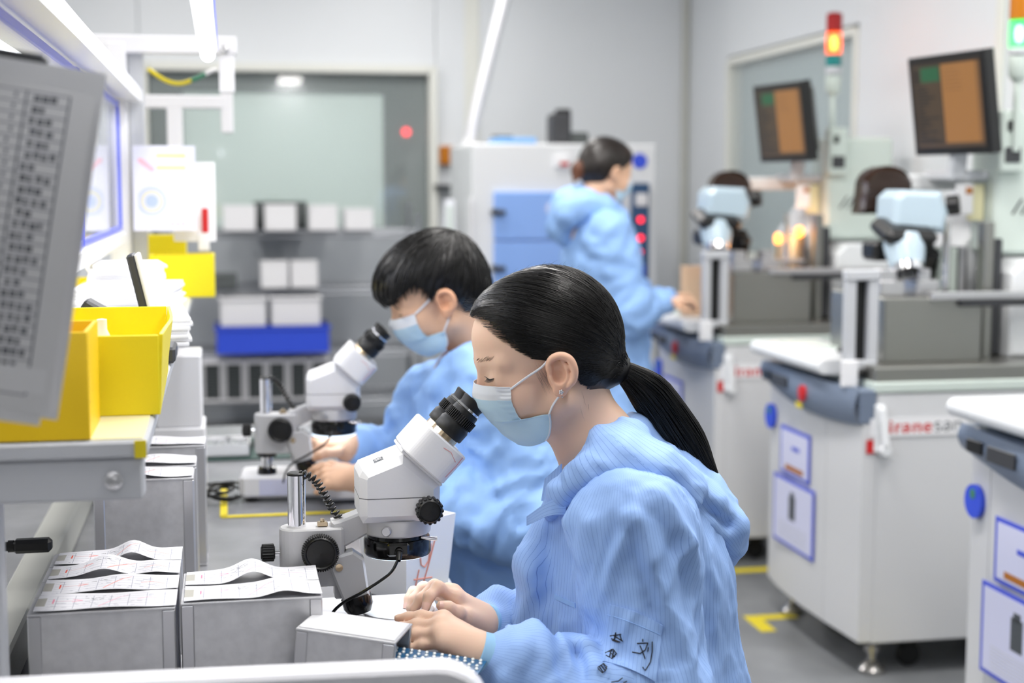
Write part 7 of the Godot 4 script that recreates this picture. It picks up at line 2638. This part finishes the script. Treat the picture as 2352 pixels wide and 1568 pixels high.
func make_back() -> void:
	mat("rack_wire", Color(0.62, 0.63, 0.65), 0.3, 0.8)
	mat("rack_shade_grey", Color(0.68, 0.70, 0.72), 0.5)  # mid grey standing in for the shaded wall and cardboard behind the rack
	mat("box_grey", Color(0.86, 0.86, 0.87), 0.5)
	mat("box_dark", Color(0.30, 0.32, 0.32), 0.5)
	mat("fin_dark", Color(0.14, 0.17, 0.19), 0.5)
	mat("oven_white", Color(0.88, 0.89, 0.90), 0.4)
	mat("oven_blue", Color(0.55, 0.70, 0.95), 0.35)
	mat("panel_navy", Color(0.16, 0.30, 0.45), 0.35)
	mat("duct_silver", Color(0.90, 0.90, 0.92), 0.35, 0.4)
	mat("green_mat", Color(0.16, 0.27, 0.25), 0.6)
	# wire rack
	var t := thing("wire_rack", "grey wire storage rack below the back window", "rack", V(0.33, 0, -7.83))
	var ys := [1.162, 0.872, 0.548, 0.295, 0.12]
	for x in [-0.66, 0.645]:
		for z in [-0.21, 0.21]: obj("post", mk().cyl(V(x, 0, z), V(x, 1.30 if z < 0 else 1.24, z), 0.013, 12), "rack_wire", t)
	for y in ys:
		var s := mk()
		for z in [-0.22, 0.22]:
			s.cyl(V(-0.66, y - 0.006, z), V(0.645, y - 0.006, z), 0.005, 8)
			s.cyl(V(-0.66, y - 0.032, z), V(0.645, y - 0.032, z), 0.004, 8)
		for i in 34: s.cyl(V(-0.64 + i * 0.0385, y - 0.003, -0.22), V(-0.64 + i * 0.0385, y - 0.003, 0.22), 0.0025, 6)
		obj("wire_shelf", s, "rack_wire", t)
	obj("added_shade_sheet", mk().box(V(0, 0.64, -0.235), V(1.30, 1.03, 0.006)), "rack_shade_grey", t)  # added sheet, its grey stands for the shaded wall and cardboard there
	var gw := "white boxes on the wire rack"
	var top := [[0.065, 0.16, 0.118, "leftmost white box on the top shelf of the rack"], [0.27, 0.155, 0.122, "second white box on the top shelf, before a dark box"], [0.485, 0.14, 0.118, "third white box on the top shelf of the rack"], [0.665, 0.145, 0.10, "rightmost white box on the top shelf of the rack"]]
	for q in top: crate(V(q[0], 1.163, -7.68), V(q[1], q[2], 0.2), "box_grey", q[3], gw, false)
	crate(V(0.28, 1.163, -7.93), V(0.27, 0.135, 0.2), "box_dark", "dark grey box behind the white boxes on the top shelf", "", false)
	crate(V(0.235, 0.873, -7.68), V(0.135, 0.125, 0.2), "box_grey", "left white box of the pair on the second shelf", gw, false)
	crate(V(0.385, 0.873, -7.68), V(0.135, 0.125, 0.2), "box_grey", "right white box of the pair on the second shelf", gw, false)
	crate(V(-0.02, 0.873, -7.68), V(0.13, 0.06, 0.22), "box_dark", "low dark tray at the left of the second shelf", "", false)
	crate(V(0.075, 0.685, -7.66), V(0.225, 0.145, 0.24), "box_grey", "left white crate standing in the blue crate", gw, true)
	crate(V(0.338, 0.685, -7.66), V(0.245, 0.145, 0.24), "box_grey", "right white crate standing in the blue crate", gw, true)
	crate(V(0.22, 0.549, -7.66), V(0.56, 0.135, 0.34), "blue_plastic", "long bright blue crate on the third shelf of the rack", "", true)
	# dark finned magazines on the low shelf
	for i in 6:
		var mg := thing("finned_magazine", ["leftmost", "second", "third", "fourth", "fifth", "rightmost"][i] + " of the dark finned magazines on the low rack shelf", "magazine box", V(-0.085 + i * 0.108, 0.296, -7.66), 0.0, "dark finned magazines on the rack")
		obj("case", mk().box(V(0, 0.10, -0.01), V(0.088, 0.19, 0.18), 0.003), "fin_dark", mg)
		obj("top_plate", mk().box(V(0, 0.205, 0), V(0.102, 0.02, 0.20), 0.003), "box_grey", mg)
		obj("base_plate", mk().box(V(0, 0.007, 0), V(0.102, 0.014, 0.20), 0.003), "aluminium", mg)
		for s in [-1.0, 1.0]: obj("edge_rail", mk().box(V(s * 0.0445, 0.105, 0.088), V(0.014, 0.18, 0.012), 0.002), "aluminium", mg)
		var fn := mk()
		for k in 11: fn.box(V(0, 0.022 + k * 0.0155, 0.084), V(0.074, 0.006, 0.008))
		tag(obj("fins", fn, "box_dark", mg), "", "", "", "stuff")
	# drying oven
	var o := thing("drying_oven", "tall white drying oven with pale blue doors behind the standing worker", "oven", V(1.14, 0, -6.9))
	obj("cabinet", mk().box(V(0.45, 0.815, -0.36), V(0.90, 1.54, 0.70), 0.008), "oven_white", o)
	for x in [0.06, 0.84]:
		for z in [-0.06, -0.66]: obj("foot", mk().cyl(V(x, 0, z), V(x, 0.05, z), 0.03, 14), "black_rubber", o)
	for q in [[1.245, 0.228], [0.98, 0.29], [0.62, 0.40]]:
		var d := obj("door", mk().box(V(0.41, q[0], 0.004), V(0.62, q[1], 0.03), 0.006), "oven_blue", o)
		obj("handle", mk().box(V(0.12, q[0] + 0.02, 0.035), V(0.06, 0.022, 0.04), 0.006).cyl(V(0.10, q[0] + 0.02, 0.0), V(0.10, q[0] + 0.02, 0.05), 0.016, 12), "dark_grey", d)
	obj("door_badge", mk().lathe(V(0.38, 1.28, 0.019), V(0, 0, 1), [[0, 0.032], [0.002, 0.032], [0.003, 0.026], [0.003, 0]], 24), "sheet_violet", o)
	obj("badge_mark", mk().lathe(V(0.38, 1.28, 0.022), V(0, 0, 1), [[0, 0.014], [0.001, 0.013], [0.001, 0]], 20), "red_print", o)
	obj("name_plate", mk().box(V(0.43, 1.50, 0.0), V(0.07, 0.05, 0.026), 0.002), "white_plastic", o)
	obj("plate_print", mk().box(V(0.44, 1.49, 0.0135), V(0.04, 0.018, 0.002)), "red_print", o)
	var cp := obj("control_panel", mk().box(V(0.815, 1.12, 0.0), V(0.088, 0.56, 0.03), 0.004), "panel_navy", o)
	for q in [[1.225, 0.022], [1.137, 0.022], [1.07, 0.016]]:
		var l := obj("red_lamp_or_reflection", mk().lathe(V(0.815, q[0], 0.014), V(0, 0, 1), [[0, q[1] * 0.6], [0.006, q[1] * 0.6], [0.012, q[1] * 0.4], [0.013, 0]], 18), "red_glow", cp)
		l.set_meta("label", "round red glow standing in for a reflection in the glass")
	obj("meter", mk().box(V(0.82, 1.32, 0.016), V(0.06, 0.06, 0.01), 0.003), "box_grey", cp)
	obj("switch_row", mk().box(V(0.825, 0.96, 0.016), V(0.03, 0.10, 0.01), 0.003), "blue_plastic", cp)
	obj("round_sticker", mk().lathe(V(0.815, 1.505, -0.008), V(0, 0, 1), [[0, 0.037], [0.002, 0.037], [0.0025, 0]], 28), "sticker_blue", o)
	obj("side_strip", mk().box(V(-0.004, 1.20, -0.02), V(0.012, 0.26, 0.05), 0.003), "white_plastic", o)
	# on and around the oven
	var dv := thing("black_device", "black motor-like device standing on top of the oven", "device", V(1.60, 1.586, -7.1))
	obj("body", mk().box(V(0.0, 0.075, 0), V(0.10, 0.15, 0.12), 0.012), "dark_grey", dv)
	obj("head", mk().cyl(V(0.02, 0.13, 0.0), V(0.02, 0.172, 0.0), 0.04, 18, 0.006), "black_plastic", dv)
	obj("foot_block", mk().box(V(0.09, 0.03, 0), V(0.10, 0.06, 0.10), 0.01), "box_dark", dv)
	var bb := thing("blue_folder", "light blue folder lying on top of the oven", "folder", V(1.36, 1.586, -7.05))
	obj("cover", mk().box(V(0, 0.014, 0), V(0.19, 0.028, 0.24), 0.006), mat("sky_folder", Color(0.50, 0.72, 0.95), 0.5), bb)
	obj("clip", mk().box(V(-0.06, 0.034, 0.05), V(0.10, 0.012, 0.03), 0.003), "dark_grey", bb)
	var dc := thing("flexible_duct", "white corrugated hose rising from the oven to the ceiling", "hose", V(0, 0, 0))
	var pr: Array = []
	var p0 := V(1.20, 1.586, -7.35)
	var p1 := V(1.385, 2.36, -7.35)
	var path := smooth_path([p0, V(1.225, 1.72, -7.35), V(1.30, 2.02, -7.35), p1, V(1.43, 2.62, -7.35), V(1.44, 2.89, -7.35)], 330)
	var rad: Array = []
	for i in path.size(): rad.append(0.031 + 0.0035 * sin(i * TAU / 6.0))
	obj("hose", mk().sweep(Array(path), 0.03, 16, true, rad), "duct_silver", dc)
	obj("collar", mk().lathe(p0, Vector3.UP, [[0, 0.05], [0.012, 0.05], [0.014, 0.036], [0.04, 0.036]], 24), "box_grey", dc)
	var ob := thing("orange_alarm_box", "small orange box on the wall left of the oven", "alarm", V(1.20, 1.555, -8.2))
	obj("backplate", mk().box(V(0, 0, 0.01), V(0.11, 0.13, 0.02), 0.003), "box_grey", ob)
	obj("lamp_cover", mk().box(V(0.0, 0.0, 0.04), V(0.075, 0.105, 0.05), 0.01), "lens_amber", ob)
	var br := thing("wall_bracket", "grey wall bracket with hanging leads left of the oven", "bracket", V(1.195, 1.385, -8.2))
	obj("arm", mk().box(V(0.0, 0.0, 0.05), V(0.14, 0.02, 0.10), 0.004), "dark_grey", br)
	obj("rod", mk().cyl(V(0.055, -0.45, 0.06), V(0.055, 0.16, 0.06), 0.012, 12), "paint_grey", br)
	var ns := thing("notice_strip", "pale green notice strip beside the oven", "notice", V(1.075, 1.19, -7.2))
	obj("board", mk().box(V(0, 0, 0), V(0.05, 0.26, 0.008), 0.002), "mesh_white", ns)
	obj("print", mk().box(V(0.0, 0.03, 0.0048), V(0.03, 0.14, 0.001)), "pale_green", ns)
	obj("stand", mk().cyl(V(0, -1.19, -0.012), V(0, 0.12, -0.012), 0.008, 10), "paint_grey", ns)
	obj("stand_foot", mk().lathe(V(0, -1.19, -0.012), Vector3.UP, [[0, 0], [0, 0.09], [0.01, 0.09], [0.014, 0.01]], 20), "dark_grey", ns)
	# blue trolley between oven and far machine
	var bt := thing("blue_trolley", "blue upright trolley frame beside the standing worker", "trolley", V(1.72, 0, -6.02))
	for x in [-0.03, 0.10]: obj("upright", mk().box(V(x, 0.52, 0), V(0.035, 0.84, 0.035), 0.005), "blue_plastic", bt)
	obj("shelf", mk().box(V(0.035, 0.14, 0.0), V(0.20, 0.03, 0.24), 0.005), "blue_plastic", bt)
	for x in [-0.04, 0.11]:
		for z in [-0.1, 0.1]: obj("caster", mk().lathe(V(x, 0.04, z - 0.015), V(0, 0, 1), [[0, 0], [0, 0.035], [0.004, 0.04], [0.026, 0.04], [0.03, 0.035], [0.03, 0]], 16), "black_rubber", bt)
	for z in [-0.1, 0.1]: obj("axle_plate", mk().box(V(0.035, 0.10, z), V(0.20, 0.05, 0.04), 0.004), "blue_plastic", bt)
	# trays at the far end of the bench
	single("bench_mat", mk().box(V(0.03, 0.7466, -3.62), V(0.58, 0.003, 0.30), 0.001), "green_mat", "dark green mat at the far end of the bench", "mat")
	for q in [[V(-0.02, 0.749, -3.56), V(0.13, 0.03, 0.12), "left clear tray on the green mat"], [V(0.13, 0.749, -3.66), V(0.14, 0.045, 0.12), "middle clear tray on the green mat"], [V(0.275, 0.749, -3.60), V(0.12, 0.035, 0.12), "right clear tray beside the man's sleeve"]]:
		var tr := thing("parts_tray", q[2], "tray", q[0], 0.0, "clear trays at the bench end")
		var z: Vector3 = q[1]
		var w := 0.003
		var sh := mk().box(V(0, w / 2, 0), V(z.x, w, z.z))
		for s in [-1.0, 1.0]:
			sh.box(V(s * (z.x / 2 - w / 2), z.y / 2, 0), V(w, z.y, z.z))
			sh.box(V(0, z.y / 2, s * (z.z / 2 - w / 2)), V(z.x, z.y, w))
		obj("tray_shell", sh, "white_plastic", tr)
		obj("foil", mk().sheet(6, 8, func(a, b): return V((a - 0.5) * (z.x - 0.012), z.y * 0.8 + 0.004 * sin(a * 13.0) * cos(b * 11.0), (b - 0.5) * (z.z - 0.012)), 0.001), "chrome", tr)

# ---------------------------------------------------------------- details of the far machine
func far_machine_details(m1: Node3D) -> void:
	for q in [["eyepiece_head", V(-0.145, 0.01, 0)], ["bond_head", V(-0.13, 0, 0)], ["dome_cover", V(-0.05, 0.0, 0)]]:
		var c := m1.get_node(q[0]) as Node3D
		c.position += q[1]
	var t := thing("work_lamp", "small twin work lamp glowing warm on the far machine", "lamp", V(2.09, 1.095, -5.32))
	obj("base", mk().box(V(0, 0.008, 0), V(0.12, 0.016, 0.06), 0.003), "steel", t)
	for q in [[-0.04, 0.075, 0.014], [0.045, 0.10, 0.017]]:
		obj("stem", mk().cyl(V(q[0], 0.016, 0), V(q[0], q[1], 0), 0.006, 10), "brass", t)
		obj("lamp_bulb", mk().lathe(V(q[0], q[1] - 0.004, 0), Vector3.UP, [[0, 0.006], [0.008, q[2]], [0.03, q[2]], [0.04, q[2] * 0.6], [0.043, 0]], 14), "warm_lamp", t)
		var l := OmniLight3D.new()
		l.name = "bulb_light"
		l.light_color = Color(1.0, 0.66, 0.32)
		l.light_energy = 0.010
		l.omni_range = 5.0
		l.shadow_enabled = true
		l.light_size = 0.015
		l.position = V(q[0], q[1] + 0.018, 0)
		t.add_child(l)
	var c := thing("beige_board", "beige board standing on the far machine beside the worker's hands", "board", V(1.775, 0.892, -5.42))
	obj("panel", mk().box(V(0.0, 0.095, 0), V(0.15, 0.19, 0.012), 0.003), "wood_card", c)
	obj("stand", mk().box(V(0.0, 0.006, 0.0), V(0.12, 0.012, 0.07), 0.003), "wood_card", c)

func _ready() -> void:
	var t0 := Time.get_ticks_msec()
	make_view()
	make_materials()
	make_people_materials()
	make_ceiling_lamps()
	make_room()
	make_machines()
	make_back()
	make_bench()
	make_scopes()
	make_woman()
	make_man()
	make_standing()
	make_stool(V(0.55, 0, WZ), "black round stool under the woman with the ponytail")
	make_stool(V(0.66, 0, MZ), "black round stool under the seated man")
	print("built in ", Time.get_ticks_msec() - t0)
